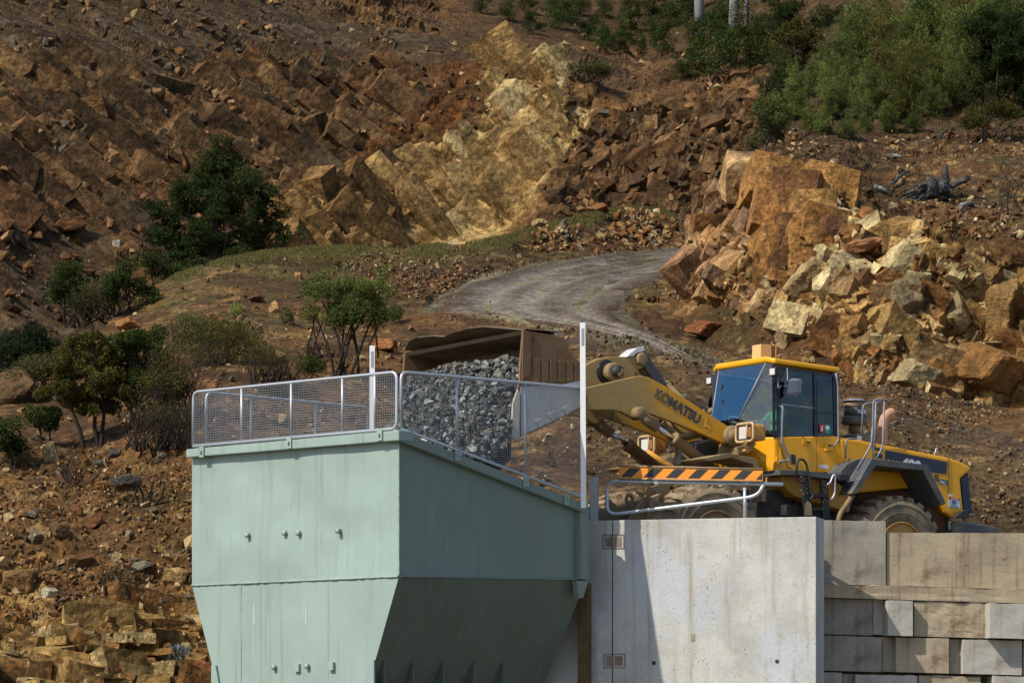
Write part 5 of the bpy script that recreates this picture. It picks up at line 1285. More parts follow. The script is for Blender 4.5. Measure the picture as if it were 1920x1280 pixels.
# worn plates on the near side and floor
def bflat(pts, name, mat, th=.014, par=bucket, l=bl_): b = MB(); b.prism([LW(x, y, l+th) for x, y in pts], -Ll*th); return b.build(name, M_[mat], par, .004)
bflat([(963,823),(960,818),(960,790),(962,754),(971,730),(975,735),(974,800),(975,818)], 'side_cutter', 'edge', .03)
bflat([(976,725),(1050,722),(1090,712),(1094,740),(1088,763),(1050,783),(1000,807),(977,816)], 'wear_plate', 'worn', .012)
for i in range(6):
    x0, x1 = 1001+i*15.5, 1013+i*15.5
    bflat([(x0, 670+i*1.6), (x1, 671+i*1.6), (x1, 716-i*.6), (x0, 718-i*.6)], 'wear_strip', 'bucket', .016)
bflat([(981,621),(997,624),(995,700),(979,712)], 'side_bar', 'bucket', .02)
for x, y in ((1036,780),(1063,769),(1012,793)): bflat([(x-9,y-3),(x+3,y-10),(x+11,y-2),(x,y+9)], 'heel_shoe', 'worn', .03)
bk = MB(); ce = q2(961, 822); d_ = (q2(961,822)-q2(1000,808)).normalized()
bk.obox(W(ce.x, (bl_-blf)/2, ce.z), (Lf*d_.x+Lu*d_.z)*.14, Ll*(bl_+blf)/2, (Lf*-d_.z+Lu*d_.x)*.022); part(bk, 'cutting_edge', 'worn', bucket, .006)
hp = LL(1086, 748, .62)
b = MB(); b.tube([W(hp.x, .75, hp.z), W(hp.x, -.75, hp.z)], .09, 12); part(b, 'hinge_pin', 'dust', ld, 0)
b = MB(); b.tube([w_(LL(1075,735,.05)), w_(LL(1100,706,.05))], .08, 10); part(b, 'bucket_link', 'dust', ld, 0)
# ---- lettering
def text(s, org, xd, yd, size, mat, name, par, shear=0., bold=.0, ext=.004, spacing=1.):
    cu = bpy.data.curves.new(name, 'FONT'); cu.body = s; cu.size = size; cu.extrude = ext; cu.shear = shear; cu.offset = bold; cu.space_character = spacing
    to = bpy.data.objects.new(name, cu); COL.objects.link(to); dg = bpy.context.evaluated_depsgraph_get()
    me = bpy.data.meshes.new_from_object(to.evaluated_get(dg)); bpy.data.objects.remove(to); bpy.data.curves.remove(cu)
    xd, yd = Vector(xd), Vector(yd); zd = xd.cross(yd).normalized()
    T = Matrix(((xd.x, yd.x, zd.x, org[0]), (xd.y, yd.y, zd.y, org[1]), (xd.z, yd.z, zd.z, org[2]), (0,0,0,1)))
    me.transform(MATW[par.name].inverted() @ T); me.materials.clear()
    return link_mesh(name, me, M_[mat] if isinstance(mat, str) else mat, par)
a0, a1 = LW(1226, 741, .627), LW(1303, 789, .627)
xd = (a1-a0).normalized(); yd = Ll.cross(xd).normalized(); yd = yd if yd.z > 0 else -yd
text('KOMATSU', a0-yd*.01, xd*.94, yd, .215, 'brand', 'lettering', an, 0, .010, .003, 1.02)
xd = (LW(1776, 866, hl)-LW(1660, 843, hl)).normalized(); yd = Ll.cross(xd).normalized(); yd = yd if yd.z > 0 else -yd
text('480', LW(1686, 878.5, hl+.011), xd, yd, .27, 'paper', 'lettering', bonnet, .25, .012, .002)
text('WA', LW(1662, 871.5, hl+.011), xd*1.35, yd, .14, 'yel', 'lettering', bonnet, .2, .006, .002)
text('BSC', LW(1762, 906, hl+.012), xd, yd, .075, 'lens', 'lettering', bonnet, 0, .003, .001)
td = Ll*.35+Lf*.3
for k, ch in enumerate('turbo'):
    a = -.30+k*.235; rad = (Ll*math.cos(a)-Lf*math.sin(a)); tx = (-Ll*math.sin(a)-Lf*math.cos(a))
    text(ch, w_(tb)+Lu*.325+rad*.183-tx*.02, tx, Lu, .105, 'paper', 'lettering', pre, .25, .004, .002)
# danger sign
dn = MB(); dn.prism([LW(x, y, hl+.012) for x, y in [(1778.5,931),(1800,934),(1800,952.5),(1778.5,949.5)]], -Ll*.008); sgn = dn.build('danger_sign', M_['paper'], bonnet)
flat([(1778.5,931),(1800,934),(1800,938),(1778.5,935)], hl+.013, 'header', 'red', sgn, .002)
flat([(1779,925.5),(1786,926),(1786,930),(1779,929.5)], hl+.006, 'sticker', 'paper', bonnet, .004)
text('DANGER', LW(1783, 935.2, hl+.017), xd, yd, .038, 'paper', 'lettering', sgn, 0, .001, .0005)
text('Keep  clear', LW(1783.5, 948.6, hl+.015), xd, yd, .028, 'blk', 'lettering', sgn, 0, .001, .0005)
c_ = LW(1789, 941.3, hl+.014); b = MB(); b.tube([c_+(xd*math.cos(a)+yd*math.sin(a))*.036 for a in np.linspace(0, 2*math.pi, 25)], .006, 5, False); b.tube([c_+(xd-yd)*.025, c_-(xd-yd)*.025], .005, 5); b.obox(c_, xd*.008, Ll*.002, yd*.024); b.build('pictogram', M_['stripe'], sgn)
# warning stickers on the arm
flat([(1322,785.5),(1332.5,792),(1332,806),(1321,800)], .62, 'sticker', 'yel_clean', an, .004)
def tri(pts, l, nm, mat, par): b = MB(); b.prism([LW(x, y, l+.008) for x, y in pts], -Ll*.003); b.build(nm, M_[mat], par)
tri([(1324.5,793),(1329,787),(1332,796)], .62, 'symbol', 'stripe', an); tri([(1326.5,793),(1329,789.5),(1330.5,794.8)], .6225, 'symbol', 'yel_clean', an); tri([(1323,799),(1329,802),(1329,803.5),(1323,800.5)], .62, 'symbol', 'stripe', an)
# ---- operator in the cab
def person():
    o = thing('person', 'loader operator in green work jacket and cap, hands on the steering wheel', 'person', M=LM @ Matrix.Translation((A_.x-.68, 0, A_.z+.02)))
    T = MATW[o.name]; V, E, Rr = [], [], []
    def v(p, r, par=None):
        V.append(p); Rr.append(r); i = len(V)-1
        if par is not None: E.append((par, i))
        return i
    h = v((0,0,.12), .15); s1 = v((-.04,0,.30), .15, h); s2 = v((-.03,0,.50), .16, s1); nk = v((0,0,.62), .065, s2); v((.03,0,.70), .06, nk)
    swl = T.inverted() @ sw
    for s in (1, -1):
        hp_ = v((.08, s*.10, .10), .10, h); kn = v((.48, s*.15, .12), .075, hp_); an_ = v((.62, s*.15, -.28), .05, kn); v((.76, s*.15, -.31), .04, an_)
        sh = v((-.02, s*.20, .53), .075, s2); el = v((.16, s*.29, .30), .052, sh)
        hand = Vector((swl.x-.02, s*.185, swl.z+.02)); wr = v(tuple(hand+Vector((-.08, s*.02, .0))), .034, el); pm = v(tuple(hand+Vector((-.02, 0, .02))), .036, wr)
        for k in range(4):
            b0 = hand+Vector((.012, (k-1.5)*.021, .035)); f1 = v(tuple(b0), .0105, pm); f2 = v(tuple(b0+Vector((.035, 0, .004-.002*k))), .0095, f1); v(tuple(b0+Vector((.040, 0, -.032))), .0085, f2)
        t1 = v(tuple(hand+Vector((-.005, -s*.038, .015))), .011, pm); v(tuple(hand+Vector((.022, -s*.045, .0))), .009, t1)
    me = bpy.data.meshes.new('body'); me.from_pydata(V, E, []); bo_ = bpy.data.objects.new('body', me); COL.objects.link(bo_)
    m = bo_.modifiers.new('s', 'SKIN'); 
    for i, d in enumerate(me.skin_vertices[0].data): d.radius = (Rr[i], Rr[i]); d.use_root = (i == 0)
    bo_.modifiers.new('u', 'SUBSURF').levels = 1
    dg = bpy.context.evaluated_depsgraph_get(); me2 = bpy.data.meshes.new_from_object(bo_.evaluated_get(dg)); bpy.data.objects.remove(bo_)
    # the head grows out of the neck in the same mesh
    bm = bmesh.new(); bm.from_mesh(me2)
    hd = bmesh.ops.create_uvsphere(bm, u_segments=24, v_segments=18, radius=1.)['verts']
    for q in hd:
        x, y, z = q.co; fx = x*.095; 
        if x > .6: fx += .018*math.exp(-((y/.16)**2+((z+.12)/.22)**2)); fx -= .010*(math.exp(-(((abs(y)-.35)/.14)**2+((z-.12)/.12)**2))); fx += .006*math.exp(-((y/.3)**2+((z+.45)/.09)**2))
        q.co = Vector((fx+.05, y*.076*(1+.18*math.exp(-((x/.25)**2+(z/.25)**2))*(abs(y) > .9)), z*.118+.80))
    for f in bm.faces: f.smooth = True
    for f in bm.faces:
        c = f.calc_center_median(); f.material_index = 0
        if c.z < .60: f.material_index = 1
        if c.x > swl.x-.13 and c.z > .15: f.material_index = 0
        if (c.z < .16 and c.x > .02): f.material_index = 2
    bm.to_mesh(me2); bm.free()
    ob = link_mesh('body', me2, [M_['skin'], M_['hivis'], M_['trouser']], o)
    b = MB(); pr = [(.098, .0), (.096, .05), (.07, .085), (0, .10)]
    b.lathe(pr, T @ Vector((.045, 0, .845)), Lu, 20); c_ = T @ Vector((.15, 0, .85)); b.obox(c_, Lf*.05, Ll*.07, Lu*.006); b.build('cap', M_['cap'], o)
person()
# ---------- rocks
def ico(sub):
    bm = bmesh.new(); bmesh.ops.create_icosphere(bm, subdivisions=sub, radius=1.)
    V = np.array([v.co[:] for v in bm.verts]); F = np.array([[v.index for v in f.verts] for f in bm.faces]); bm.free(); return V, F
ICO = {k: ico(k) for k in (1, 2, 3, 4)}
def block_planes(r, planes):
    """cutting planes of a joint block: three rough pairs and some broken corners"""
    q, _ = np.linalg.qr(r.normal(size=(3, 3))); n = np.concatenate([q, -q])+r.normal(0, .13, (6, 3)); d = r.uniform(.55, .95, 6)
    m = r.normal(size=(max(planes-6, 2), 3)); n = np.concatenate([n, m]); d = np.r_[d, r.uniform(.78, 1.1, len(m))]
    return n/np.linalg.norm(n, axis=1, keepdims=True), d
HULLS = {}
def rock_shape(seed, sub=2, flat=(1, .75, .6), planes=11, rough=.03):
    """a broken stone with flat faces and hard edges"""
    r = np.random.default_rng(seed)
    if sub <= 2:
        m = 9 if sub == 1 else 15
        p = r.uniform(-1, 1, (m, 3)); ax = r.integers(0, 3, m); p[np.arange(m), ax] = np.sign(p[np.arange(m), ax])*r.uniform(.75, 1., m); p *= .82
        bm = bmesh.new(); vs = [bm.verts.new(Vector(x)) for x in p]; h = bmesh.ops.convex_hull(bm, input=vs)
        bad = list({g for g in h['geom_interior']+h['geom_unused'] if isinstance(g, bmesh.types.BMVert)})
        if bad: bmesh.ops.delete(bm, geom=bad, context='VERTS')
        bm.verts.index_update(); V = np.array([v.co[:] for v in bm.verts]); F = np.array([[v.index for v in f.verts] for f in bm.faces]); bm.free()
        return V*np.array(flat), F
    V, F = ICO[4]; n, d = block_planes(r, planes)
    k = np.maximum(V@n.T, 1e-3); rad = np.minimum((d/k).min(1), 1.25); X = V*rad[:, None]
    nn = V/np.linalg.norm(V, axis=1, keepdims=True)
    X = X+nn*(rough*fbm(X*3, 4, seed)*1.2+blocks(X, .5, seed, tilt=.8)[0]*.22)[:, None]
    return X*np.array(flat), F
def rot3(r, n):
    q = r.normal(size=(n, 4)); q /= np.linalg.norm(q, axis=1, keepdims=True); w, x, y, z = q.T
    return np.stack([np.stack([1-2*(y*y+z*z), 2*(x*y-z*w), 2*(x*z+y*w)], 1), np.stack([2*(x*y+z*w), 1-2*(x*x+z*z), 2*(y*z-x*w)], 1), np.stack([2*(x*z-y*w), 2*(y*z+x*w), 1-2*(x*x+y*y)], 1)], 1)
def stones_mesh(name, pos, size, cols, seed, sub=1):
    r = np.random.default_rng(seed); sh = [rock_shape(seed*31+i, sub, (1, r.uniform(.6, .95), r.uniform(.4, .8)), 9) for i in range(14)]
    R = rot3(r, len(pos)); Vs, Fs, Cs, o = [], [], [], 0
    k = r.integers(0, 14, len(pos))
    for j in range(14):
        ii = np.where(k == j)[0]
        if not len(ii): continue
        X, F = sh[j]; W_ = np.einsum('nij,vj->nvi', R[ii], X)*size[ii][:, None, None]+pos[ii][:, None]
        Vs.append(W_.reshape(-1, 3)); Fs.append((F[None]+(np.arange(len(ii))*len(X))[:, None, None]+o).reshape(-1, 3)); Cs.append(np.repeat(cols[ii], len(X), 0)); o += len(ii)*len(X)
    return np_mesh(name, np.concatenate(Vs), np.concatenate(Fs), False, np.concatenate(Cs))
def single_rock(name, loc, size, col, seed, label, cat, flat=(1, .8, .7), rot=None, group=None, planes=10, col2=None):
    X, F = rock_shape(seed, 3, flat, planes, .05); X = X*size
    rt = rot if rot is not None else (random.uniform(-.4, .4), random.uniform(-.4, .4), random.uniform(0, 6.28))
    from mathutils import Euler
    Rm = np.array(Euler(rt).to_matrix()); X = X@Rm.T
    n = fbm(X*1.6/size+seed, 4, seed); C = lerp(np.array(col)*.8, np.array(col)*1.15, sstep(-.3, .3, n))
    if col2 is not None: C = lerp(C, np.array(col2), sstep(.0, .35, n+.3*X[:, 2]/size))
    o = link_mesh(name, np_mesh(name, X, F, False, C), M_['stone'], None, Matrix.Translation(loc)); return tag(o, label, cat, group)
# joint blocks of the solid rock: flat-faced blocks, all tilted much the same way, packed into the faces
def hull_block(r, jit=.22):
    c = np.array([[x, y, z] for x in (-1, 1) for y in (-1, 1) for z in (-1, 1)], float); c = c*(1-jit*r.uniform(0, 1.4, (8, 3)))
    ex = r.uniform(-1, 1, (3, 3)); ax = r.integers(0, 3, 3); ex[np.arange(3), ax] = np.sign(ex[np.arange(3), ax])*1.02; c = np.r_[c, ex*.98]
    bm = bmesh.new(); vs = [bm.verts.new(Vector(x)) for x in c]; h = bmesh.ops.convex_hull(bm, input=vs)
    bad = list({g for g in h['geom_interior']+h['geom_unused'] if isinstance(g, bmesh.types.BMVert)})
    if bad: bmesh.ops.delete(bm, geom=bad, context='VERTS')
    bmesh.ops.dissolve_limit(bm, angle_limit=.12, verts=bm.verts[:], edges=bm.edges[:]); bmesh.ops.triangulate(bm, faces=bm.faces[:])
    bm.verts.index_update(); V = np.array([v.co[:] for v in bm.verts]); F = np.array([[v.index for v in f.verts] for f in bm.faces]); bm.free(); return V, F
def eul(a, b, c):
    from mathutils import Euler
    return np.array(Euler((a, b, c)).to_matrix())
def rock_face(name, sf, poly, counts, base, spread, dims, palfn, seed, sink=.35, mat='terrain', bbox=None):
    r = np.random.default_rng(seed); proto = [hull_block(r) for _ in range(30)]; Vs, Cs = [], []; placed = np.zeros((0, 3))
    bx = bbox or (min(p[0] for p in poly), min(p[1] for p in poly), max(p[0] for p in poly), max(p[1] for p in poly))
    for n, s0, s1, gap in counts:
        k, tries = 0, 0
        while k < n and tries < n*30:
            tries += 1; x, y = r.uniform(bx[0], bx[2]), r.uniform(bx[1], bx[3])
            if not inp1(x, y, poly): continue
            Y = float(depth(sf, x, y)[0]); s = r.uniform(s0, s1); rad = s/Y*FPX
            if ((x-placed[:, 0])**2+(y-placed[:, 1])**2 < (gap*(rad+placed[:, 2]))**2).any(): continue
            placed = np.r_[placed, [[x, y, rad]]]; k += 1
            V, F = proto[r.integers(0, 30)]
            d = np.array(dims)*r.uniform(.75, 1.3, 3)*s
            e = np.array(base)+r.normal(0, 1, 3)*np.array(spread)*(1 if r.uniform() < .85 else 3.)
            X = (V*d)@eul(*e).T; p = np.array(P(x, y, Y)); dirv = p/np.linalg.norm(p); p = p+dirv*s*(sink-.1+r.uniform(-.14, .14))
            T = X[F]+p                                         # (faces, 3, 3)
            nrm = np.cross(T[:, 1]-T[:, 0], T[:, 2]-T[:, 0]); nrm /= np.linalg.norm(nrm, axis=1, keepdims=True)+1e-9
            c0, c1 = palfn(r, x, y)
            # joint faces of one set are rusty, freshly broken ones are pale: chosen per face direction of the block
            key = np.round(nrm*1.5); hsh = np.abs(np.sin(key@np.array([12.9, 78.2, 37.7])+k*3.1)); f = (hsh > .62)[:, None]
            c = np.where(f, c1, c0)*r.uniform(.85, 1.12, (len(F), 1))
            # split every face once more so that the surface can be slightly uneven
            m = [(T[:, 0]+T[:, 1])/2, (T[:, 1]+T[:, 2])/2, (T[:, 2]+T[:, 0])/2]
            sub = np.concatenate([np.stack([T[:, 0], m[0], m[2]], 1), np.stack([m[0], T[:, 1], m[1]], 1), np.stack([m[2], m[1], T[:, 2]], 1), np.stack(m, 1)])
            c = np.tile(c, (4, 1))
            if s > .2:
                T = sub; m = [(T[:, 0]+T[:, 1])/2, (T[:, 1]+T[:, 2])/2, (T[:, 2]+T[:, 0])/2]
                sub = np.concatenate([np.stack([T[:, 0], m[0], m[2]], 1), np.stack([m[0], T[:, 1], m[1]], 1), np.stack([m[2], m[1], T[:, 2]], 1), np.stack(m, 1)]); c = np.tile(c, (4, 1))
            Vs.append(sub.reshape(-1, 3)); Cs.append(np.repeat(c, 3, 0))
    V = np.concatenate(Vs); C = np.concatenate(Cs); V = V+.035*np.stack([vnoise(V*2.3, 3), vnoise(V*2.3, 4), vnoise(V*2.3, 5)], 1)*min(1, counts[0][2]*2)
    n = fbm(V*1.7, 5, seed); C = C*np.clip(1+n*1.0, .5, 1.5)[:, None]; C = lerp(C, C*np.array([.62, .55, .5]), sstep(.12, .4, fbm(V*.9, 5, seed+3))*.7)
    o = link_mesh(name, np_mesh(name, V, np.arange(len(V)).reshape(-1, 3), False, C), M_[mat]); return tag(o, kind='structure')
AK = .64
A8 = lambda *c: np.array(alb(c, AK, .86))*np.array([1.02, 1., .80])
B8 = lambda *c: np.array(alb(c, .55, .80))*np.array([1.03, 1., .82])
def pal_cliff(r, x, y):
    left = x+r.normal(0, 50) < 1440
    if left: c = [A8(150,102,56), A8(172,124,68), A8(124,84,50), A8(190,148,92)][r.integers(0, 4)]; return c, c*1.15+.03
    c = [A8(172,124,66), A8(146,98,52), A8(186,144,84), A8(130,88,54), A8(154,120,82)][r.integers(0, 5)]
    c1 = [A8(208,172,116), A8(190,150,92), A8(222,198,152), A8(160,106,56)][r.integers(0, 4)]; return c, c1
CL2 = [(1275,520),(1300,445),(1335,400),(1400,330),(1440,318),(1445,420),(1425,470),(1440,540),(1490,540),(1545,450),(1575,405),(1640,415),(1720,435),(1780,470),(1850,510),(2000,500),(2000,740),(1900,735),(1800,735),(1660,735),(1560,660),(1480,610),(1400,575),(1330,565)]
rock_face('cliff_face', 'R', CL2, [(46,.34,.60,.50),(220,.18,.36,.40),(800,.08,.2,.34),(900,.035,.1,.34)], (.35,.45,.35), (.24,.30,.35), (1.,.85,.8), pal_cliff, 71, .80)
def pal_big(r, x, y): c = [A8(196,144,76), A8(176,120,62), A8(140,94,58), A8(188,132,68)][r.integers(0, 4)]; return c, c*.92
rock_face('cliff_face', 'R', [(1445,325),(1562,332),(1545,445),(1500,535),(1440,545),(1425,420)], [(10,.42,.62,.5),(50,.2,.42,.4),(160,.06,.2,.36)], (-.30,.12,.12), (.10,.16,.14), (1.,.8,1.15), pal_big, 73, .86)
rock_face('cliff_face', 'R', [(1650,705),(1760,695),(1930,650),(2000,650),(2000,790),(1920,775),(1700,750)], [(14,.4,.7,.55),(60,.2,.4,.42),(240,.06,.2,.36)], (.3,.2,.2), (.2,.25,.3), (1.2,.85,.75), pal_cliff, 75, .8)
rock_face('cliff_face', 'R', [(1565,398),(1600,402),(1720,418),(1720,440),(1640,432),(1560,428)], [(12,.14,.22,.75),(30,.06,.12,.5)], (.05,.05,.3), (.08,.1,.2), (1.2,.9,.8), lambda r, x, y: (A8(214,184,128), A8(234,214,172)), 77, .1)
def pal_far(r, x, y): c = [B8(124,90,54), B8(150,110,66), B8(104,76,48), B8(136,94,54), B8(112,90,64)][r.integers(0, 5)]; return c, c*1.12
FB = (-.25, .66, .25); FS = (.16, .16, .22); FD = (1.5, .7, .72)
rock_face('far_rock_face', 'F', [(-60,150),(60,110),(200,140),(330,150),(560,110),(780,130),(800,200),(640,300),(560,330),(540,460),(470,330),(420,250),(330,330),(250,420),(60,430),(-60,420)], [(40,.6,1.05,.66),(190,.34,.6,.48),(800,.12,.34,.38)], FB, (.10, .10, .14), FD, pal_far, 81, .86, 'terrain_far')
def pal_slab(r, x, y): c = [.85*A8(178,136,80), .85*A8(196,156,98), .85*A8(158,118,68)][r.integers(0, 3)]; return c, c*1.12
rock_face('far_rock_face', 'F', [(552,375),(600,340),(690,350),(780,300),(850,285),(860,340),(780,400),(720,450),(690,470),(558,480)], [(12,.7,1.05,.62),(50,.35,.65,.45),(140,.12,.35,.4)], FB, FS, FD, pal_slab, 83, .88, 'terrain_far')
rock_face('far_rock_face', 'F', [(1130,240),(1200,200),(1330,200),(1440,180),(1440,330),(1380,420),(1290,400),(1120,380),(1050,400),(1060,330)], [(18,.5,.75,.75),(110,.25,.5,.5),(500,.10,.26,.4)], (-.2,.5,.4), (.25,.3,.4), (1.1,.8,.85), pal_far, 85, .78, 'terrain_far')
def pal_scar(r, x, y): c = [.88*A8(204,166,108), .88*A8(184,144,88), .88*A8(216,186,132), .88*A8(192,152,92)][r.integers(0, 4)]; return c, c*1.08
rock_face('far_rock_face', 'F', [(985,122),(1060,126),(1046,190),(1100,205),(1066,262),(1026,328),(975,400),(930,436),(760,440),(715,420),(735,380),(785,330),(870,285),(915,235),(945,180)], [(10,.8,1.3,.6),(40,.35,.75,.46),(120,.12,.34,.4)], (-.45,.95,.05), (.035,.06,.04), (1.9,.8,.55), pal_scar, 87, 1.03, 'terrain_far')
def pal_ledge(r, x, y): c = [A8(176,136,74), A8(154,114,62), A8(190,152,92), A8(140,100,56), A8(158,112,58)][r.integers(0, 5)]; return c, [c*1.1, A8(210,180,128)][r.integers(0, 2)]
LED = [(-40,1195),(60,1200),(110,1180),(200,1165),(250,1130),(372,1125),(400,1180),(410,1330),(-40,1330)]
rock_face('ledge_rock', 'N', LED, [(22,.3,.55,.58),(110,.16,.32,.42),(420,.05,.16,.36)], (-.1,.08,.25), (.16,.14,.3), (1.4,.9,.66), pal_ledge, 91, .72)
# large stones that stand out
BO = [  # px, py, half-width px, surface, colour, label, flat
 (96,856,20,'N',(150,128,105),'tall pale block standing upright below the dark bushes on the left slope',(.75,.8,1.15)),
 (232,905,24,'N',(112,106,104),'smooth grey boulder with flat top, left of the bare twisted shrub',(1,.8,.55)),
 (115,1000,24,'N',(128,98,70),'brown leaning boulder in the middle of the left slope',(.8,.8,1.)),
 (66,1008,15,'N',(150,140,130),'grey and white stone beside the brown leaning boulder',(.9,.8,.9)),
 (40,1092,30,'N',(150,112,70),'big tan block near the left edge, above the ledge rock',(1,.8,.9)),
 (93,1112,16,'N',(196,188,172),'white stone beside the big tan block',(1,.8,.6)),
 (268,1062,20,'N',(140,132,122),'long grey stone tilted beside the scrub, near the hopper',(1.1,.6,.5)),
 (186,872,13,'N',(98,94,92),'small dark grey stone left of the smooth grey boulder',(1,.8,.7)),
 (215,852,13,'N',(92,90,92),'dark grey stone under the bare scrub',(1,.8,.7)),
 (330,1085,24,'N',(190,150,98),'cream broken block near the hopper edge on the left slope',(1,.8,.8)),
 (372,1265,36,'N',(150,96,56),'rusty brown slab at the lower left beside the hopper chute',(1.1,.8,.7)),
 (515,583,14,'N',(206,160,112),'pale upright stone alone on the mound left of the green bush',(.7,.7,1.1)),
 (240,612,24,'N',(176,120,68),'orange stone lying on the left edge of the mound',(1,.8,.6)),
 (404,604,19,'N',(158,108,66),'brown orange stone in front of the mound above the scrub',(1,.8,.6)),
 (480,562,15,'N',(122,76,48),'dark red brown stone on the mound, left of the pale upright stone',(1.1,.8,.5)),
 (40,745,44,'N',(112,84,60),'large smooth brown boulder at the left edge behind the bushes',(1.2,1,.85)),
 (716,652,24,'N',(168,108,60),'orange boulder behind the shorter white marker post',(1.1,.8,.7)),
 (560,520,9,'N',(190,140,96),'small pale stone on the mound slope, above the green bush',(.8,.7,1)),
 (1322,622,32,'R',(150,90,50),'orange brown block fallen at the foot of the right cliff',(1.2,.8,.55)),
 (1612,469,30,'R',(190,132,92),'flat pinkish slab lying high on the right cliff',(1.3,.8,.45)),
 (1560,438,30,'R',(108,70,54),'dark red block under the flat pinkish slab',(1,.8,.9)),
 (1520,318,10,'R',(120,96,70),'round brown stone at the top of the right cliff',(1,.9,.9)),
 (1590,500,32,'R',(206,184,146),'large cream block in the middle of the right cliff',(1.1,.8,.75)),
 (1520,535,42,'R',(186,156,110),'cream and brown leaning block left of the large cream block',(1,.9,1.)),
 (1790,590,46,'R',(190,164,126),'tall cream rock rib on the right part of the cliff',(.75,.8,1.25)),
 (1880,590,44,'R',(172,132,80),'tan upright rock near the right edge of the cliff',(.8,.8,1.3)),
 (1700,560,34,'R',(148,130,104),'dull wedge of rock beside the tall cream rib',(.9,.8,1.1)),
 (1720,705,34,'R',(196,172,132),'pale outcrop low on the slope, above the bonnet of the loader',(1.3,.8,.7)),
 (1850,700,48,'R',(150,106,56),'big ochre outcrop low on the right slope',(1.2,.8,.9)),
 (1470,640,22,'R',(206,170,130),'pale split rock standing behind the cab roof',(.7,.7,1.2)),
 (1560,385,13,'R',(214,196,158),'white cream block under the right end of the orange rock face',(1,.8,.9)),
 (1610,405,18,'R',(196,168,112),'cream brick-like block right of the orange rock face',(1.1,.8,.6)),
 (1655,410,15,'R',(200,176,128),'second cream brick-like block, right of the first, over the flat pinkish slab',(1.1,.8,.6)),
 (1120,395,18,'N',(150,98,58),'orange stone on the crest of the grassy berm',(1,.8,.6)),
 (1012,420,14,'N',(196,160,116),'pale stone at the left end of the stony berm top',(1,.8,.7)),
 (220,458,10,'F',(190,180,168),'single white stone left of the big dark tree on the far slope',(1,.8,1)),
 (125,428,30,'F',(132,86,52),'long orange slab low on the far slope, left of the big dark tree',(1.4,.8,.5))]
for i, (px, py, r_, sf, c, lb, fl) in enumerate(BO):
    g = {'N': gN, 'R': gR, 'F': gF}[sf](px, py); s = r_/FPX*g.y*1.05
    single_rock('boulder', g+Vector((0, -.15*s, .12*s)), s, A8(*(v*.92 for v in c)), 700+i*3, lb, 'boulder', fl, (random.uniform(-.2, .2), random.uniform(-.25, .25), random.uniform(-.5, .5)), col2=A8(*tuple(min(255, v*1.04) for v in c)))
# scattered stones: the 260 largest are single things, the small rest is one mass
r = np.random.default_rng(5)
def scatter(n, sf, reg, smin, smax, pal, pw=3.2, seed=1):
    T = {'N': TN, 'R': TR, 'F': TF}[sf]; r = np.random.default_rng(seed)
    px, py = [], []
    while len(px) < n:
        x = r.uniform(reg[0], reg[2], 4000); y = r.uniform(reg[1], reg[3], 4000); ok = reg[4](x, y) if len(reg) > 4 else np.ones(4000, bool)
        cl = fbm(np.stack([x/70, y/45, x*0], 1), 3, seed+3) > r.uniform(-.5, .45, 4000); ok = ok & cl
        px += list(x[ok]); py += list(y[ok])
    px, py = np.array(px[:n]), np.array(py[:n]); Y = depth(sf, px, py)
    pos = np.stack([(px-CX)/FPX*Y, Y, (HOR-py)/FPX*Y], 1)
    s = smin+(smax-smin)*r.uniform(0, 1, n)**pw; pal = np.array([alb(c, .66) for c in pal])*np.array([.99, 1., .84]); cols = pal[r.integers(0, len(pal), n)]*r.uniform(.75, 1.15, (n, 1))
    pos[:, 1] -= s*.15; pos[:, 2] += s*.2
    return pos, s, cols
BRN = [(120,86,56),(150,108,68),(96,70,50),(178,136,92),(134,92,54),(112,98,84),(196,166,126)]
ORG = [(164,112,62),(190,140,86),(140,88,48),(206,172,126),(120,80,50),(150,132,112)]
CRM = [(204,170,120),(180,136,80),(160,106,56),(214,194,156),(130,84,48),(150,120,84)]
GRY = [(130,122,112),(104,96,88),(150,140,124),(120,100,80)]
visN = lambda x, y: (y > ip(NTOP, x)+6) & (x < 1320) & ~inpoly(x, y, ROADP)
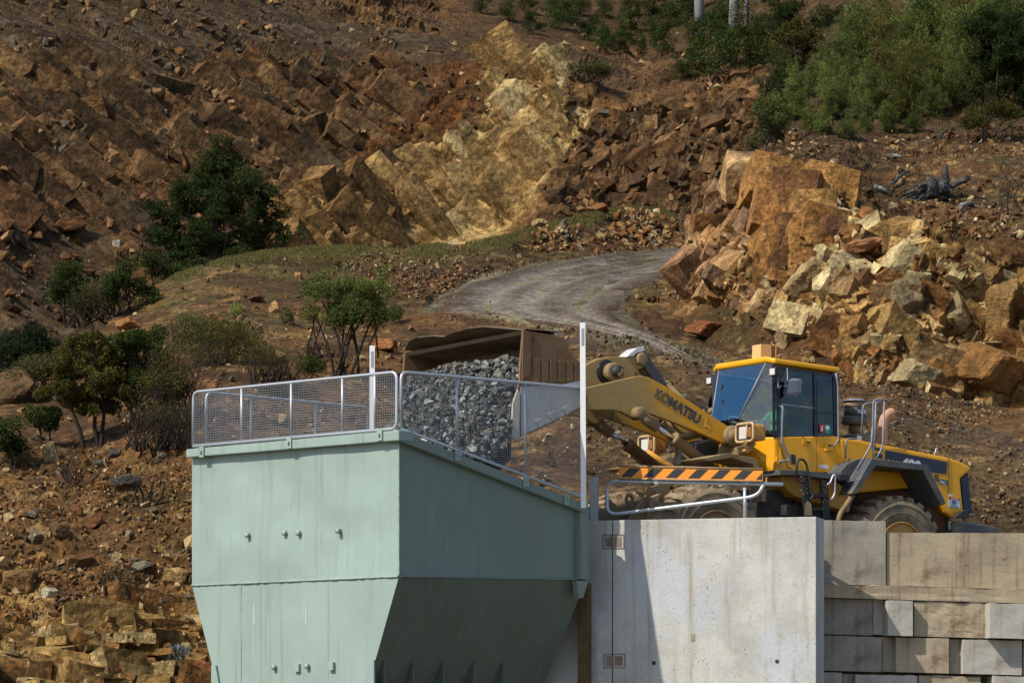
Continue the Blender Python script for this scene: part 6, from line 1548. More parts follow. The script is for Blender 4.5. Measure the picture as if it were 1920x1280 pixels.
sets = [scatter(260, 'N', (0,600,700,1180, lambda x, y: (y > ip(NTOP, x)+10) & ((x < 360) | (y < 800))), .04, .20, ORG, 3., 41),
        scatter(2600, 'N', (0,840,365,1160), .012, .06, ORG+BRN, 2., 52),
        scatter(2600, 'N', (0,480,1110,1280, lambda x, y: visN(x, y)), .02, .10, BRN, 2.2, 42),
        scatter(520, 'N', (980,390,1300,470, lambda x, y: visN(x, y)), .05, .20, ORG, 2, 43),
        scatter(900, 'N', (790,480,1330,690, lambda x, y: softpoly(x, y, ROADP, 14, 23) % 1 > 0), .015, .06, BRN+GRY, 2, 53),
        scatter(1500, 'N', (560,440,1280,560, lambda x, y: visN(x, y)), .02, .10, BRN, 2, 44),
        scatter(2600, 'N', (1090,640,1920,980, lambda x, y: (y > ip(CREST, x)+6)), .015, .075, BRN+GRY, 2.2, 45),
        scatter(190, 'R', (1200,400,1920,800, lambda x, y: inpoly(x, y, [(1330,450),(1400,340),(1560,400),(1900,440),(1920,790),(1500,730),(1340,680),(1200,600),(1280,560)])), .03, .14, CRM, 3.2, 46),
        scatter(700, 'R', (1190,400,1920,800, lambda x, y: inpoly(x, y, [(1330,450),(1560,400),(1920,380),(1920,790),(1500,740),(1340,690),(1200,600),(1280,560)])), .02, .10, CRM+BRN, 2, 47),
        scatter(1300, 'N', (1330,600,1930,830, lambda x, y: (y > ip(CREST, x)-45) & (y < ip(CREST, x)+8)), .012, .06, BRN+GRY, 2., 55),
        scatter(1500, 'R', (1330,690,1920,860, lambda x, y: y < botR(x)), .012, .07, BRN+GRY, 2., 54),
        scatter(1500, 'R', (1440,240,1920,450), .02, .14, BRN+ORG, 2.6, 48),
        scatter(1300, 'F', (0,0,560,600), .03, .30, BRN[:6], 3.4, 49), scatter(1000, 'F', (1060,200,1440,420), .03, .28, BRN[:6]+GRY[:2], 3.2, 50),
        scatter(800, 'F', (300,40,1440,250, lambda x, y: ~inpoly(x, y, PALE)), .03, .26, BRN, 3.2, 51)]
pos = np.concatenate([s[0] for s in sets]); siz = np.concatenate([s[1] for s in sets]); cols = np.concatenate([s[2] for s in sets])
sid = np.concatenate([np.full(len(s[1]), i) for i, s in enumerate(sets)])
app = siz/pos[:, 1]; o_ = np.argsort(-app); big, rest = o_[:225], o_[225:]
rest = rest[np.argsort(sid[rest])]
tag(link_mesh('loose_stones', stones_mesh('loose_stones', pos[rest], siz[rest], cols[rest], 9, 1), M_['stone']), 'small loose stones strewn over the quarry slopes and banks', 'loose stones', None, 'stuff')
LBL = {0: 'loose orange brown stone lying on the left slope', 1: 'loose orange brown stone lying on the left slope', 2: 'loose orange brown stone lying on the left slope', 3: 'stone in the orange rubble on the berm end by the road', 4: 'stone on the verge of the haul road', 5: 'stone on the berm beside the road', 6: 'stone on the dark bank behind the loader',
       7: 'broken cream or brown block in the rubble of the right cliff', 8: 'broken cream or brown block in the rubble of the right cliff', 9: 'stone at the dusty foot of the right cliff', 10: 'stone at the dusty foot of the right cliff', 11: 'stone on the soil slope above the right cliff', 12: 'brown block lying on the far left quarry slope', 13: 'brown block in the scree at the right end of the far slope', 14: 'brown stone high on the far slope'}
rng2 = np.random.default_rng(77); RM = rot3(rng2, len(big))
for j, i in enumerate(big):
    X, F = rock_shape(900+j % 40, 2, (1, .8, .62), 10, .04); me = np_mesh('stone', (X@RM[j].T)*siz[i], F, False, np.repeat(cols[i][None], len(X), 0))
    o = link_mesh('stone', me, M_['stone'], None, Matrix.Translation(Vector(pos[i]))); lb = LBL[int(sid[i])]
    tag(o, lb, 'stone', lb.split(' lying')[0]+'s: '+['left slope','left slope','left slope','berm end','road verge','berm','dark bank','right cliff','right cliff','cliff foot','cliff foot','upper right','far left','far right','far top'][int(sid[i])])
# crushed rock pouring out of the bucket
HEAP = [(790,698),(822,688),(850,681),(900,677),(975,667),(976,712),(968,735),(960,757),(958,824),(938,848),(908,872),(880,890),(800,850),(748,812),(722,806),(735,788),(746,760),(752,735),(762,716)]
TH = TPS([(790,698,54.2),(850,681,53.9),(975,667,53.1),(975,712,52.65),(760,716,54.6),(748,745,54.2),(735,790,53.2),(722,810,53.0),(850,740,53.1),(850,800,52.2),(800,800,52.6),(958,760,52.35),(958,824,52.05),
          (900,860,51.75),(930,910,51.9),(880,820,52.0),(800,850,52.2),(760,860,52.6)], .01)
r = np.random.default_rng(21)
def heap_pts(n, seed):
    r = np.random.default_rng(seed); x = r.uniform(715, 980, n*4); y = r.uniform(660, 915, n*4)
    ok = inpoly(x, y, HEAP); x, y = x[ok][:n], y[ok][:n]; Y = TH(x, y)+r.normal(0, .05, len(x))
    return np.stack([(x-CX)/FPX*Y, Y, (HOR-y)/FPX*Y], 1), x, y
CR = [(112,116,112),(136,140,136),(92,96,94),(120,114,100),(168,174,174),(80,84,84),(128,124,112)]
pal = np.array([alb(c, .80) for c in CR])
p1, x1, y1 = heap_pts(2200, 31); s1 = .016+.06*r.uniform(0, 1, len(p1))**2.4; c1 = pal[r.integers(0, 7, len(p1))]*r.uniform(.7, 1.15, (len(p1), 1))
p2, x2, y2 = heap_pts(255, 33); s2 = .045+.07*r.uniform(0, 1, len(p2))**2.; c2 = pal[r.integers(0, 7, len(p2))]*r.uniform(.75, 1.2, (len(p2), 1)); p2[:, 1] -= .05
# the body of the heap under the stones
gx, gy = np.meshgrid(np.linspace(720, 975, 90), np.linspace(668, 915, 90)); gx, gy = gx.ravel(), gy.ravel(); Yg = TH(gx, gy)+.05
Vg = np.stack([(gx-CX)/FPX*Yg, Yg, (HOR-gy)/FPX*Yg], 1); Vg[:, 1] += blocks(Vg, .14, 61)[0]*.6
ii = np.arange(8100).reshape(90, 90); Fg = np.stack([ii[:-1, :-1], ii[1:, :-1], ii[1:, 1:], ii[:-1, 1:]], 2).reshape(-1, 4)
keep = inpoly(gx[Fg].mean(1), gy[Fg].mean(1), HEAP); Fg = Fg[keep]
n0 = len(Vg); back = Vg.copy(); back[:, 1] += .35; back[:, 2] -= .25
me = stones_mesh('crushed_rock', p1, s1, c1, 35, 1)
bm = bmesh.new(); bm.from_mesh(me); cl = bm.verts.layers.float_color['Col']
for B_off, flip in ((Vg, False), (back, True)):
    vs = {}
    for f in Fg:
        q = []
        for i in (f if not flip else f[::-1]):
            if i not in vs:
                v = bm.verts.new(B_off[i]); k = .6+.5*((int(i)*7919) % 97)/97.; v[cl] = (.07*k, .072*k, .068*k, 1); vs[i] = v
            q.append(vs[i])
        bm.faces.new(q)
bm.to_mesh(me); bm.free()
tag(link_mesh('crushed_rock', me, M_['stone']), 'small crushed grey rock of the heap pouring from the bucket', 'crushed rock', None, 'stuff')
protos = [rock_shape(500+k, 2, (1, random.uniform(.6, .9), random.uniform(.4, .75)), 9, .04) for k in range(40)]
R2 = rot3(r, len(p2))
for j in range(len(p2)):
    X, F = protos[j % 40]; me = np_mesh('rock', (X@R2[j].T)*s2[j], F, False, np.repeat(c2[j][None], len(X), 0))
    tag(link_mesh('rock', me, M_['stone'], None, Matrix.Translation(Vector(p2[j]))), 'grey crushed rock tumbling out of the loader bucket', 'rock', 'grey rocks tumbling out of the bucket')
# ---------- plants
def leaf_mesh(name, cen, rad, wts, n, size, cols, seed, up=0., elong=1.8, shell=.5, grow=None):
    """n small leaves spread through blobs; every leaf its own bent quad and its own green"""
    r = np.random.default_rng(seed); cen, rad = np.array(cen, float), np.array(rad, float)
    if rad.ndim == 1: rad = np.repeat(rad[:, None], 3, 1)
    w = np.array(wts, float) if wts is not None else rad.prod(1)**(2/3); k = r.choice(len(cen), n, p=w/w.sum())
    d = r.normal(size=(n, 3)); d /= np.linalg.norm(d, axis=1, keepdims=True); q = r.uniform(0, 1, n)**(1/3*(1-shell)+.05)
    p = cen[k]+d*q[:, None]*rad[k]
    p = p+.16*rad[k]*np.stack([vnoise(p*2.2, seed+i) for i in range(3)], 1)
    keep = vnoise(p*1.9/np.median(rad)*.6, seed+7)+r.uniform(-.5, .5, n) > -.45; p, d, k = p[keep], d[keep], k[keep]; n = len(p)
    a = r.normal(size=(n, 3))+d*.7+np.array([0, 0, up]); a /= np.linalg.norm(a, axis=1, keepdims=True)
    b = np.cross(a, r.normal(size=(n, 3))); b /= np.linalg.norm(b, axis=1, keepdims=True)+1e-9
    s = size*r.uniform(.6, 1.35, n)[:, None]; A, B = a*s*elong, b*s*.5
    V = np.stack([p-B*.3, p+A*.45-B, p+A, p+A*.45+B], 1).reshape(-1, 3)
    F = np.arange(4*n).reshape(n, 4); cols = np.array(cols); t = r.uniform(0, 1, n)
    cl = vnoise(p*1.3, seed+11)*.5+.5; t = np.clip(.6*t+.55*cl-.05, 0, 1); idx = t*(len(cols)-1); i0 = np.minimum(idx.astype(int), len(cols)-2); f = (idx-i0)[:, None]
    c = cols[i0]*(1-f)+cols[i0+1]*f
    return np_mesh(name, V, F, False, np.repeat(c, 4, 0))
def branches(b, p, d, ln, r, depth, tips, rnd, spread=.5, up=.25, n=5):
    p = Vector(p); d = Vector(d).normalized(); pts = [p.copy()]; rs = [r]
    for i in range(3):
        d = (d+Vector((rnd.gauss(0, .14), rnd.gauss(0, .14), up*.25))).normalized(); p = p+d*ln/3; pts.append(p.copy()); rs.append(r*(1-.17*(i+1)))
    b.tube(pts, rs, n if r > .015 else 3, False)
    if depth == 0: tips.append(p); return
    for k in range(rnd.choice((2, 3))):
        nd = (d+Vector((rnd.gauss(0, spread), rnd.gauss(0, spread), rnd.gauss(0, spread*.5)+up))).normalized()
        branches(b, pts[rnd.choice((2, 3, 3))], nd, ln*rnd.uniform(.6, .85), rs[-1]*.75, depth-1, tips, rnd, spread, up, n)
GK = 1.5; galb = lambda c: tuple(np.array(alb(c, GK, .66))*np.array([1.12, 1., .62]))
DG = [galb(c) for c in ((18,30,18),(32,48,26),(48,68,36),(72,92,50))]
MG = [galb(c) for c in ((24,36,14),(40,58,22),(62,82,32),(88,106,46))]
OG = [galb(c) for c in ((36,36,16),(56,58,22),(78,78,32),(98,96,44))]
BG = [galb(c) for c in ((36,50,24),(58,78,34),(84,106,46),(114,132,62))]
GG = [galb(c) for c in ((46,54,36),(66,74,50),(88,94,66))]
def plant(name, label, cat, foot, stems, crowns, n, leaf, cols, seed, group=None, bark='bark', up=.2, elong=1.8, wood_r=.05, depth=2, shell=.5, spread=.45, twigs=0):
    """crowns: (dx, dz, rx, rz[, dy]) offsets in metres from the foot; stems lead from the foot into the crowns"""
    rnd = random.Random(seed); o = thing(name, label, cat, foot, group); b = MB(); tips = []; f = Vector(foot)
    cr = [(Vector((c[0], c[4] if len(c) > 4 else 0, c[1])), c[2], c[3]) for c in crowns]
    for i in range(stems):
        c, rx, rz = cr[i % len(cr)]; st = f+Vector((rnd.uniform(-.12, .12)*stems**.5, rnd.uniform(-.1, .1), -.1)); tg = f+c+Vector((rnd.uniform(-.4, .4)*rx, rnd.uniform(-.4, .4)*rx, -rz*.4))
        mid = st.lerp(tg, .5)+Vector((rnd.gauss(0, .08), rnd.gauss(0, .08), .05)); b.tube([st, st.lerp(mid, .5)+Vector((rnd.gauss(0,.04),0,0)), mid, tg], [wood_r, wood_r*.85, wood_r*.65, wood_r*.4], 6, False)
        for k in range(3): branches(b, mid.lerp(tg, k/3), (tg-mid)+Vector((rnd.gauss(0, .5), rnd.gauss(0, .5), .2))*(tg-mid).length, rx*.55, wood_r*.4, depth, tips, rnd, spread)
    for k in range(twigs):
        c, rx, rz = rnd.choice(cr); branches(b, f+Vector((c.x+rnd.uniform(-.8, .8)*rx, rnd.uniform(-.4, .4), max(0, (c.z-rz)*.35))), Vector((rnd.gauss(0, .45), rnd.gauss(0, .3), 1)), (c.z+rz)*.36, .022, 3, tips, rnd, .4, .2)
    b.build('trunk', M_[bark], o)
    if n:
        cen, rad = [], []
        for c, rx, rz in cr:
            m = max(8, int(26*rx))
            for k in range(m):
                d = Vector((rnd.gauss(0, 1), rnd.gauss(0, 1), rnd.gauss(0, 1))).normalized()*rnd.uniform(.35, .95)
                cen.append(c+Vector((d.x*rx, d.y*rx*.9, d.z*rz))); q = rnd.uniform(.16, .34); rad.append((rx*q, rx*q, rz*q*.9))
        for t in tips[::2]:
            if any((((t-f).x-c.x)/rx)**2+(((t-f).z-c.z)/rz)**2 < 1.5 for c, rx, rz in cr): cen.append(t-f); rad.append((.16, .16, .14))
        me = leaf_mesh('crown', cen, rad, None, int(n*1.7), leaf*.62, cols, seed, up, elong, shell); link_mesh('crown', me, M_['leaf'], o)
    return o
def mpp(Y): return Y/FPX
def at(g, px, py): return (px-(g.x/g.y*FPX+CX))*mpp(g.y), ((HOR-g.z/g.y*FPX)-py)*mpp(g.y)
def crowns_px(g, L):                           # crown outlines read in pixels: (cx, cy, rx, ry)
    out = []
    for i, (cx, cy, rx, ry) in enumerate(L):
        dx, dz = at(g, cx, cy); out.append((dx, dz, rx*mpp(g.y), ry*mpp(g.y), ((i*37) % 5-2)*.12*rx*mpp(g.y)))
    return out
def pplant(name, label, cat, px, py, T, L, stems, n, leaf, cols, seed, Y=None, **kw):
    g = P(px, py, Y if Y else float(T(px, py)[0])); z = float(depth({TN: 'N', TR: 'R', TF: 'F'}[T], px, py)[0])
    if abs(z-g.y) < 5: g = P(px, py, z)
    return plant(name, label, cat, g, stems, crowns_px(g, L), n, leaf, cols, seed, **kw)
# the big dark tree behind the mound
pplant('dark_tree', 'big dense dark green tree behind the grassy mound, before the far slope', 'tree', 405, 520, TN,
       [(415,275,26,28),(405,325,48,36),(340,372,48,34),(470,360,55,36),(400,400,78,50),(320,430,52,44),(490,415,52,44),(430,460,88,42),(345,478,60,36),(515,452,30,26),(300,395,24,24),(375,505,50,22),(402,264,16,18),(420,292,38,26),(405,312,52,28),(452,345,50,30),(365,350,44,30),(512,392,36,32),(302,412,40,38),(300,452,42,34),(528,432,22,30),(455,300,14,12),(372,318,16,14),(275,385,18,16),(540,400,14,14),(560,440,16,14)], 3, 66000, .054, DG, 1, Y=100., wood_r=.14, elong=1.9)
pplant('slender_bush', 'slender dark bush with thin stems, left of the mound edge', 'bush', 130, 606, TN, [(132,505,30,26),(110,540,28,26),(140,560,34,30),(122,520,24,22)], 5, 5200, .05, DG, 2, Y=86., wood_r=.035)
pplant('slender_bush', 'spreading dark bush between the slender bush and the big dark tree', 'bush', 232, 585, TN, [(225,525,34,24),(255,540,30,24),(205,552,26,24),(270,565,30,26),(240,500,18,16)], 6, 6500, .05, DG, 3, Y=88., wood_r=.03, twigs=4)
pplant('low_bush', 'low dark bush under the right flank of the big dark tree', 'bush', 290, 545, TN, [(285,500,28,26),(310,520,26,20),(330,505,22,22)], 3, 4000, .05, DG, 4, Y=92., wood_r=.03)
pplant('grey_bush', 'dim grey green bush behind the boulder at the left edge', 'bush', 60, 700, TN, [(60,650,50,30),(20,665,42,34),(110,670,36,28),(40,690,60,24)], 5, 8000, .05, [alb(c) for c in ((26,34,22),(44,54,34),(62,70,46))], 5, Y=80., wood_r=.03, twigs=8)
pplant('round_bush', 'dark olive bush with a round crown on a thin trunk, leftmost of the front bushes', 'bush', 175, 838, TN, [(150,650,40,34),(135,690,54,44),(190,690,44,46),(110,735,46,38),(170,745,62,42),(210,720,40,44),(175,640,40,28),(105,700,36,34)], 3, 30000, .042, OG, 6, Y=66.5, wood_r=.05)
pplant('green_bush', 'mid green bush against the round olive bush, before the mound', 'bush', 255, 800, TN, [(245,650,44,34),(280,680,40,36),(225,700,40,40),(300,715,40,40),(255,745,52,38),(270,650,36,30),(215,665,36,34)], 4, 24000, .042, MG, 7, Y=68.5, wood_r=.04, twigs=4)
pplant('bare_scrub', 'bare twiggy dark scrub between the green bush and the hopper', 'scrub', 330, 800, TN, [(320,700,36,60),(350,690,34,60),(300,740,30,50)], 8, 3600, .035, OG, 8, Y=68., wood_r=.03, twigs=60, bark='bark')
pplant('wispy_scrub', 'wispy scrub with olive tips above the left end of the mesh guard', 'scrub', 425, 745, TN, [(400,640,40,38),(440,650,42,40),(370,650,34,44),(470,675,36,36)], 9, 6500, .035, OG, 9, Y=71., wood_r=.028, twigs=60, bark='bark')
pplant('wispy_scrub', 'thin leafless scrub right of the olive-tipped scrub, above the mesh guard', 'scrub', 510, 735, TN, [(500,680,34,34),(535,690,34,30)], 6, 1100, .03, OG, 10, Y=71., wood_r=.025, twigs=50, bark='bark')
pplant('tangled_scrub', 'tangle of dry grey stems under the front bushes beside the mesh guard', 'scrub', 290, 850, TN, [(270,790,50,40),(330,790,40,40)], 4, 700, .03, OG, 11, Y=65.5, wood_r=.025, twigs=70, bark='bark')
pplant('two_lobed_bush', 'fresh green bush with two crowns and many bare stems, left of the bucket', 'bush', 652, 705, TN, [(600,555,38,30),(625,530,34,24),(590,580,30,22),(690,560,38,34),(715,550,30,34),(675,535,28,26),(665,585,30,24),(640,585,28,20),(720,585,24,20)], 9, 17000, .036, BG, 12, Y=73.5, wood_r=.035, twigs=5)
pplant('ball_bush', 'small round green bush at the foot of the two-crowned bush', 'bush', 584, 712, TN, [(584,692,26,16)], 2, 3200, .032, MG, 13, Y=72., wood_r=.02)
pplant('small_bush', 'small bush with a thin stem below the round olive bush', 'bush', 92, 838, TN, [(70,775,24,20),(100,782,22,20),(82,795,24,16)], 2, 4600, .038, MG, 14, Y=66.5, wood_r=.03)
pplant('edge_bush', 'dark bush cut off by the left edge, above the upright pale block', 'bush', 10, 870, TN, [(10,815,34,30),(-20,800,36,40),(30,840,26,20)], 3, 6500, .04, MG, 15, Y=65.5, wood_r=.03)
pplant('bare_shrub', 'twisted leafless dark shrub beside the smooth grey boulder', 'shrub', 272, 948, TN, [(262,890,26,40),(300,900,26,34)], 3, 0, .03, OG, 16, Y=62.3, wood_r=.035, twigs=5)
pplant('bare_shrub', 'thin leafless grey shrub between the upright block and the grey boulder', 'shrub', 148, 912, TN, [(140,870,18,24),(158,868,18,24)], 4, 150, .03, OG, 17, Y=63.5, wood_r=.015, twigs=8, bark='bark')
pplant('dry_scrub', 'dry grey scrub on the slope just left of the hopper wall', 'scrub', 225, 1120, TN, [(205,1085,28,26),(240,1095,26,24)], 3, 300, .03, OG, 18, Y=59.5, wood_r=.012, twigs=30, bark='bark')
pplant('grass_tuft', 'pale blue grey grass tuft at the bottom left by the chute', 'grass tuft', 342, 1250, TN, [(342,1228,14,20)], 1, 900, .05, [alb(c) for c in ((110,116,108),(140,148,140),(160,168,160))], 19, Y=57., wood_r=.008, up=1.6, elong=4.)
pplant('low_plant', 'low heath clump on the bank right of the two-crowned bush', 'plant', 745, 604, TN, [(742,594,20,9)], 1, 1200, .03, MG, 20, wood_r=.012)
pplant('low_plant', 'small heath clump left of the two-crowned bush', 'plant', 548, 606, TN, [(548,597,16,9)], 1, 900, .03, GG, 22, wood_r=.012)
pplant('low_plant', 'tiny bright green plant on the mound face', 'plant', 446, 592, TN, [(446,582,9,10)], 1, 600, .03, BG, 23, wood_r=.012)
pplant('low_plant', 'dry purple grey twigs under the two-crowned bush', 'plant', 600, 672, TN, [(600,655,46,16)], 1, 0, .03, GG, 24, wood_r=.010, twigs=34, bark='bark')
pplant('grey_scrub', 'grey olive scrub between the slender bush and the mound edge', 'scrub', 185, 600, TN, [(180,560,34,34),(205,575,34,30),(160,580,28,26)], 7, 4200, .04, GG, 31, Y=84., wood_r=.022, twigs=36)
pplant('grey_scrub', 'dim grey scrub in front of the large boulder at the left edge', 'scrub', 95, 740, TN, [(70,700,40,26),(110,710,40,26),(30,720,40,22)], 6, 5200, .04, GG, 32, Y=72., wood_r=.022, twigs=36)
pplant('grey_scrub', 'grey scrub on the mound slope behind the wispy scrub', 'scrub', 360, 640, TN, [(350,615,34,24),(385,622,30,22)], 5, 2600, .036, GG, 33, Y=75., wood_r=.018, twigs=30)
# small round shrubs on the upper soil bench
proto = []
for k in range(4):
    g = P(1000, 100, 150.); o = plant('round_shrub', 'x', 'shrub', g, 2, [(0, .75, .55, .75), (.15, .35, .6, .45), (-.1, 1.1, .35, .45)], 2600, .05, [DG, DG, MG, DG][k], 60+k, wood_r=.03); proto.append(o)
SHR = [(997,62,1.1),(1040,52,1.3),(955,38,1.1),(905,22,1.),(1095,72,1.),(1125,80,1.1),(1131,97,.8),(1160,95,.9),(1172,95,1.),(1200,95,.9),(1225,72,.8),(1247,97,1.4),(1110,62,1.),(1070,40,1.4),(1165,62,.9),(1215,55,1.4),(1190,58,1.2),(1140,30,1.2),
       (1260,45,1.4),(1290,60,1.4),(1240,30,1.5),(1180,25,1.3),(1090,25,1.2),(1030,25,1.2),(985,20,1.),(1345,142,2.2),(1320,132,1.7),(1375,118,1.6),(1410,152,1.6),(1268,142,.9),(1290,140,.7),(1330,100,1.8),(1300,20,1.6),(1350,70,1.9),(1395,90,1.8)]
for j, (px, py, s) in enumerate(SHR):
    g = gF(px, py) if px < 1380 else P(px, py, 138.); M = Matrix.Translation(g-Vector((0, .2, .15))) @ Matrix.Rotation(j*1.3, 4, 'Z') @ Matrix.Scale(s*.82, 4)
    lb = 'small dark rounded shrub on the brown bench at the top of the far slope' if px < 1310 else 'taller dark shrub at the forest edge beside the pale gum trunks'
    gr = 'small shrubs on the top bench' if px < 1310 else 'dark shrubs at the forest edge'
    if j < 4: proto[j].matrix_world = M; MATW[proto[j].name] = M; tag(proto[j], lb, 'shrub', gr)
    else: dup(proto[j % 4], M, lb, gr)
# thin grasses on the ledge beside the pale face
pplant('reed_clump', 'grey green reedy saplings on the ledge right of the pale rock face', 'saplings', 1108, 152, TF, [(1080,136,20,16),(1130,136,22,18),(1108,140,24,14)], 5, 1800, .06, GG, 90, wood_r=.02, up=1.5, elong=2.6, twigs=12)
# gum trunks of the forest
GT = [(1313,66,8.5,'first pale gum trunk, left one of the two bright trunks'),(1374,74,9.,'brightest pale gum trunk, second from the left at the forest edge'),(1400,62,5.,'thin pale gum trunk just right of the brightest trunk'),(1427,58,8.,'dark gum trunk in the shade behind the pale trunks'),(1448,62,4.,'slim grey trunk deep in the forest, left of the tall thicket'),(1462,60,3.,'thinnest grey trunk beside the slim grey trunk'),(1518,46,4.5,'grey trunk above the left part of the green thicket'),(1637,40,4.5,'pale trunk above the middle of the green thicket'),(1662,20,4.,'thin trunk right of the trunk above the thicket')]
for j, (px, py, w, lb) in enumerate(GT):
    Y = 150. if px < 1420 else 158.; g = P(px, py, Y); rnd = random.Random(j); w = w*mpp(Y)
    o = thing('gum_tree', lb.replace('trunk', 'tree trunk', 1), 'tree', g, None); b = MB(); H = 15.
    pts = [g+Vector((rnd.gauss(0, .05)*i, 0, H*i/7-.4)) for i in range(8)]; b.tube(pts, [w*(1.15-.09*i) for i in range(8)], 10); tips = []
    for k in range(6): branches(b, pts[5+k % 3], (rnd.gauss(0, 1), rnd.gauss(0, 1), .8), 2.6, w*.35, 2, tips, rnd)
    b.build('trunk', M_['gum' if w > .09 and px != 1427 else 'twig'], o)
    link_mesh('crown', leaf_mesh('crown', [t-g for t in tips], [1.1]*len(tips), None, 2600, .16, DG, 400+j, 0, 2.2), M_['leaf'], o)
# tall green thicket of the upper right
TH_P = []
for k in range(5):
    g = P(1700, 150, 112.); cols = [BG, MG, BG, BG, OG][k]
    o = plant('thicket_bush', 'x', 'bush', g, 5, [(0, 1.5, .75, 1.1), (.5, 1.0, .6, .9), (-.5, 1.1, .6, .9), (.1, 2.2, .5, .7), (-.2, .6, .8, .5)], 7000, .045, cols, 120+k, wood_r=.025, up=1.3, elong=3.4, twigs=10, shell=.2); TH_P.append(o)
TK = []
rr = random.Random(4)
for row, (y, x0, x1, n, s) in enumerate(((118,1600,1880,6,1.55),(150,1530,1890,8,1.4),(180,1500,1860,8,1.25),(205,1490,1800,8,1.05),(228,1480,1760,7,.85),(250,1500,1720,6,.6))):
    for k in range(n): TK.append((x0+(x1-x0)*(k+rr.uniform(.1, .9))/n, y+rr.uniform(-9, 9), s*rr.uniform(.8, 1.2)*float(np.interp(x0+(x1-x0)*k/n, [1480, 1600, 1850], [.62, .72, 1.])), row))
for j, (px, py, s, row) in enumerate(TK):
    g = gR(px, py); M = Matrix.Translation(g-Vector((0, 0, .15))) @ Matrix.Rotation(j*2.1, 4, 'Z') @ Matrix.Scale(s*.78, 4)
    lb = ['bright green feathery bush in the back rows of the thicket on the upper right slope', 'feathery green bush in the front rows of the thicket, over the bare soil'][row > 2]; gr = ['thicket bushes, back rows', 'thicket bushes, front rows'][row > 2]
    if j < 5: TH_P[j].matrix_world = M; MATW[TH_P[j].name] = M; tag(TH_P[j], lb, 'bush', gr)
    else: dup(TH_P[rr.choice((0, 1, 2, 3, 4))], M, lb, gr)
# dark trees around the thicket
DT = [(1870,240,[(1860,60,60,60),(1890,120,50,60),(1850,160,44,50),(1910,190,40,50),(1840,110,36,40)],30000,DG,'tall dark tree filling the upper right corner',104.),
      (1925,215,[(1930,30,50,60),(1945,110,50,60),(1935,180,40,40)],14000,DG,'dark tree cut off by the right edge beside the corner tree',102.),
      (1500,170,[(1490,60,36,30),(1520,80,34,30),(1480,110,30,34),(1510,125,28,28),(1460,85,26,24)],14000,OG,'olive dark tree with thin trunks left of the green thicket',126.),
      (1560,120,[(1550,40,40,30),(1590,30,34,30),(1600,70,36,26),(1560,80,30,24)],12000,DG,'dark bushy tree behind the left part of the thicket',134.),
      (1440,120,[(1440,60,34,30),(1420,90,30,30),(1455,100,26,26)],10000,DG,'dark rounded tree right of the pale gum trunks',140.),
      (1680,70,[(1680,20,60,28),(1740,10,60,30),(1640,40,40,24)],14000,OG,'olive dark tree top at the upper edge above the thicket',138.),
      (1790,60,[(1790,30,44,40),(1760,70,40,36),(1820,40,40,40)],12000,MG,'mid green tree between the thicket and the corner tree',128.),
      (1455,290,[(1450,185,22,18),(1465,205,26,22),(1440,215,24,22),(1455,240,22,20)],6500,BG,'slim green bush with dark stems at the top left of the right cliff',98.),
      (1425,300,[(1418,268,20,18),(1435,250,18,20)],2200,GG,'thin grey bush on the left skyline of the right slope',99.),
      (1448,250,[(1445,150,26,30),(1460,110,28,34),(1440,200,22,28),(1465,175,24,30)],9000,DG,'dark bush where the far slope meets the upper left of the right hill',114.),
      (1470,150,[(1465,60,36,40),(1480,20,40,34),(1450,90,28,30)],12000,DG,'dark tree between the pale gum trunks and the olive dark tree',134.),
      (1860,260,[(1850,215,36,28),(1890,225,34,26),(1830,235,26,18)],5000,OG,'dim low bush under the corner tree',99.)]
for j, (px, py, L, n, cols, lb, Y) in enumerate(DT): pplant('dark_tree' if n > 9000 else 'bush', lb, 'tree' if n > 9000 else 'bush', px, py, TR, L, 3 if n > 9000 else 6, n, .055 if n > 9000 else .045, cols, 200+j, Y=Y, wood_r=.07 if n > 9000 else .025, twigs=0 if n > 9000 else 6)
# deep forest behind everything, a wall of foliage nobody can count
r = np.random.default_rng(8); cen = []
for k in range(150): cen.append(P(r.uniform(1270, 2150), r.uniform(-190, 40), r.uniform(160, 178)))
for k in range(60): cen.append(P(r.uniform(860, 1300), r.uniform(-150, -10), r.uniform(172, 188)))
me = leaf_mesh('forest', [tuple(c) for c in cen], [1.7]*len(cen), None, 46000, .16, [alb(c) for c in ((14,20,10),(30,38,18),(58,60,30))], 300, 0, 2.)
tag(link_mesh('forest', me, M_['leaf']), 'dim far forest behind the gum trunks at the top of the hill', 'forest', None, 'stuff')
# dead saplings, stump and sticks on the right slope
def sapling(px, py, top, label, seed, Y=None, lean=0.):
    g = P(px, py, Y if Y else float(TR(px, py)[0])); rnd = random.Random(seed); b = MB(); H = (py-top)*mpp(g.y); tips = []
    pts = [g+Vector((rnd.gauss(0, .02)*i+lean*i*H/6, 0, H*i/6-.05)) for i in range(7)]; b.tube(pts, [.03*(1-.13*i) for i in range(7)], 6)
    for k in range(12): branches(b, pts[1+k % 6], (rnd.gauss(0, 1), rnd.gauss(0, .6), .9), H*.22, .008, 1, tips, rnd, .4, .2, 3)
    return tag(b.build('dead_sapling', M_['bark'], None, M=Matrix.Translation(g)), label, 'sapling')
sapling(1638, 382, 300, 'bare dead sapling beside the soil hollow above the orange rock face', 1)
sapling(1888, 448, 285, 'tall bare sapling near the right edge above the cliff', 2)
sapling(1872, 440, 350, 'leaning bare sapling left of the tall bare sapling at the right edge', 3, None, .12)
sapling(1912, 436, 300, 'bare sapling nearest the right edge', 5)
sapling(1710, 372, 330, 'tiny bare sapling left of the charred stump', 4)
g = gR(1755, 372); st = thing('charred_stump', 'charred grey tree stump with splayed roots on the right slope', 'stump', g); b = MB(); rnd = random.Random(3)

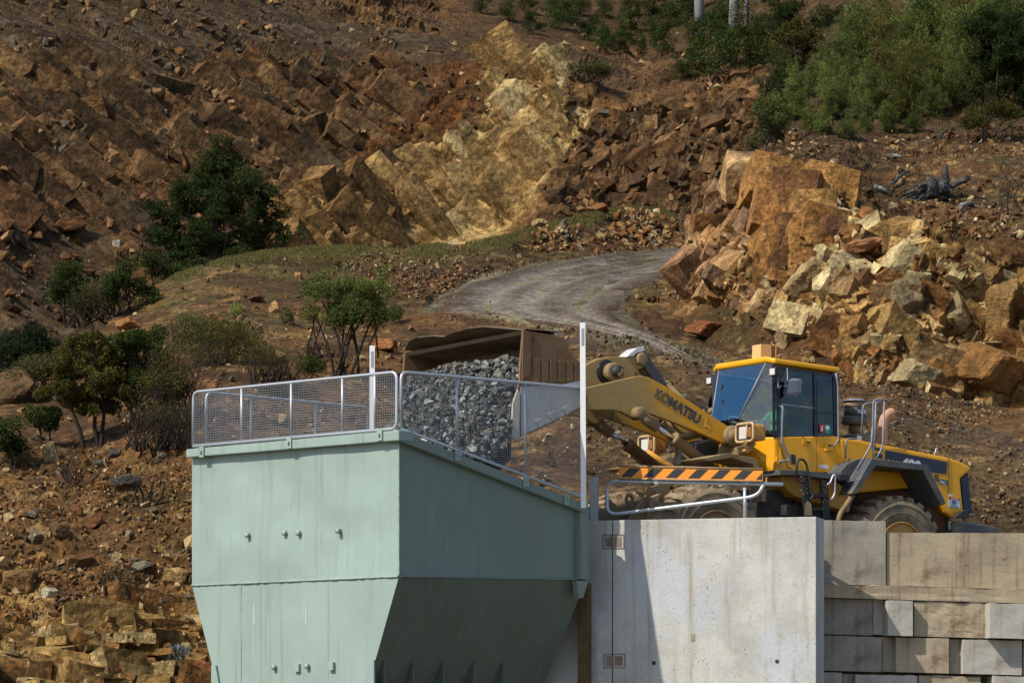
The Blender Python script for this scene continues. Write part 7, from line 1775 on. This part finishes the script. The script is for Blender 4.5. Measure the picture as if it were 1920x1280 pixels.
def gnarl(pts, rs, seed, n=9):                  # weathered timber: ridged, split and never quite round
    q = MB(); L = [Vector(p) for p in pts]; P_, R_ = [], []
    for i in range(25):
        t = i/24*(len(L)-1); k = min(int(t), len(L)-2); P_.append(L[k].lerp(L[k+1], t-k)); R_.append(rs[k]+(rs[k+1]-rs[k])*(t-k))
    q.tube(P_, R_, 14); V = np.array([v.co[:] for v in q.bm.verts]); d = fbm(V*np.array([9, 9, 3.]), 4, seed); q.bm.normal_update()
    for v, k in zip(q.bm.verts, d): v.co += v.normal*float(k)*.10*(sum(rs)/len(rs)/.12)
    for f in q.bm.faces: f.smooth = False
    return q
gnarl([g+Vector((-.42,0,-.05)), g+Vector((-.1,-.05,.26)), g+Vector((.35,-.1,.05))], [.10,.26,.12], 1).build('root_plate', M_['wood'], st)
gnarl([g+Vector((.10,0,.0)), g+Vector((.2,0,.4)), g+Vector((.24,0,.70)), g+Vector((.27,.02,.80))], [.17,.11,.06,.015], 2).build('trunk', M_['wood'], st)
gnarl([g+Vector((.2,.05,.2)), g+Vector((.5,.05,.36)), g+Vector((.78,.05,.50)), g+Vector((.86,.05,.53))], [.10,.075,.06,.02], 3).build('log', M_['wood'], st)
for k in range(11): a = rnd.uniform(1.6, 4.6); ln = rnd.uniform(.4, .9); gnarl([g+Vector((-.2,-.1,.12)), g+Vector((-.2+ln*.5*math.cos(a), -.15-rnd.uniform(0,.15), .12+.25*math.sin(a)*ln)), g+Vector((-.2+ln*math.cos(a), -.2, -.05+.3*math.sin(a)*ln))], [.05,.03,.008], 10+k).build('root', M_['wood'], st)
for (a, c, lb) in (((1672,352),(1700,328),'dark charred stick lying left of the stump'), ((1672,298),(1692,301),'pale short stick on the slope under the thicket'), ((1640,356),(1665,368),'pale grey stick near the bare dead sapling'), ((1762,262),(1775,250),'dark short log below the thicket'), ((1800,395),(1822,388),'pale split stick below the stump')):
    p, q = gR(*a), gR(*c); b = MB(); b.tube([p+Vector((0,-.05,.08)), p.lerp(q, .5)+Vector((0,-.08,.10)), q+Vector((0,-.05,.08))], [.05,.045,.03], 6); tag(b.build('stick', M_['wood' if 'pale' not in lb else 'gum'], None, M=Matrix.Translation(p)), lb, 'stick')
# grass on the berm and mound tops
n = 24000; r = np.random.default_rng(15); px = r.uniform(300, 1270, n*2); py = ip(NTOP, px)+np.abs(r.normal(0, 9, n*2))+1
k = fbm(np.stack([px/50, py/30, px*0], 1), 4, 7) > r.uniform(-.35, .5, n*2); px, py = px[k][:n], py[k][:n]; Y = TN(px, py)
p = np.stack([(px-CX)/FPX*Y, Y, (HOR-py)/FPX*Y+.03], 1); m = len(p)
a = np.stack([r.normal(0, .35, m), r.normal(0, .35, m), np.ones(m)], 1)*r.uniform(.03, .09, m)[:, None]; w = np.stack([np.full(m, .012), r.normal(0, .008, m), np.zeros(m)], 1)
V = np.stack([p-w, p+w, p+a], 1).reshape(-1, 3); cg = np.array([alb(c) for c in ((104,100,46),(124,116,58),(96,96,42),(138,122,70))])[r.integers(0, 4, m)]
tag(link_mesh('grass', np_mesh('grass', V, np.arange(3*m).reshape(m, 3), False, np.repeat(cg, 3, 0)), M_['leaf']), 'thin short grass on the crest of the berm', 'grass', None, 'stuff')
# ---------- camera, sun, sky
sc = bpy.context.scene
cam = bpy.data.cameras.new('camera'); co = bpy.data.objects.new('camera', cam); COL.objects.link(co); sc.camera = co
cam.sensor_width = 36.; cam.sensor_fit = 'HORIZONTAL'; cam.lens = 36.*FPX/1920.; cam.shift_y = (HOR-640.)/1920.; cam.clip_start = .5; cam.clip_end = 3000
co.location = (0, 0, 0); co.rotation_euler = (math.radians(90), 0, 0)
SUN = Vector((-.56, -.42, .715)).normalized()
sl = bpy.data.lights.new('sun', 'SUN'); so = bpy.data.objects.new('sun', sl); COL.objects.link(so)
sl.energy = 3.8; sl.angle = math.radians(.5); sl.color = (1., .93, .82); so.rotation_euler = (-SUN).to_track_quat('-Z', 'Y').to_euler()
w = bpy.data.worlds.new('World'); sc.world = w; w.use_nodes = True; nt = w.node_tree
sky = nt.nodes.new('ShaderNodeTexSky'); sky.sky_type = 'NISHITA'; sky.sun_disc = False
sky.sun_elevation = math.asin(SUN.z); sky.sun_rotation = math.atan2(SUN.x, SUN.y)
bg = nt.nodes['Background']; nt.links.new(sky.outputs[0], bg.inputs[0]); bg.inputs[1].default_value = .12
sc.view_settings.view_transform = 'Standard'; sc.view_settings.look = 'None'; sc.view_settings.exposure = .45; sc.view_settings.gamma = 1.
sc.render.engine = 'CYCLES'; sc.cycles.use_denoising = True; sc.cycles.max_bounces = 6; sc.cycles.transparent_max_bounces = 12; sc.cycles.diffuse_bounces = 3
